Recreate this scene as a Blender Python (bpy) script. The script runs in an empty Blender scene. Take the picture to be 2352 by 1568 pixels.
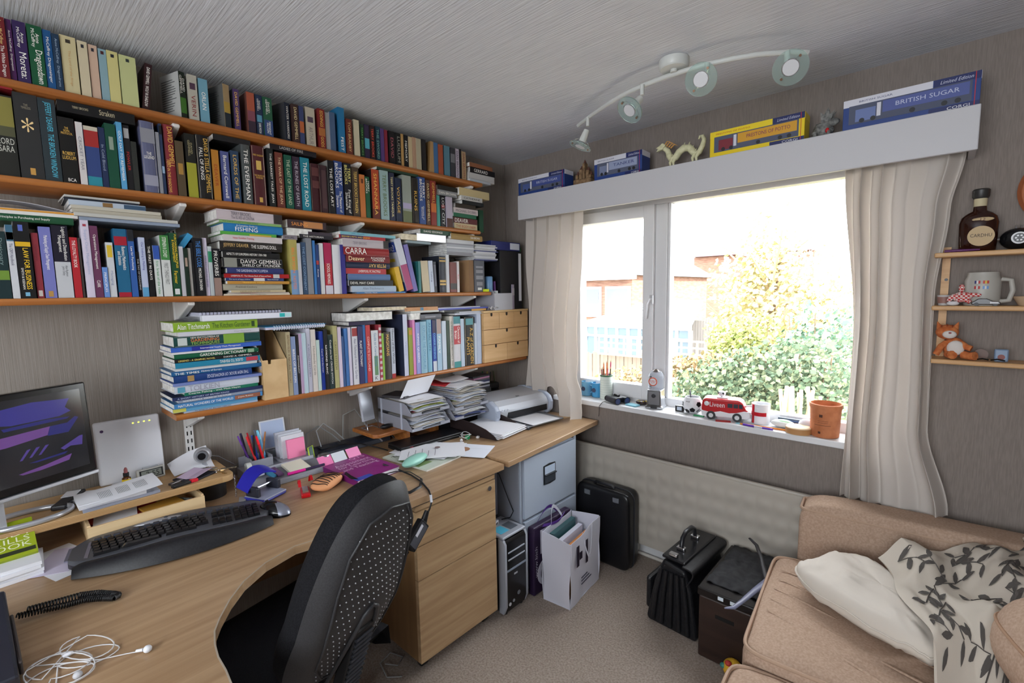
import bpy, bmesh, math, random
from math import sin, cos, pi, radians, sqrt, atan2
from mathutils import Vector, Matrix, noise

random.seed(7)
SC = bpy.context.scene
COL = SC.collection

# ------------------------------------------------------------------ camera
CAM = Vector((2.18, 0.0, 1.47))
FPX = 1085.05
YAW, PITCH, ROLL = -0.739074, 0.102671, -0.0172634
_f = Vector((sin(YAW)*cos(PITCH), cos(YAW)*cos(PITCH), -sin(PITCH)))
_r = Vector((cos(YAW), -sin(YAW), 0)); _u = _r.cross(_f)
_R = _r*cos(ROLL) + _u*sin(ROLL); _U = -_r*sin(ROLL) + _u*cos(ROLL)
cam_d = bpy.data.cameras.new('camera'); cam = bpy.data.objects.new('camera', cam_d); COL.objects.link(cam)
cam.matrix_world = Matrix(((_R.x, _U.x, -_f.x, CAM.x), (_R.y, _U.y, -_f.y, CAM.y), (_R.z, _U.z, -_f.z, CAM.z), (0, 0, 0, 1)))
cam_d.sensor_fit = 'HORIZONTAL'; cam_d.sensor_width = 36.0; cam_d.lens = 36.0*FPX/2352
cam_d.clip_start = 0.02; cam_d.clip_end = 300
SC.camera = cam

# ------------------------------------------------------------------ sky and daylight
w = bpy.data.worlds.new('overcast_sky'); SC.world = w; w.use_nodes = True
bg = w.node_tree.nodes['Background']; bg.inputs[0].default_value = (0.90, 0.95, 1.0, 1); bg.inputs[1].default_value = 6.4

sun_d = bpy.data.lights.new('sun', 'SUN'); sun_d.energy = 7.5; sun_d.angle = radians(1.0); sun_d.color = (1.0, .95, .86)
sun = bpy.data.objects.new('sun', sun_d); COL.objects.link(sun); sun.rotation_euler = Vector((-.86, .16, -.48)).to_track_quat('-Z', 'Y').to_euler()

def portal(loc, rot, sx, sy):
    L = bpy.data.lights.new('daylight_portal', 'AREA'); L.shape = 'RECTANGLE'; L.size = sx; L.size_y = sy
    o = bpy.data.objects.new('daylight_portal', L); COL.objects.link(o); o.location = loc; o.rotation_euler = rot
    L.cycles.is_portal = True
    return o
portal((1.2, 2.66, 1.40), (radians(-90), 0, 0), 1.65, 1.2)     # through the window
portal((1.95, -1.38, 1.53), (radians(90), 0, 0), 1.8, 1.1)       # opening added in the unseen back wall to let in fill light

SC.view_settings.view_transform = 'Standard'; SC.view_settings.look = 'None'
SC.view_settings.gamma = 1.0; SC.view_settings.use_curve_mapping = False
SC.view_settings.exposure = 0.74

# ------------------------------------------------------------------ helpers
def ray(px, py):
    a, b = (px-1176)/FPX, (py-784)/FPX
    return _R*a - _U*b + _f
def at(px, py, ax, v):
    """the point where the sight line through a photo pixel meets the plane ax = v"""
    d = ray(px, py); i = 'xyz'.index(ax)
    return CAM + d*((v-CAM[i])/d[i])
def yat(px, x, z):
    """position along the book wall of photo column px on the line x, z"""
    k = (z-CAM.z)/(x-CAM.x)                       # need d.z = k d.x
    a = (px-1176)/FPX
    A = _R*a + _f                                 # d = A - U b
    b = (A.z - k*A.x)/(_U.z - k*_U.x)
    d = A - _U*b
    return CAM.y + d.y*((x-CAM.x)/d.x)

def lin(c):
    c = c/255.0
    return c/12.92 if c <= 0.04045 else ((c+0.055)/1.055)**2.4
def rgb(c, k=1.0): return (min(1, lin(c[0])*k), min(1, lin(c[1])*k), min(1, lin(c[2])*k), 1)
MATS = {}
def mat(c, rough=0.55, metal=0.0, name=None, spec=0.5, alpha=None, trans=0.0, emit=None, k=1.0, coat=0.0, ior=1.45):
    key = (tuple(c), rough, metal, name, spec, alpha, trans, emit, k, coat)
    if key in MATS: return MATS[key]
    m = bpy.data.materials.new(name or 'plain_%d_%d_%d' % tuple(int(v) for v in c)); m.use_nodes = True
    b = m.node_tree.nodes['Principled BSDF']
    b.inputs['Base Color'].default_value = rgb(c, k); b.inputs['Roughness'].default_value = rough
    b.inputs['Metallic'].default_value = metal; b.inputs['Specular IOR Level'].default_value = spec
    b.inputs['IOR'].default_value = ior
    if trans: b.inputs['Transmission Weight'].default_value = trans
    if alpha is not None: b.inputs['Alpha'].default_value = alpha
    if coat: b.inputs['Coat Weight'].default_value = coat
    if emit: b.inputs['Emission Color'].default_value = rgb(c); b.inputs['Emission Strength'].default_value = emit
    MATS[key] = m
    return m
def nodes(m): return m.node_tree.nodes, m.node_tree.links
def tex_mat(name, c0, c1, scale=(1, 1, 1), nscale=5, detail=4, rough=0.6, bump=0.0, bscale=None, bdist=0.002, lo=0.35, hi=0.65, distort=0.0, spec=0.4, k=1.0, c2=None, space='Object', sheen=0):
    """noise-driven two or three colour material with optional bump of its own scale"""
    m = bpy.data.materials.new(name); m.use_nodes = True; N, L = nodes(m); b = N['Principled BSDF']
    b.inputs['Roughness'].default_value = rough; b.inputs['Specular IOR Level'].default_value = spec
    tc = N.new('ShaderNodeTexCoord'); mp = N.new('ShaderNodeMapping'); mp.inputs['Scale'].default_value = scale
    nz = N.new('ShaderNodeTexNoise'); nz.inputs['Scale'].default_value = nscale; nz.inputs['Detail'].default_value = detail; nz.inputs['Distortion'].default_value = distort
    rp = N.new('ShaderNodeValToRGB'); rp.color_ramp.elements[0].position = lo; rp.color_ramp.elements[1].position = hi
    rp.color_ramp.elements[0].color = rgb(c0, k); rp.color_ramp.elements[1].color = rgb(c1, k)
    if c2:
        e = rp.color_ramp.elements.new((lo+hi)/2); e.color = rgb(c2, k)
    L.new(tc.outputs[space], mp.inputs[0]); L.new(mp.outputs[0], nz.inputs['Vector']); L.new(nz.outputs['Fac'], rp.inputs[0]); L.new(rp.outputs[0], b.inputs['Base Color'])
    if bump:
        mp2 = N.new('ShaderNodeMapping'); mp2.inputs['Scale'].default_value = bscale or scale
        n2 = N.new('ShaderNodeTexNoise'); n2.inputs['Scale'].default_value = 1.0; n2.inputs['Detail'].default_value = 3
        bp = N.new('ShaderNodeBump'); bp.inputs['Strength'].default_value = bump; bp.inputs['Distance'].default_value = bdist
        L.new(tc.outputs[space], mp2.inputs[0]); L.new(mp2.outputs[0], n2.inputs['Vector']); L.new(n2.outputs['Fac'], bp.inputs['Height']); L.new(bp.outputs[0], b.inputs['Normal'])
    if sheen: b.inputs['Sheen Weight'].default_value = sheen
    return m
def wood(name, c0, c1, axis, rough=0.4, stretch=14, nscale=3.0, k=1.0, bump=0.05):
    s = [stretch]*3; s['xyz'.index(axis)] = 1.0
    return tex_mat(name, c0, c1, tuple(s), nscale, 5, rough, bump, tuple(v*6 for v in s), 0.0005, 0.3, 0.7, 0.6, k=k)

class MB:
    """collects geometry for one mesh object"""
    def __init__(s, M=None): s.v = []; s.f = []; s.m = []; s.mi = 0; s.M = M or Matrix()
    def add(s, vs, fs):
        n = len(s.v); s.v += [tuple(s.M @ Vector(p)) for p in vs]
        for f in fs: s.f.append(tuple(n+i for i in f)); s.m.append(s.mi)
        return s
    def box(s, x0, x1, y0, y1, z0, z1):
        return s.add([(x0,y0,z0),(x1,y0,z0),(x1,y1,z0),(x0,y1,z0),(x0,y0,z1),(x1,y0,z1),(x1,y1,z1),(x0,y1,z1)],
                     [(0,3,2,1),(4,5,6,7),(0,1,5,4),(1,2,6,5),(2,3,7,6),(3,0,4,7)])
    def bx(s, c, d): return s.box(c[0]-d[0]/2, c[0]+d[0]/2, c[1]-d[1]/2, c[1]+d[1]/2, c[2]-d[2]/2, c[2]+d[2]/2)
    def quad(s, a, b, c, d): return s.add([a, b, c, d], [(0, 1, 2, 3)])
    def cyl(s, p0, p1, r0, r1=None, n=14, caps=True):
        r1 = r0 if r1 is None else r1
        p0, p1 = Vector(p0), Vector(p1); d = (p1-p0).normalized()
        a = d.cross(Vector((0, 0, 1)) if abs(d.z) < .9 else Vector((1, 0, 0))).normalized(); b = d.cross(a)
        vs = [p0+(a*cos(2*pi*i/n)+b*sin(2*pi*i/n))*r0 for i in range(n)] + [p1+(a*cos(2*pi*i/n)+b*sin(2*pi*i/n))*r1 for i in range(n)]
        fs = [(i, (i+1) % n, n+(i+1) % n, n+i) for i in range(n)]
        if caps: fs += [tuple(range(n-1, -1, -1)), tuple(range(n, 2*n))]
        return s.add(vs, fs)
    def tube(s, pts, r, n=6, closed=False, flat=None):
        pts = [Vector(p) for p in pts]; k = len(pts); vs = []; prev = None
        for i, p in enumerate(pts):
            d = (pts[(i+1) % k]-pts[i-1]) if closed or 0 < i < k-1 else (pts[1]-pts[0] if i == 0 else pts[-1]-pts[-2])
            d = d.normalized() if d.length > 1e-9 else Vector((1, 0, 0))
            if prev is None: a = d.cross(Vector((0, 0, 1)) if abs(d.z) < .9 else Vector((1, 0, 0))).normalized()
            else: a = (prev - d*prev.dot(d)); a = a.normalized() if a.length > 1e-6 else d.orthogonal().normalized()
            prev = a; b = d.cross(a)
            rr = r[i] if isinstance(r, (list, tuple)) else r
            f2 = flat or 1.0
            vs += [p + a*cos(2*pi*j/n)*rr + b*sin(2*pi*j/n)*rr*f2 for j in range(n)]
        fs = []
        for i in range(k if closed else k-1):
            i2 = (i+1) % k
            fs += [(i*n+j, i*n+(j+1) % n, i2*n+(j+1) % n, i2*n+j) for j in range(n)]
        if not closed: fs += [tuple(range(n-1, -1, -1)), tuple((k-1)*n+j for j in range(n))]
        return s.add(vs, fs)
    def lathe(s, prof, n=20, c=(0, 0, 0), cap0=True, cap1=True):
        vs = []; k = len(prof)
        for r, z in prof: vs += [(c[0]+r*cos(2*pi*j/n), c[1]+r*sin(2*pi*j/n), c[2]+z) for j in range(n)]
        fs = [(i*n+j, i*n+(j+1) % n, (i+1)*n+(j+1) % n, (i+1)*n+j) for i in range(k-1) for j in range(n)]
        if cap0: fs.append(tuple(range(n-1, -1, -1)))
        if cap1: fs.append(tuple((k-1)*n+j for j in range(n)))
        return s.add(vs, fs)
    def prism(s, poly, h0, h1, plane='xy'):
        k = len(poly)
        def P(a, b, h): return {'xy': (a, b, h), 'xz': (a, h, b), 'yz': (h, a, b)}[plane]
        vs = [P(a, b, h0) for a, b in poly] + [P(a, b, h1) for a, b in poly]
        fs = [(i, (i+1) % k, k+(i+1) % k, k+i) for i in range(k)] + [tuple(range(k-1, -1, -1)), tuple(range(k, 2*k))]
        return s.add(vs, fs)
    def sheet(s, fn, nu, nv, th=0.0, cu=False):
        """surface fn(u,v) -> point, u,v in 0..1; th > 0 gives it thickness along its normal"""
        P = [[Vector(fn(i/nu, j/nv)) for j in range(nv+1)] for i in range(nu+1)]
        vs = [p for r in P for p in r]; w_ = nv+1
        fs = [(i*w_+j, (i+1)*w_+j, (i+1)*w_+j+1, i*w_+j+1) for i in range(nu) for j in range(nv)]
        if th:
            N_ = []
            for i in range(nu+1):
                for j in range(nv+1):
                    a = P[min(i+1, nu)][j]-P[max(i-1, 0)][j]; b = P[i][min(j+1, nv)]-P[i][max(j-1, 0)]
                    q = a.cross(b); N_.append(q.normalized() if q.length > 1e-12 else Vector((0, 0, 1)))
            o = len(vs); vs = vs + [p-q*th for p, q in zip(vs, N_)]
            fs += [tuple(o+i for i in reversed(f)) for f in list(fs)]
            ring = [(i, 0) for i in range(nu+1)] + [(nu, j) for j in range(1, nv+1)] + [(i, nv) for i in range(nu-1, -1, -1)] + [(0, j) for j in range(nv-1, 0, -1)]
            ids = [i*w_+j for i, j in ring]
            for a, b in zip(ids, ids[1:]+ids[:1]): fs.append((b, a, o+a, o+b))
        return s.add(vs, fs)
    def blob(s, c, r, n=12, m=8, jit=0.0, seed=0):
        c = Vector(c); vs = []; fs = []
        for i in range(m+1):
            t = pi*i/m
            for j in range(n):
                p = 2*pi*j/n; d = Vector((sin(t)*cos(p), sin(t)*sin(p), cos(t)))
                k = 1+jit*noise.noise(d*2.1+Vector((seed, 0, 0)))
                vs.append((c.x+d.x*r[0]*k, c.y+d.y*r[1]*k, c.z+d.z*r[2]*k))
        for i in range(m):
            for j in range(n):
                a, b, c_, d_ = i*n+j, i*n+(j+1) % n, (i+1)*n+(j+1) % n, (i+1)*n+j
                if i == 0: fs.append((a, c_, d_))
                elif i == m-1: fs.append((a, b, d_))
                else: fs.append((a, b, c_, d_)[::-1])
        return s.add(vs, fs)
    def build(s, name, mats, parent=None, smooth=None, bevel=0, seg=2, sub=0, recalc=True):
        me = bpy.data.meshes.new(name); me.from_pydata(s.v, [], s.f)
        if not isinstance(mats, (list, tuple)): mats = [mats]
        for m in mats: me.materials.append(m)
        if len(mats) > 1: me.polygons.foreach_set('material_index', s.m)
        if recalc:
            bm = bmesh.new(); bm.from_mesh(me); bmesh.ops.recalc_face_normals(bm, faces=bm.faces); bm.to_mesh(me); bm.free()
        if smooth:
            me.polygons.foreach_set('use_smooth', [True]*len(me.polygons)); me.set_sharp_from_angle(angle=radians(smooth if smooth > 1 else 40))
        o = bpy.data.objects.new(name, me); COL.objects.link(o)
        if parent: adopt(o, parent)
        if bevel:
            b = o.modifiers.new('bevel', 'BEVEL'); b.width = bevel; b.segments = seg; b.limit_method = 'ANGLE'; b.angle_limit = radians(35)
        if sub:
            b = o.modifiers.new('subdivision', 'SUBSURF'); b.levels = sub; b.render_levels = sub
        return o
WM = {}
def adopt(o, parent):
    o.parent = parent; o.matrix_parent_inverse = WM.get(parent.name, Matrix()).inverted()
def tag(o, label=None, cat=None, group=None, kind=None):
    if label: o['label'] = label
    if cat: o['category'] = cat
    if group: o['group'] = group
    if kind: o['kind'] = kind
    return o
def thing(name, label, cat, loc=(0, 0, 0), group=None):
    """an Empty at the thing's base; its parts are modelled in world coordinates and adopted"""
    o = bpy.data.objects.new(name, None); COL.objects.link(o); o.location = loc; o.empty_display_size = 0.03
    WM[o.name] = Matrix.Translation(loc)
    return tag(o, label, cat, group)
def solo(mb, name, mats, label, cat, group=None, **kw):
    return tag(mb.build(name, mats, **kw), label, cat, group)
def struct(mb, name, mats, parent=None, **kw):
    o = mb.build(name, mats, parent, **kw)
    if not parent: o['kind'] = 'structure'
    return o
def FR(loc, rz=0, rx=0, ry=0):
    return Matrix.Translation(loc) @ Matrix.Rotation(radians(rz), 4, 'Z') @ Matrix.Rotation(radians(ry), 4, 'Y') @ Matrix.Rotation(radians(rx), 4, 'X')
TEXTS = []
def text(s, o, u, v, L, H, m, parent, M=None, name='lettering', squash=True, align='C', shear=0.0):
    """flat lettering: box centred at o (in frame M), running along u, letters upright along v, fitted into L x H"""
    M = M or Matrix()
    TEXTS.append((s, M @ Vector(o), (M.to_3x3() @ Vector(u)).normalized(), (M.to_3x3() @ Vector(v)).normalized(), L, H, m, parent, name, squash, shear))
def flush_texts():
    tmp = []
    for t in TEXTS:
        c = bpy.data.curves.new('lettering', 'FONT'); c.body = t[0]; c.resolution_u = 2; c.align_x = 'CENTER'; c.space_line = 0.85; c.shear = t[10]
        o = bpy.data.objects.new('lettering', c); COL.objects.link(o); tmp.append(o)
    bpy.context.view_layer.update(); dg = bpy.context.evaluated_depsgraph_get()
    for o, t in zip(tmp, TEXTS):
        s, org, u, v, L, H, m, parent, name, squash, sh = t
        me = bpy.data.meshes.new_from_object(o.evaluated_get(dg), depsgraph=dg)
        if not len(me.vertices): continue
        xs = [q.co.x for q in me.vertices]; ys = [q.co.y for q in me.vertices]
        w_, h_ = max(xs)-min(xs), max(ys)-min(ys); cx, cy = (max(xs)+min(xs))/2, (max(ys)+min(ys))/2
        sx, sy = L/w_, H/h_
        if squash: k = min(sx, sy); sx = min(sx, k*1.5); sy = min(sy, k*1.9)
        else: sx = sy = min(sx, sy)
        for q in me.vertices: q.co = org + u*((q.co.x-cx)*sx) + v*((q.co.y-cy)*sy)
        me.materials.clear(); me.materials.append(m)
        n = bpy.data.objects.new(name, me); COL.objects.link(n); adopt(n, parent)
    for o in tmp:
        c = o.data; bpy.data.objects.remove(o); bpy.data.curves.remove(c)
# ================================================================== the room
CEIL = 2.30; WY = 2.34; RX = 3.62; BY = -1.35
ribs = tex_mat('ribbed_wallpaper', (142, 134, 126), (157, 149, 141), (60, 60, 1.2), 4, 3, 0.75, 0.55, (330, 330, 5), 0.0022, spec=0.2)
plain_paper = tex_mat('fine_wallpaper', (130, 120, 113), (141, 131, 124), (90, 90, 6), 4, 3, 0.8, 0.18, (420, 420, 60), 0.001, spec=0.2)
ceil_paper = tex_mat('ribbed_ceiling_paper', (214, 217, 224), (224, 227, 233), (2, 60, 60), 3, 3, 0.8, 0.65, (6, 170, 60), 0.0045, spec=0.15)
carpet_m = tex_mat('carpet', (146, 132, 121), (174, 160, 149), (1, 1, 1), 130, 3, 0.95, 0.9, (330, 330, 330), 0.004, spec=0.05)
white_paint = mat((226, 226, 228), 0.35, name='white_gloss_paint')
struct(MB().box(-.1, RX+.1, BY-.1, WY+.1, -.1, 0), 'floor', carpet_m)
struct(MB().box(-.1, RX+.1, BY-.1, WY+.3, CEIL, CEIL+.1), 'ceiling', ceil_paper)
struct(MB().box(-.12, 0, BY-.1, WY+.3, 0, CEIL), 'wall_left', ribs)
struct(MB().box(RX, RX+.12, BY-.1, WY+.3, 0, CEIL), 'wall_right', plain_paper)
OX0, OX1, OZ0, OZ1 = .40, 2.02, .80, 1.99
m = MB()
m.box(0, OX0, WY, WY+.3, 0, CEIL); m.box(OX1, RX, WY, WY+.3, 0, CEIL); m.box(OX0, OX1, WY, WY+.3, 0, OZ0); m.box(OX0, OX1, WY, WY+.3, OZ1, CEIL)
struct(m, 'wall_window', plain_paper)
m = MB(); bx0, bx1, bz0, bz1 = 1.05, 2.85, 1.0, 2.07  # opening added to this unseen wall, sized for the fill light
m.box(0, bx0, BY-.12, BY, 0, CEIL); m.box(bx1, RX, BY-.12, BY, 0, CEIL); m.box(bx0, bx1, BY-.12, BY, 0, bz0); m.box(bx0, bx1, BY-.12, BY, bz1, CEIL)
struct(m, 'wall_back', plain_paper)
struct(MB().box(.0, RX, WY-.016, WY, 0, .10), 'baseboard_window', white_paint, bevel=.003)

# ---- window 1
win = bpy.data.objects.new('window_1', None); COL.objects.link(win); win.location = (1.2, 2.5, OZ0); win['kind'] = 'structure'; WM['window_1'] = Matrix.Translation(win.location)
g = mat((255, 255, 255), 0.0, name='window_glass', trans=1.0, ior=1.02, spec=0.25)
Y0, Y1 = 2.485, 2.545
def fr(name, *b): return MB().box(*b).build(name, white_paint, win, bevel=.004)
zt, zb = 1.935, .885
fr('frame_head', OX0, OX1, Y0, Y1, zt, OZ1)
fr('frame_cill', OX0, OX1, Y0, Y1, OZ0, zb-.012)
fr('frame_jamb', OX0, OX0+.05, Y0, Y1, zb-.0118, zt-.0002); fr('frame_jamb', OX1-.06, OX1, Y0, Y1, zb-.0118, zt-.0002)
fr('mullion', .9935, 1.062, Y0, Y1, zb-.0118, zt-.0002)
# opening sash: its own frame, proud of the window frame
sx0, sx1 = .452, .993
for nm, b in (('sash_stile', (sx0, sx0+.062, Y0-.022, Y1-.01, zb-.035, zt-.001)), ('sash_stile', (sx1-.062, sx1, Y0-.022, Y1-.01, zb-.035, zt+.002)),
              ('sash_rail', (sx0+.062, sx1-.062, Y0-.02, Y1-.01, zt-.062, zt+.002)), ('sash_rail', (sx0+.062, sx1-.062, Y0-.02, Y1-.01, zb-.035, zb+.045))):
    fr(nm, *b)
MB().box(sx0+.05, sx1-.05, 2.512, 2.516, zb, zt-.04).build('pane', g, win)
MB().box(1.05, OX1-.05, 2.512, 2.516, zb-.02, zt+.01).build('pane', g, win)
fr('glazing_bead', 1.062, 1.078, Y0+.005, Y1, zb-.012, zt)
hz = at(1497, 690, 'y', 2.46)
h = MB().box(hz.x-.012, hz.x+.012, 2.45, 2.463, hz.z-.02, hz.z+.03).build('window_handle', mat((205, 205, 208), .3, .3), win, bevel=.003)
MB().tube([(hz.x, 2.45, hz.z+.01), (hz.x, 2.435, hz.z+.008), (hz.x-.012, 2.43, hz.z-.02), (hz.x-.02, 2.43, hz.z-.10)], .006, 8).build('handle_lever', mat((205, 205, 208), .3, .3), h)
m = MB().box(OX0+.002, OX1-.002, 2.325, Y0, OZ0, .829)
struct(m, 'trim_1', white_paint, bevel=.004)            # window sill board
struct(MB().box(.0, .012, 2.33, WY, .1, CEIL), 'trim_2', plain_paper)

# ---- pelmet over the window
PY = 2.165
pel = thing('pelmet', 'long white painted boxed pelmet board above the window', 'pelmet', (1.25, WY, 1.9))
px0, px1 = .272, 2.236
pm = mat((200, 199, 202), .45, name='pelmet_paint')
MB().box(px0, px1, PY, PY+.018, 1.901, 2.042).build('front_board', pm, pel, bevel=.003)
MB().box(px0+.002, px1-.002, PY+.018, WY, 2.02, 2.038).build('top_board', pm, pel)
for x in (px0+.002, px1-.02): MB().box(x, x+.018, PY+.018, WY, 1.905, 2.02).build('end_board', pm, pel)
MB().box(px0+.03, px1-.03, 2.255, 2.265, 1.955, 1.975).build('curtain_rail', white_paint, pel)

# ---- radiator
rad = thing('radiator', 'cream pressed steel panel radiator under the window', 'radiator', (1.3, 2.28, .1))
cream = mat((178, 171, 160), .4, name='radiator_enamel')
rx0, rx1, rz0, rz1 = .62, 2.12, .115, .588
def rp(u, v):
    x = rx0+(rx1-rx0)*u; z = rz0+(rz1-rz0)*v
    e = min(1, min(v, 1-v)*14)*min(1, min(u, 1-u)*30)
    return (x, 2.238-.007*e*abs(sin((x-rx0)/.066*pi))**.7*(0.62+.38*cos((z-rz0)/.079*2*pi)), z)
MB().sheet(rp, 230, 60, .004).build('front_panel', cream, rad, smooth=60)
MB().box(rx0, rx1, 2.24, 2.262, rz1-.004, rz1+.012).build('top_seam', cream, rad, bevel=.005)
MB().box(rx0, rx1, 2.245, 2.258, rz0, rz1).build('back_panel', cream, rad)
for x in (.8, 1.9): MB().box(x, x+.03, 2.2585, 2.338, .2, .5).build('bracket', cream, rad)
MB().tube([(rx0+.3, 2.25, .14), (rx0+.3, 2.25, .10)], .012, 8).build('valve_tail', cream, rad)
pp = solo(MB().tube([(.55, 2.30, .028), (1.0, 2.295, .030), (2.3, 2.295, .028)], .008, 8), 'heating_pipe', mat((214, 208, 198), .4), 'thin white heating pipe running along the skirting under the radiator', 'pipe', smooth=60)
tv = at(1445, 1262, 'y', 2.27)
vb = thing('wall_socket_box', 'small white boxed plug on the skirting beside the black case', 'plug', (tv.x, 2.29, .0))
MB().box(tv.x-.05, tv.x+.045, 2.26, 2.318, .042, .10).build('housing', mat((212, 208, 200), .5), vb, bevel=.006)
MB().box(tv.x-.03, tv.x+.03, 2.252, 2.261, .055, .088).build('cover', mat((222, 218, 210), .5), vb, bevel=.003)
# ================================================================== shelves and brackets
pine = wood('orange_pine', (150, 88, 42), (182, 118, 62), 'y', .32, 40, 1.6, bump=.03)
ply_light = wood('pale_pine', (206, 168, 112), (224, 190, 138), 'y', .45, 30, 1.4)
steel_w = mat((222, 221, 219), .4, name='white_bracket_enamel')
slot_m = mat((22, 22, 22), .8)
SH = {1: dict(z=2.088, y0=-1.28, y1=1.925, nm='top shelf'), 2: dict(z=1.822, y0=-1.28, y1=1.90, nm='second shelf'),
      3: dict(z=1.4777, y0=-1.28, y1=1.975, nm='third shelf'), 4: dict(z=1.063, y0=.402, y1=2.285, nm='lowest shelf')}
XF = .222; TH = .020
words = {1: 'topmost long orange pine bookshelf, close under the ceiling', 2: 'second orange pine bookshelf from the ceiling, full of hardbacks',
         3: 'third orange pine bookshelf, at eye level above the grey wall', 4: 'lowest and shortest orange pine bookshelf, just above the desk'}
UPY = (.482, 1.175, 1.865)
for k, s in SH.items():
    r = thing('bookshelf', words[k], 'shelf', (.11, s['y0'], s['z']-TH), 'orange pine wall shelves')
    prof = [(.004, s['z']-TH), (XF-.006, s['z']-TH)] + [(XF-.008+.008*cos(a), s['z']-TH/2+TH/2*sin(a)) for a in (-1.2, -.7, 0, .7, 1.2)] + [(XF-.006, s['z']), (.004, s['z'])]
    MB().prism(prof, s['y0'], s['y1'], 'xz').build('board', pine, r, smooth=50)
    for y in UPY:
        if not s['y0'] < y < s['y1']: continue
        b = MB().prism([(.012, s['z']-TH-.072), (.03, s['z']-TH-.070), (XF-.035, s['z']-TH-.016), (XF-.022, s['z']-TH-.012), (XF-.022, s['z']-TH-.0005), (.012, s['z']-TH-.0005)], y-.011, y+.011, 'xz')
        b.build('bracket', steel_w, r, bevel=.004)
for y, wd in zip(UPY, ('left', 'middle', 'right')):
    r = thing('slotted_upright', 'white slotted steel wall upright, %s of the three behind the shelves' % ('leftmost' if wd == 'left' else 'middle one' if wd == 'middle' else 'rightmost'), 'upright', (.005, y, .9), 'slotted uprights')
    zb0 = .862 if wd == 'left' else .985
    MB().box(.0005, .012, y-.014, y+.014, zb0, 2.12).build('channel', steel_w, r)
    sl = MB()
    for i in range(42):
        z = .872+i*.031
        if z < zb0 or z > 2.09: continue
        for d in (-.0065, .0065): sl.box(.0115, .0125, y+d-.0022, y+d+.0022, z, z+.016)
    o = sl.build('slots', slot_m, r); o['kind'] = 'stuff'

# ================================================================== books
BK = 0.8
PAGE = tex_mat('page_edges', (205, 192, 164), (232, 222, 200), (1, 1, 1), 60, 2, .9, spec=.1)
PAGE2 = tex_mat('white_page_edges', (214, 212, 206), (240, 239, 235), (1, 1, 1), 60, 2, .9, spec=.1)
def cname(c):
    import colorsys
    r, g_, b = [v/255 for v in c]; h, l, s = colorsys.rgb_to_hls(r, g_, b); h *= 360
    if l < .17: return 'black' if s < .45 else ('dark navy' if 190 < h < 270 else 'dark maroon' if h < 30 or h > 320 else 'dark green')
    if s < .14: return 'charcoal' if l < .3 else 'grey' if l < .6 else 'pale grey' if l < .78 else 'white'
    if h < 16 or h > 345: n = 'red' if l > .3 and s > .4 else 'maroon' if l < .4 else 'pinkish'
    elif h < 45: n = ('brown' if l < .45 and s < .65 else 'orange' if s > .5 else 'tan' if l < .7 else 'cream')
    elif h < 68: n = 'yellow' if s > .45 and l > .4 else 'olive' if l < .55 else 'cream'
    elif h < 165: n = 'green'
    elif h < 200: n = 'teal'
    elif h < 255: n = 'blue'
    elif h < 300: n = 'purple'
    else: n = 'pink' if l > .5 else 'plum'
    if n in ('cream', 'tan', 'orange', 'olive', 'maroon', 'pinkish'): return n
    return ('dark ' if l < .3 else 'pale ' if l > .66 else '')+n
USED = {}
ORD = ['first', 'second', 'third', 'fourth', 'fifth', 'sixth', 'seventh', 'eighth', 'ninth', 'tenth', 'eleventh', 'twelfth', 'thirteenth', 'fourteenth', 'fifteenth', 'sixteenth', 'seventeenth', 'eighteenth', 'nineteenth', 'twentieth']
def ordn(i):
    if i < 20: return ORD[i]
    n = i+1; return '%d%s' % (n, 'th' if n % 100 in (11, 12, 13) else {1: 'st', 2: 'nd', 3: 'rd'}.get(n % 10, 'th'))
BMATS = {}
def bmat(c, gloss=.45):
    g_ = (c[0]+c[1]+c[2])/3; c = tuple(round(v*.86+g_*.14) for v in c)
    return mat(c, gloss, k=BK, spec=.4)
def book_mesh(M, t, h, d, c, side=None, hard=False, pages=PAGE, name='book', fore=False):
    """spine at local x=0 facing +x, thickness 0..t along y, height 0..h along z, depth d towards -x"""
    cv = .0022 if hard else .0008
    m = MB(M)
    if hard and t > .012:
        b = min(.006, t*.18); pts = [(-.004, 0)]+[(-b+b*cos(a)*1.0, t/2+(t/2)*sin(a)) for a in [radians(x) for x in (-72, -45, -15, 15, 45, 72)]]+[(-.004, t)]
        m.prism(pts, 0, h)
    else: m.box(-cv-.0005, 0, 0, t, 0, h)
    m.mi = 1 if side else 0
    m.box(-d, -cv-.0006, 0, cv, 0, h)
    m.mi = 0
    m.box(-d, -cv-.0006, t-cv, t, 0, h)
    o = m.build(name, [bmat(c)]+([bmat(side)] if side else []))
    i = .003 if hard else .0006
    p = MB(M).box(-d+i*(1 if hard else .3), -cv-.001, cv, max(cv+.001, t-cv), i, h-i)
    p.build('page_block', pages, o)
    return o
LABELS = []
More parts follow.
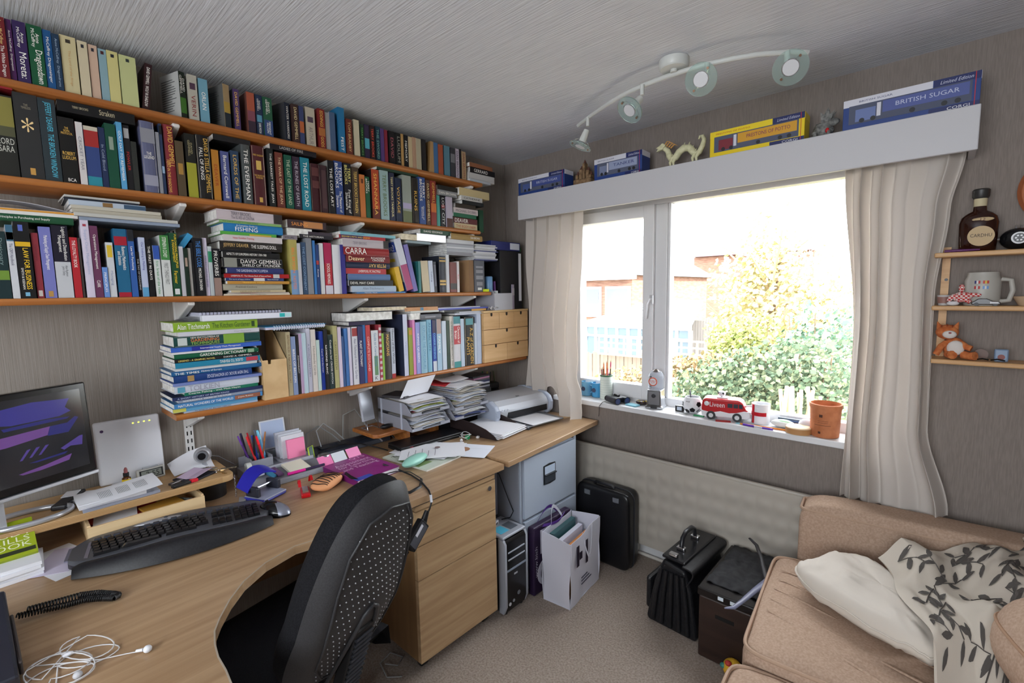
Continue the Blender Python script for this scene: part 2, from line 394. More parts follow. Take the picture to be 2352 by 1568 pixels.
def standing(k, conv, xs, items, depth=.125, hard=False, group=None):
    """a row of upright books on shelf k; conv maps crop pixels to photo pixels; item: x0, x1 at the base, y of the top edge, colour, options"""
    ox, oy, s = conv; z0 = SH[k]['z']; out = []
    for n, it in enumerate(items):
        x0, x1, yt, c = it[:4]; op = it[4] if len(it) > 4 else {}
        hd = op.get('hard', hard); j = random.uniform(-.006, .004)+op.get('dx', 0); x = xs+j
        ya, yb = yat(ox+x0*s, x, z0), yat(ox+x1*s, x, z0)
        t = max(.004, yb-ya-.0006); lean = op.get('lean', 0)
        zt = at(ox+(x0+x1)/2*s+op.get('tx', 0), oy+yt*s, 'x', x).z
        h = (zt-z0)/cos(radians(lean)) if lean else zt-z0
        h = max(.05, h-(t*sin(radians(abs(lean))) if lean else 0))
        d = min(op.get('d', (.165 if h > .21 else depth)), x-.02)
        M = FR((x, ya, z0+.0004))
        if lean: M = Matrix.Translation((x, ya+(t*(1-cos(radians(lean))) if lean < 0 else 0), z0+.0004+(t*sin(radians(-lean)) if lean < 0 else 0))) @ Matrix.Rotation(radians(-lean), 4, 'X')
        if lean > 0: M = Matrix.Translation((x, yb, z0+.0004)) @ Matrix.Rotation(radians(-lean), 4, 'X') @ Matrix.Translation((0, -t, 0))
        if op.get('rz'): M = Matrix.Translation((x-.004, yb, z0+.0004)) @ Matrix.Rotation(radians(op['rz']), 4, 'Z') @ Matrix.Translation((0, -t, 0))
        o = book_mesh(M, t, h, d, c, op.get('side'), hd, op.get('pages', PAGE), 'book')
        dress(o, M, t, h, c, op, False)
        o['group'] = group or 'books standing on the %s' % SH[k]['nm']; o['category'] = 'book'
        rec = dict(o=o, c=c, op=op, k=k, y0=ya, y1=yb, top=z0+h*cos(radians(lean)), hard=hd, x=x, flat=False); out.append(rec)
    return out
def dress(o, M, t, h, c, op, flat):
    e = .0007
    def box3(y0, y1, z0, z1, col, lift, nm):
        MB(M).box(-.0002, lift, y0, y1, z0, z1).build(nm, bmat(col), o)
    for b in op.get('bands', []): box3(.0003, t-.0003, h*b[0], h*b[1], b[2], .0004, 'spine_band')
    for b in op.get('patch', []): box3(t*b[0], t*b[1], h*b[2], h*b[3], b[4], .0006, 'spine_patch')
    if op.get('sidetext'):
        st = MB(M)
        for i in range(14): st.box(-.105, -.02-random.random()*.03, -.0004, 0, h*(.2+.05*i), h*(.2+.05*i)+h*.012)
        st.build('cover_print', mat((60, 60, 60), .7), o)
    T = op.get('t')
    if not T: return
    for q in (T if isinstance(T, list) else [T]):
        if isinstance(q, str): q = (q,)
        s = q[0]; col = q[1] if len(q) > 1 else op.get('tc', (235, 232, 225)); sp = q[2] if len(q) > 2 else (.08, .92); tw = q[3] if len(q) > 3 else (.28, .72)
        hz = q[4] if len(q) > 4 else False
        zc = h*(sp[0]+sp[1])/2; L = h*(sp[1]-sp[0]); yc = t*(tw[0]+tw[1])/2; W_ = t*(tw[1]-tw[0]); mm = mat(col, .5, k=1.1)
        if flat:      # lying: the spine's long axis is local z, printed along it
            up = q[5] if len(q) > 5 else 1
            text(s, (e, yc, zc), (0, 0, -up), (0, up, 0), L, W_, mm, o, M, 'title')
        elif hz: text(s, (e, yc, zc), (0, 1, 0), (0, 0, 1), W_, L, mm, o, M, 'title')
        else: text(s, (e, yc, zc), (0, 0, -1), (0, 1, 0), L, W_, mm, o, M, 'title')
def FLAT(x, y, z, rz=0, tilt=0):
    """frame of a lying book: local z (height) runs along -y so that print reads left to right, local y (thickness) goes up"""
    return Matrix.Translation((x, y, z)) @ Matrix.Rotation(radians(rz), 4, 'Z') @ Matrix.Rotation(radians(tilt), 4, 'X') @ Matrix(((1, 0, 0, 0), (0, 0, -1, 0), (0, 1, 0, 0), (0, 0, 0, 1)))
def lying(k, conv, xs, items, base, z0=None, depth=.15, hard=False, group='piled books', where='', rec=None, jit=1.2):
    """a pile of lying books, bottom first; item: x0, x1, y of the top edge at its left end, colour, options"""
    ox, oy, s = conv; out = []; z = z0
    for n, it in enumerate(items):
        x0, x1, yt, c = it[:4]; op = it[4] if len(it) > 4 else {}
        x = xs+op.get('dx', random.uniform(-.008, .006)); hd = op.get('hard', hard)
        ya, yb = yat(ox+x0*s, x, z), yat(ox+x1*s, x, z)
        if base is not None and n == 0:
            tops = [r['top'] for r in base if r['y1'] > ya+.004 and r['y0'] < yb-.004]
            if tops: z = max(tops)+.0006
            ya, yb = yat(ox+x0*s, x, z), yat(ox+x1*s, x, z)
        zt = at(ox+x0*s, oy+yt*s, 'x', x).z
        t = op.get('th') or max(.004, zt-z-.0004)
        h = yb-ya; rz = op.get('rz', random.uniform(-jit, jit)); d = op.get('d', min(depth, x-.03))
        M = FLAT(x, yb, z, rz, op.get('tilt', 0))
        if op.get('fore'): M = M @ Matrix.Translation((-d, 0, h)) @ Matrix.Rotation(pi, 4, 'Y')
        o = book_mesh(M, t, h, d, c, None, hd, op.get('pages', PAGE2))
        dress(o, M, t, h, c, op, True)
        o['group'] = group; o['category'] = op.get('cat', 'book')
        out.append(dict(o=o, c=c, op=op, k=k, y0=ya, y1=yb, top=z+t, hard=hd, x=x, flat=True, where=where, n=n, N=len(items)))
        z += t+.0004
    return out
def name_row(recs, nm):
    cs = [r['op'].get('n') or cname(r['c']) for r in recs]
    for i, r in enumerate(recs):
        b = 'hardback' if r['hard'] else 'book'; lt = r['op'].get('lt')
        if lt: s = '%s %s titled %s on the %s' % (cs[i], b, lt, nm)
        else:
            a = cs[i-1] if i else None; z = cs[i+1] if i+1 < len(cs) else None
            p = ' between %s and %s ones' % (a, z) if a and z else ' right of a %s one' % a if a else ' left of a %s one' % z
            s = '%s %s on the %s%s' % (cs[i], b, nm, p)
        if s in USED or len(s.split()) > 16: s = '%s %s on the %s, %s upright book from the left' % (cs[i], b, nm, ordn(i))
        USED[s] = 1; r['o']['label'] = s
def name_pile(recs, where):
    N = len(recs); one = N == 1
    for i, r in enumerate(recs):
        c = r['op'].get('n') or cname(r['c']); lt = r['op'].get('lt')
        pos = 'topmost' if i == N-1 else 'bottom one' if i == 0 else ordn(N-1-i)+' from the top'
        s = '%s lying book titled %s, in %s' % (c, lt, where) if lt else '%s book lying in %s' % (c, where) if one else '%s lying book, %s in %s' % (c, pos, where)
        if s in USED: s += ', '+pos
        if len(s.split()) > 16: s = s.replace(' lying', '')
        USED[s] = 1; r['o']['label'] = s

W_ = (236, 233, 226); GOLD = (222, 178, 84); INK = (40, 40, 44); YEL = (240, 200, 40)
Z1 = (0, 0, .30608); Z2 = (560, 140, .30608); Z3 = (0, 400, .22956); Z4 = (440, 440, .1913); Z5 = (800, 480, .21042); Z6 = (340, 680, .20408); Z7 = (760, 660, .20408)
# ---- top shelf
r1 = standing(1, Z1, .206, [
 (-150, -70, 95, (40, 60, 110)), (-70, 0, 118, (30, 90, 90)),
 (0, 85, 138, (128, 28, 34), {'t': [('Anne McCaffrey', (220, 190, 120), (.56, .96)), ('The White Dragon', W_, (.04, .54))]}), (86, 135, 160, (82, 26, 92), {'t': 'Anne McCaffrey  Dragonquest'}),
 (140, 240, 175, (58, 36, 96), {'t': [('Moreta:', W_, (.08, .5), (.3, .85)), ('Anne\nMcCaffrey', W_, (.55, .92), (.2, .8))]}),
 (246, 360, 205, (22, 96, 58), {'t': [('Dragonsdawn', W_, (.05, .6), (.3, .9)), ('Anne\nMcCaffrey', W_, (.64, .94), (.2, .8))]}), (362, 428, 240, (26, 92, 158), {'t': 'McCaffrey Dragonsinger'}), (430, 486, 268, (34, 62, 92), {'t': ('Anne McCaffrey  Dragondrums', (150, 170, 190))}),
 (490, 610, 285, (222, 206, 152), {'patch': [(.35, .65, .88, .94, (70, 60, 50))], 't': ('The Lord of the Rings', (190, 150, 100), (.1, .8), (.4, .6)), 'n': 'wide cream'}), (620, 694, 322, (224, 208, 170), {'patch': [(.35, .65, .88, .94, (50, 50, 60))]}), (698, 766, 350, (222, 184, 158), {'patch': [(.35, .65, .88, .94, (50, 50, 60))]}),
 (772, 833, 380, (142, 180, 192), {'patch': [(.3, .7, .9, .96, (90, 40, 40))]}), (835, 918, 396, (226, 214, 134), {'patch': [(.35, .65, .88, .94, (50, 50, 60))]}), (926, 1050, 432, (206, 210, 142), {'patch': [(.4, .6, .88, .94, (50, 60, 60))], 'n': 'wide yellow-green'}),
 (1066, 1122, 485, (56, 24, 28), {'lean': 7, 'tx': 14, 't': ('DAVID GEMMELL  WOLF IN SHADOW', W_), 'n': 'leaning dark maroon'}),
 (1362, 1412, 545, (30, 44, 30), {'rz': 16, 'side': (196, 196, 192), 'sidetext': 1, 't': ('DAVID\nGEMMELL', W_, (.5, .95), (.1, .9)), 'bands': [(.12, .45, (70, 130, 40))], 'n': 'black and green'}),
 (1430, 1500, 570, (192, 186, 170), {'t': ('VERIN', (120, 40, 40), (.05, .6)), 'patch': [(.2, .8, .68, .82, (90, 60, 80))]}), (1510, 1580, 600, (112, 172, 196), {'t': ('ORLAN', W_, (.3, .7))}),
 (1690, 1742, 640, (180, 150, 104), {'rz': 14, 'side': (100, 100, 98), 'sidetext': 1, 'bands': [(.0, .35, (40, 50, 60)), (.35, .6, (200, 160, 60))], 'n': 'tan and black'}), (1766, 1812, 675, (84, 58, 112), {'side': (36, 34, 38), 't': ('DAVID GEMMELL', GOLD)}),
 (1868, 1926, 700, (186, 88, 60), {'side': (120, 70, 60), 'bands': [(0, .3, (60, 44, 60)), (.3, .55, (140, 74, 90))], 'n': 'orange and purple'}), (1930, 1984, 718, (38, 54, 88), {'t': [('DAVID\nGEMMELL', W_, (.55, .95)), ('DARK MOON', W_, (.05, .3))], 'patch': [(.15, .85, .33, .5, (90, 160, 190))]}), (1990, 2056, 738, (38, 96, 66), {'t': [('DAVID\nGEMMELL', W_, (.55, .95)), ('MIDNIGHT\nFALCON', W_, (.05, .38))], 'bands': [(0, .42, (50, 76, 130))], 'n': 'green and blue'})], .112)
r1 += standing(1, Z2, .206, [
 (318, 360, 318, (34, 42, 62), {'rz': 14, 'side': (60, 60, 64), 'sidetext': 1, 't': ('WINTER WARRIORS', W_)}), (376, 424, 330, (70, 46, 42), {'t': ('DAVID GEMMELL', (220, 200, 150))}), (428, 462, 345, (62, 72, 120), {'bands': [(.3, .6, (200, 100, 50))]}),
 (476, 545, 355, (200, 188, 164), {'t': ('ARTHUR', (120, 110, 110), (.05, .5)), 'patch': [(.2, .8, .62, .76, (90, 70, 90))]}), (570, 620, 365, (142, 36, 34), {'t': [('EDDINGS', GOLD, (.55, .95)), ('GODS', GOLD, (.04, .3))], 'bands': [(.32, .52, (190, 110, 50))]}), (622, 654, 392, (176, 172, 170)), (656, 696, 390, (74, 100, 140), {'side': (150, 150, 160)}),
 (722, 768, 355, (28, 124, 180), {'t': ('FEIST', W_, (.05, .35))}), (780, 822, 440, (120, 50, 38), {'t': ('TOM BRADBY', (210, 180, 120))}), (836, 876, 446, (214, 202, 168)),
 (880, 912, 480, (30, 58, 40), {'t': ('TERRY BROOKS', (90, 150, 80))}), (914, 950, 482, (52, 38, 72), {'bands': [(.3, .6, (80, 180, 200))]}), (955, 992, 490, (48, 30, 30), {'t': ('TERRY BROOKS', (220, 80, 60))}), (996, 1032, 496, (28, 66, 86), {'t': ('THE SWORD', (120, 170, 160))}),
 (1036, 1060, 510, (92, 60, 130)), (1061, 1086, 520, (150, 38, 60)), (1096, 1142, 530, (30, 28, 30), {'t': ('DAVID', (170, 90, 100))}), (1146, 1190, 545, (26, 28, 30), {'t': ('LUDLUM', (150, 150, 140))}), (1191, 1205, 550, (196, 150, 84)),
 (1206, 1240, 560, (24, 24, 26), {'t': ('MEMORY', W_)}), (1242, 1270, 572, (212, 188, 144)), (1272, 1300, 576, (198, 156, 124)), (1302, 1336, 586, (188, 178, 148)), (1340, 1372, 592, (44, 40, 40)), (1392, 1428, 600, (190, 146, 92), {'lean': 5, 'tx': -3, 'side': (150, 110, 60), 'n': 'leaning brown'}),
 (1430, 1462, 616, (66, 116, 170)), (1466, 1500, 630, (186, 84, 48)), (1510, 1550, 640, (88, 138, 158)), (1556, 1590, 655, (66, 66, 72), {'bands': [(.5, .8, (130, 130, 136))]}), (1593, 1620, 662, (206, 190, 208), {'t': ('DAN BROWN', INK)}), (1624, 1637, 664, (40, 36, 38)), (1639, 1670, 682, (196, 160, 116), {'t': ('DAN BROWN', (120, 40, 40))})], .112)
name_row(r1, 'top shelf')
p = lying(1, Z2, .21, [(1694, 1852, 880, (196, 204, 212), {'n': 'pale blue-grey'}), (1690, 1880, 830, (212, 210, 206)), (1700, 1884, 790, (30, 28, 30), {'t': ('GERRARD', W_, (.3, .85), (.2, .8)), 'n': 'black'}), (1694, 1866, 756, (168, 104, 66), {'n': 'orange-brown'})], None, SH[1]['z'], .12, group='pile at the right end of the top shelf')
name_pile(p, 'the end pile of the top shelf')

# ---- second shelf
DG = 'DAVID GEMMELL'; TB = 'TERRY BROOKS'
r2 = standing(2, Z1, .206, [
 (-170, -5, 640, (60, 36, 30)),
 (0, 158, 725, (40, 40, 34), {'bands': [(.62, .98, (150, 140, 60)), (.5, .62, (90, 90, 60))], 't': ('LORD\nSARA', (190, 190, 180), (.3, .48), (.1, .9), True), 'n': 'black and mossy yellow'}), (165, 345, 718, (50, 50, 50), {'t': [('THE\nTIMELESS', (150, 140, 120), (.78, .92), (.3, .7), True), ('*', (226, 196, 140), (.55, .72), (.25, .75), True)], 'patch': [(.4, .62, .05, .13, (220, 160, 70))], 'n': 'wide charcoal'}),
 (347, 476, 755, (48, 60, 66), {'t': ('JEFFERY DEAVER  THE BROKEN WINDOW', (80, 180, 205), (.05, .96), (.3, .75))}), (480, 604, 892, (26, 24, 22), {'t': [('THE\nSIGMA\nPROTOCOL', GOLD, (.68, .92), (.15, .85), True), ('ROBERT\nLUDLUM', GOLD, (.35, .5), (.1, .9), True), ('BCA', W_, (.03, .08), (.3, .8), True)]}),
 (610, 664, 925, (226, 220, 216), {'side': (150, 40, 40), 't': ('CRICKET YEAR', (120, 120, 130))}), (667, 776, 958, (52, 74, 140), {'bands': [(.93, 1, (216, 206, 180)), (.66, .93, (186, 44, 40)), (0, .16, (40, 150, 170))], 'n': 'blue and red striped'}), (778, 826, 965, (34, 50, 92), {'t': ('In Cold Blood', (150, 160, 180))}),
 (828, 910, 938, (22, 86, 62), {'patch': [(.3, .7, .6, .8, (150, 170, 150))]}), (916, 960, 926, (84, 172, 226), {'t': ('GOLF DAY TO REMEMBER', W_)}), (963, 1012, 948, (38, 36, 38), {'t': ('FOWLER', (190, 50, 50), (.3, .6)), 'patch': [(.1, .9, .8, .95, (180, 180, 180))]}), (1016, 1056, 1070, (52, 54, 50)),
 (1092, 1200, 920, (100, 104, 140), {'bands': [(.1, .25, (160, 160, 180)), (.7, .9, (150, 150, 160))], 't': ('THE\nLEGEND', W_, (.45, .6), (.15, .85), True), 'n': 'misty blue-grey', 'hard': True}), (1206, 1232, 1000, (150, 152, 160)), (1234, 1256, 938, (44, 60, 96), {'bands': [(.85, .97, (30, 30, 30)), (.3, .4, (150, 180, 210))]}),
 (1266, 1340, 945, (148, 38, 48), {'t': [(DG, GOLD, (.4, .97), (.4, .9)), ('HERO IN THE SHADOWS', GOLD, (.04, .5), (.1, .4))], 'hard': True}), (1345, 1406, 1065, (96, 78, 54), {'patch': [(.2, .8, .4, .6, (190, 140, 60))]}),
 (1420, 1496, 1012, (34, 34, 30), {'bands': [(0, .55, (176, 174, 44))], 't': ('DAVID\nGEMMELL', (170, 160, 120), (.6, .95)), 'n': 'black and yellow'}), (1502, 1606, 1022, (28, 26, 26), {'t': [('DAVID & STELLA GEMMELL', GOLD, (.1, .95), (.55, .85)), ('FALL OF KINGS', W_, (.3, .8), (.2, .45))], 'hard': True, 'n': 'wide black'}),
 (1612, 1666, 1130, (206, 132, 36), {'t': ('DEAVER', (150, 60, 30))}), (1682, 1742, 1142, (84, 94, 156), {'t': ('Bernard Cornwell', W_)}), (1757, 1816, 1138, (50, 74, 104), {'t': ('LORDS OF THE', GOLD)}), (1836, 1906, 1092, (78, 84, 84), {'t': ('THE EVERMAN', W_), 'hard': True}), (1916, 2010, 1100, (90, 34, 40), {'t': [('FIRST KINGDOM', GOLD, (.78, .9), (.1, .9), True), ('THE WRATH OF\nMONSTERS', GOLD, (.42, .55), (.1, .9), True)], 'patch': [(.3, .7, .6, .75, (230, 190, 90)), (.4, .65, .06, .14, (230, 180, 80))], 'hard': True, 'n': 'wide maroon'})], .155)
r2 += standing(2, Z2, .206, [
 (200, 246, 662, (34, 40, 40), {'t': ('THE DARKEST TALES  JEAN', W_)}), (258, 315, 692, (124, 58, 46), {'t': ('THE WAR OF THE JEAN', (220, 190, 150))}), (326, 381, 712, (28, 96, 74), {'t': ('THE LAST OF THE LAND', (190, 200, 170))}), (386, 440, 724, (58, 40, 60), {'t': ('THE RUNES OF EARTH', (190, 180, 190))}), (446, 511, 732, (28, 142, 166), {'t': ('THE LOST ROAD', W_)}),
 (516, 590, 775, (74, 28, 36), {'patch': [(.15, .85, .75, .92, (110, 60, 60)), (.15, .85, .5, .65, (110, 60, 60))], 'hard': True}), (592, 636, 788, (66, 40, 46), {'patch': [(.15, .85, .1, .9, (92, 62, 66))]}), (648, 692, 752, (28, 28, 32), {'side': (150, 150, 146), 't': ('THE LOST ART', W_)}), (696, 756, 757, (50, 78, 150), {'t': [('TERRY\nBROOKS', W_, (.5, .96), (.1, .9)), ('The Measure of\nShannara', W_, (.05, .45), (.1, .8))]}),
 (766, 821, 772, (28, 28, 40), {'t': [('TERRY\nBROOKS', (230, 220, 130), (.6, .96), (.1, .9)), ('First King of\nShannara', W_, (.05, .5), (.1, .8))]}), (826, 876, 802, (82, 64, 50), {'t': ('TERRY BROOKS STRAKEN', (220, 190, 100))}), (881, 920, 856, (220, 124, 54), {'patch': [(.3, .7, .8, .9, (120, 60, 30))]}), (922, 956, 872, (28, 102, 66), {'t': ('TERRY\nBROOKS', W_, (.6, .95), (.1, .9))}), (972, 1026, 818, (206, 78, 42), {'bands': [(.0, .2, (120, 50, 40))], 't': ('SHANNARA', GOLD), 'side': (40, 30, 30)}),
 (1036, 1096, 826, (160, 192, 194), {'t': ('TERRY BROOKS', (90, 110, 60))}), (1100, 1141, 842, (46, 52, 82), {'t': ('TERRY BROOKS TANEQUIL', (230, 220, 160))}), (1146, 1191, 882, (34, 46, 76), {'t': ('VOYAGE', GOLD)}), (1200, 1266, 862, (162, 172, 160), {'bands': [(.3, .42, (190, 180, 220)), (0, .25, (120, 130, 90))], 'n': 'pale green and violet'}), (1273, 1320, 880, (46, 40, 36), {'t': ('RUINS', GOLD), 'hard': True}), (1325, 1370, 876, (56, 88, 160), {'t': [('TERRY\nBROOKS', W_, (.5, .96), (.1, .9)), ('Genesis of\nShannara', W_, (.05, .45))]}),
 (1375, 1409, 896, (100, 66, 54), {'t': ('DAVID GEMMELL', (230, 210, 150))}), (1411, 1450, 902, (160, 54, 42), {'t': ('GEMMELL', GOLD, (.5, .96)), 'bands': [(.3, .5, (230, 120, 50))]}), (1451, 1476, 1010, (76, 176, 164)), (1480, 1521, 1010, (26, 26, 30), {'t': ('LOST CITY', (220, 220, 220)), 'patch': [(.2, .8, .6, .7, (170, 40, 40))]}), (1526, 1570, 1022, (196, 186, 206), {'bands': [(0, .3, (90, 50, 40))], 'n': 'white and violet'})], .155)
r2 += standing(2, Z2, .206, [(1768, 1800, 1120, (24, 88, 54), {'dx': -.03, 'n': 'tall dark green end', 'd': .16})], .15)
name_row(r2, 'second shelf')
p = lying(2, Z2, .206, [(1580, 1752, 1210, (218, 196, 146), {'t': ('THE BODY FARM', (160, 60, 40))}), (1575, 1752, 1168, (110, 34, 38), {'t': ('DEAVER', W_, (.4, .95), (.15, .85))}), (1572, 1745, 1134, (30, 112, 76), {}), (1578, 1757, 1094, (222, 206, 206), {'t': ('MICHAEL DOBBS', (90, 80, 90))}), (1590, 1740, 1062, (66, 54, 44)), (1640, 1800, 1040, (42, 44, 44), {'n': 'black patterned'}), (1634, 1790, 1004, (214, 212, 208), {'t': ('CATHERINE', INK)}), (1615, 1842, 945, (226, 202, 146), {'n': 'cream foxed'})], None, SH[2]['z'], .14, group='pile at the right end of the second shelf')
name_pile(p, 'the end pile of the second shelf')
p = lying(2, Z2, .19, [(1452, 1600, 960, (150, 152, 156), {'t': ('DAN BROWN', W_)}), (1452, 1604, 925, (40, 40, 38), {'n': 'black'})], r2, 1.98, .13, group='books laid on the second row')
name_pile(p, 'the pair on the second row')
p = lying(2, Z1, .205, [(432, 1015, 808, (24, 23, 24), {'t': [(TB, (190, 180, 150), (.62, .82), (.3, .8)), ('Straken', (190, 180, 150), (.28, .48), (.3, .8))], 'd': .15, 'th': .032, 'n': 'long black'})], r2, 2.0, .15, group='books laid on the second row')
name_pile(p, 'the gap above dark hardbacks, second shelf')
p = lying(2, Z2, .2, [(196, 545, 640, (34, 32, 40), {'t': ('LADIES OF FIRE', (190, 190, 190), (.3, .8)), 'th': .024, 'n': 'black wrapped'})], r2, 2.0, .14, group='books laid on the second row')
name_pile(p, 'the gap above teal book, second shelf')
p = lying(2, Z1, .2, [(1600, 1880, 1000, (40, 40, 42), {'th': .02, 'n': 'black ring-bound'})], r2, 2.0, .12, group='books laid on the second row')
name_pile(p, 'the gap above orange book, second shelf')
p = lying(2, Z2, .195, [(1000, 1310, 800, (52, 86, 70), {'th': .014, 'n': 'dark green'})], r2, 2.0, .14, group='books laid on the second row')
name_pile(p, 'the gap above pale books, second shelf')
p = lying(2, Z1, .2, [(-120, 92, 655, (178, 40, 48), {'th': .022, 'n': 'red'})], r2, 2.02, .14, group='books laid on the second row')
name_pile(p, 'the far left of second shelf')
# ---- third shelf
XS3 = .206
r3 = standing(3, Z3, XS3, [
 (-150, -4, 560, (30, 30, 44)), (0, 130, 575, (22, 50, 54), {'bands': [(.28, .42, (120, 160, 50))], 't': ("Dictionary", (120, 140, 140), (.5, .9)), 'n': 'dark teal'}),
 (136, 212, 512, (216, 218, 222), {'bands': [(.78, 1, (60, 110, 140)), (.8, .9, (220, 170, 90))], 't': ('The CRM Handbook', (60, 60, 90), (.45, .75)), 'lt': 'The Handbook'}),
 (216, 372, 482, (22, 22, 22), {'bands': [(.68, .74, (245, 190, 20))], 't': [('LAW FOR BUSINESS', YEL, (.12, .66), (.45, .8)), ('SMITH & KEENAN', W_, (.12, .4), (.2, .36))], 'patch': [(.3, .6, .88, .96, (90, 110, 210)), (.3, .6, .03, .08, (120, 190, 230))], 'lt': 'LAW FOR BUSINESS', 'side': (200, 200, 200)}),
 (382, 452, 592, (156, 46, 58), {'t': ('Operations', (90, 30, 40), (.45, .95)), 'patch': [(.2, .8, .03, .12, (210, 200, 190))]}), (460, 580, 532, (122, 126, 204), {'t': ('Marketing and Supply Chain Management', W_, (.4, .88)), 'patch': [(.3, .7, .02, .1, (200, 150, 70))], 'n': 'lavender'}),
 (586, 750, 518, (30, 26, 46), {'bands': [(0, .5, (206, 208, 212))], 't': [('Logistics and Distribution\nManagement', W_, (.52, .98), (.3, .85)), ('Alan Rushton\nJohn Oxley', INK, (.3, .45), (.4, .8))], 'lt': 'Logistics and Distribution Management', 'n': 'black and grey'}),
 (756, 835, 636, (206, 34, 44), {'t': ('THE LOYALTY BOOK', W_, (.5, .95)), 'lt': 'THE LOYALTY BOOK'}), (838, 862, 642, (78, 66, 62)), (878, 962, 466, (226, 216, 236), {'t': ('Supply Chain Management', (150, 160, 190), (.3, .88)), 'patch': [(.3, .7, .92, .95, (190, 60, 80))], 'n': 'tall white'}), (966, 1046, 522, (116, 56, 94), {'t': [('Operations Management', W_, (.4, .88)), ('CLARK', W_, (.14, .24))]}),
 (1050, 1106, 932, (104, 152, 228), {'t': ('PRINCIPLES', W_)}), (1108, 1180, 686, (216, 220, 224), {'patch': [(.15, .85, .73, .95, (240, 200, 40))], 't': ('Managing', (120, 130, 160), (.1, .6))}),
 (1196, 1325, 552, (28, 108, 152), {'bands': [(.76, .89, (190, 30, 50)), (0, .07, (190, 30, 50))], 't': ('Business Mathematics\nand Statistics', W_, (.4, .74), (.2, .8)), 'lt': 'Business Mathematics and Statistics'}), (1329, 1394, 560, (48, 98, 182), {'bands': [(.83, 1, (40, 40, 46))], 't': ('Law for Purchasing', W_, (.4, .75))}), (1396, 1434, 780, (28, 26, 34), {'t': ('THE TAO OF COACHING', W_), 'lt': 'THE TAO OF COACHING'}),
 (1436, 1500, 636, (196, 206, 236), {'t': ('Our Iceberg Is Melting', (60, 60, 140), (.45, .92)), 'bands': [(0, .16, (90, 170, 220))], 'lt': 'Our Iceberg Is Melting'}), (1506, 1560, 666, (26, 26, 28), {'t': ('THE FIRST 90 DAYS', W_, (.3, .9)), 'lt': 'THE FIRST 90 DAYS'}), (1570, 1636, 716, (222, 226, 222), {'bands': [(.73, 1, (50, 90, 190))], 't': ('first, break all the rules', (60, 140, 80), (.05, .7)), 'n': 'white and blue'}),
 (1646, 1736, 616, (224, 226, 222), {'bands': [(.6, 1, (70, 150, 70))], 't': [('STEPHEN R COVEY', W_, (.64, .97)), ('FIRST THINGS FIRST', (90, 90, 90), (.2, .55))], 'lt': 'FIRST THINGS FIRST', 'n': 'green and white'}), (1742, 1822, 592, (28, 84, 52), {'t': [('PURCHASING PRINCIPLES\n& MANAGEMENT', YEL, (.45, .98), (.3, .9)), ('Farmer', YEL, (.2, .4))], 'patch': [(.2, .8, .03, .12, (230, 230, 230))], 'lt': 'PURCHASING PRINCIPLES'}), (1826, 1870, 726, (224, 222, 226)), (1875, 1914, 742, (26, 50, 36), {'patch': [(.2, .8, .62, .8, (190, 160, 140))]}), (1916, 1944, 742, (206, 200, 190)), (1946, 1972, 690, (30, 30, 32)),
 (1976, 2070, 642, (26, 26, 30), {'t': [('THE BIBLE CODE', (70, 130, 200), (.5, .95), (.25, .75)), ('MICHAEL DROSNIN', W_, (.1, .48), (.35, .65))], 'n': 'thick black'})], .16)
r3 += standing(3, Z4, XS3, [(182, 232, 560, (220, 210, 232), {'t': ('WHEN BODY LANGUAGE GOES BAD', (60, 50, 110), (.15, .7)), 'lt': 'BODY LANGUAGE'}), (236, 284, 660, (216, 226, 228), {'bands': [(.68, .9, (60, 170, 120))]}), (286, 376, 686, (28, 26, 32), {'t': ('PROVERBS', W_, (.42, .95), (.2, .7)), 'bands': [(0, .38, (166, 134, 122))], 'lt': 'PROVERBS', 'n': 'black and floral'})], .15)
B0 = [dict(top=SH[3]['z'], y0=-9, y1=9)]
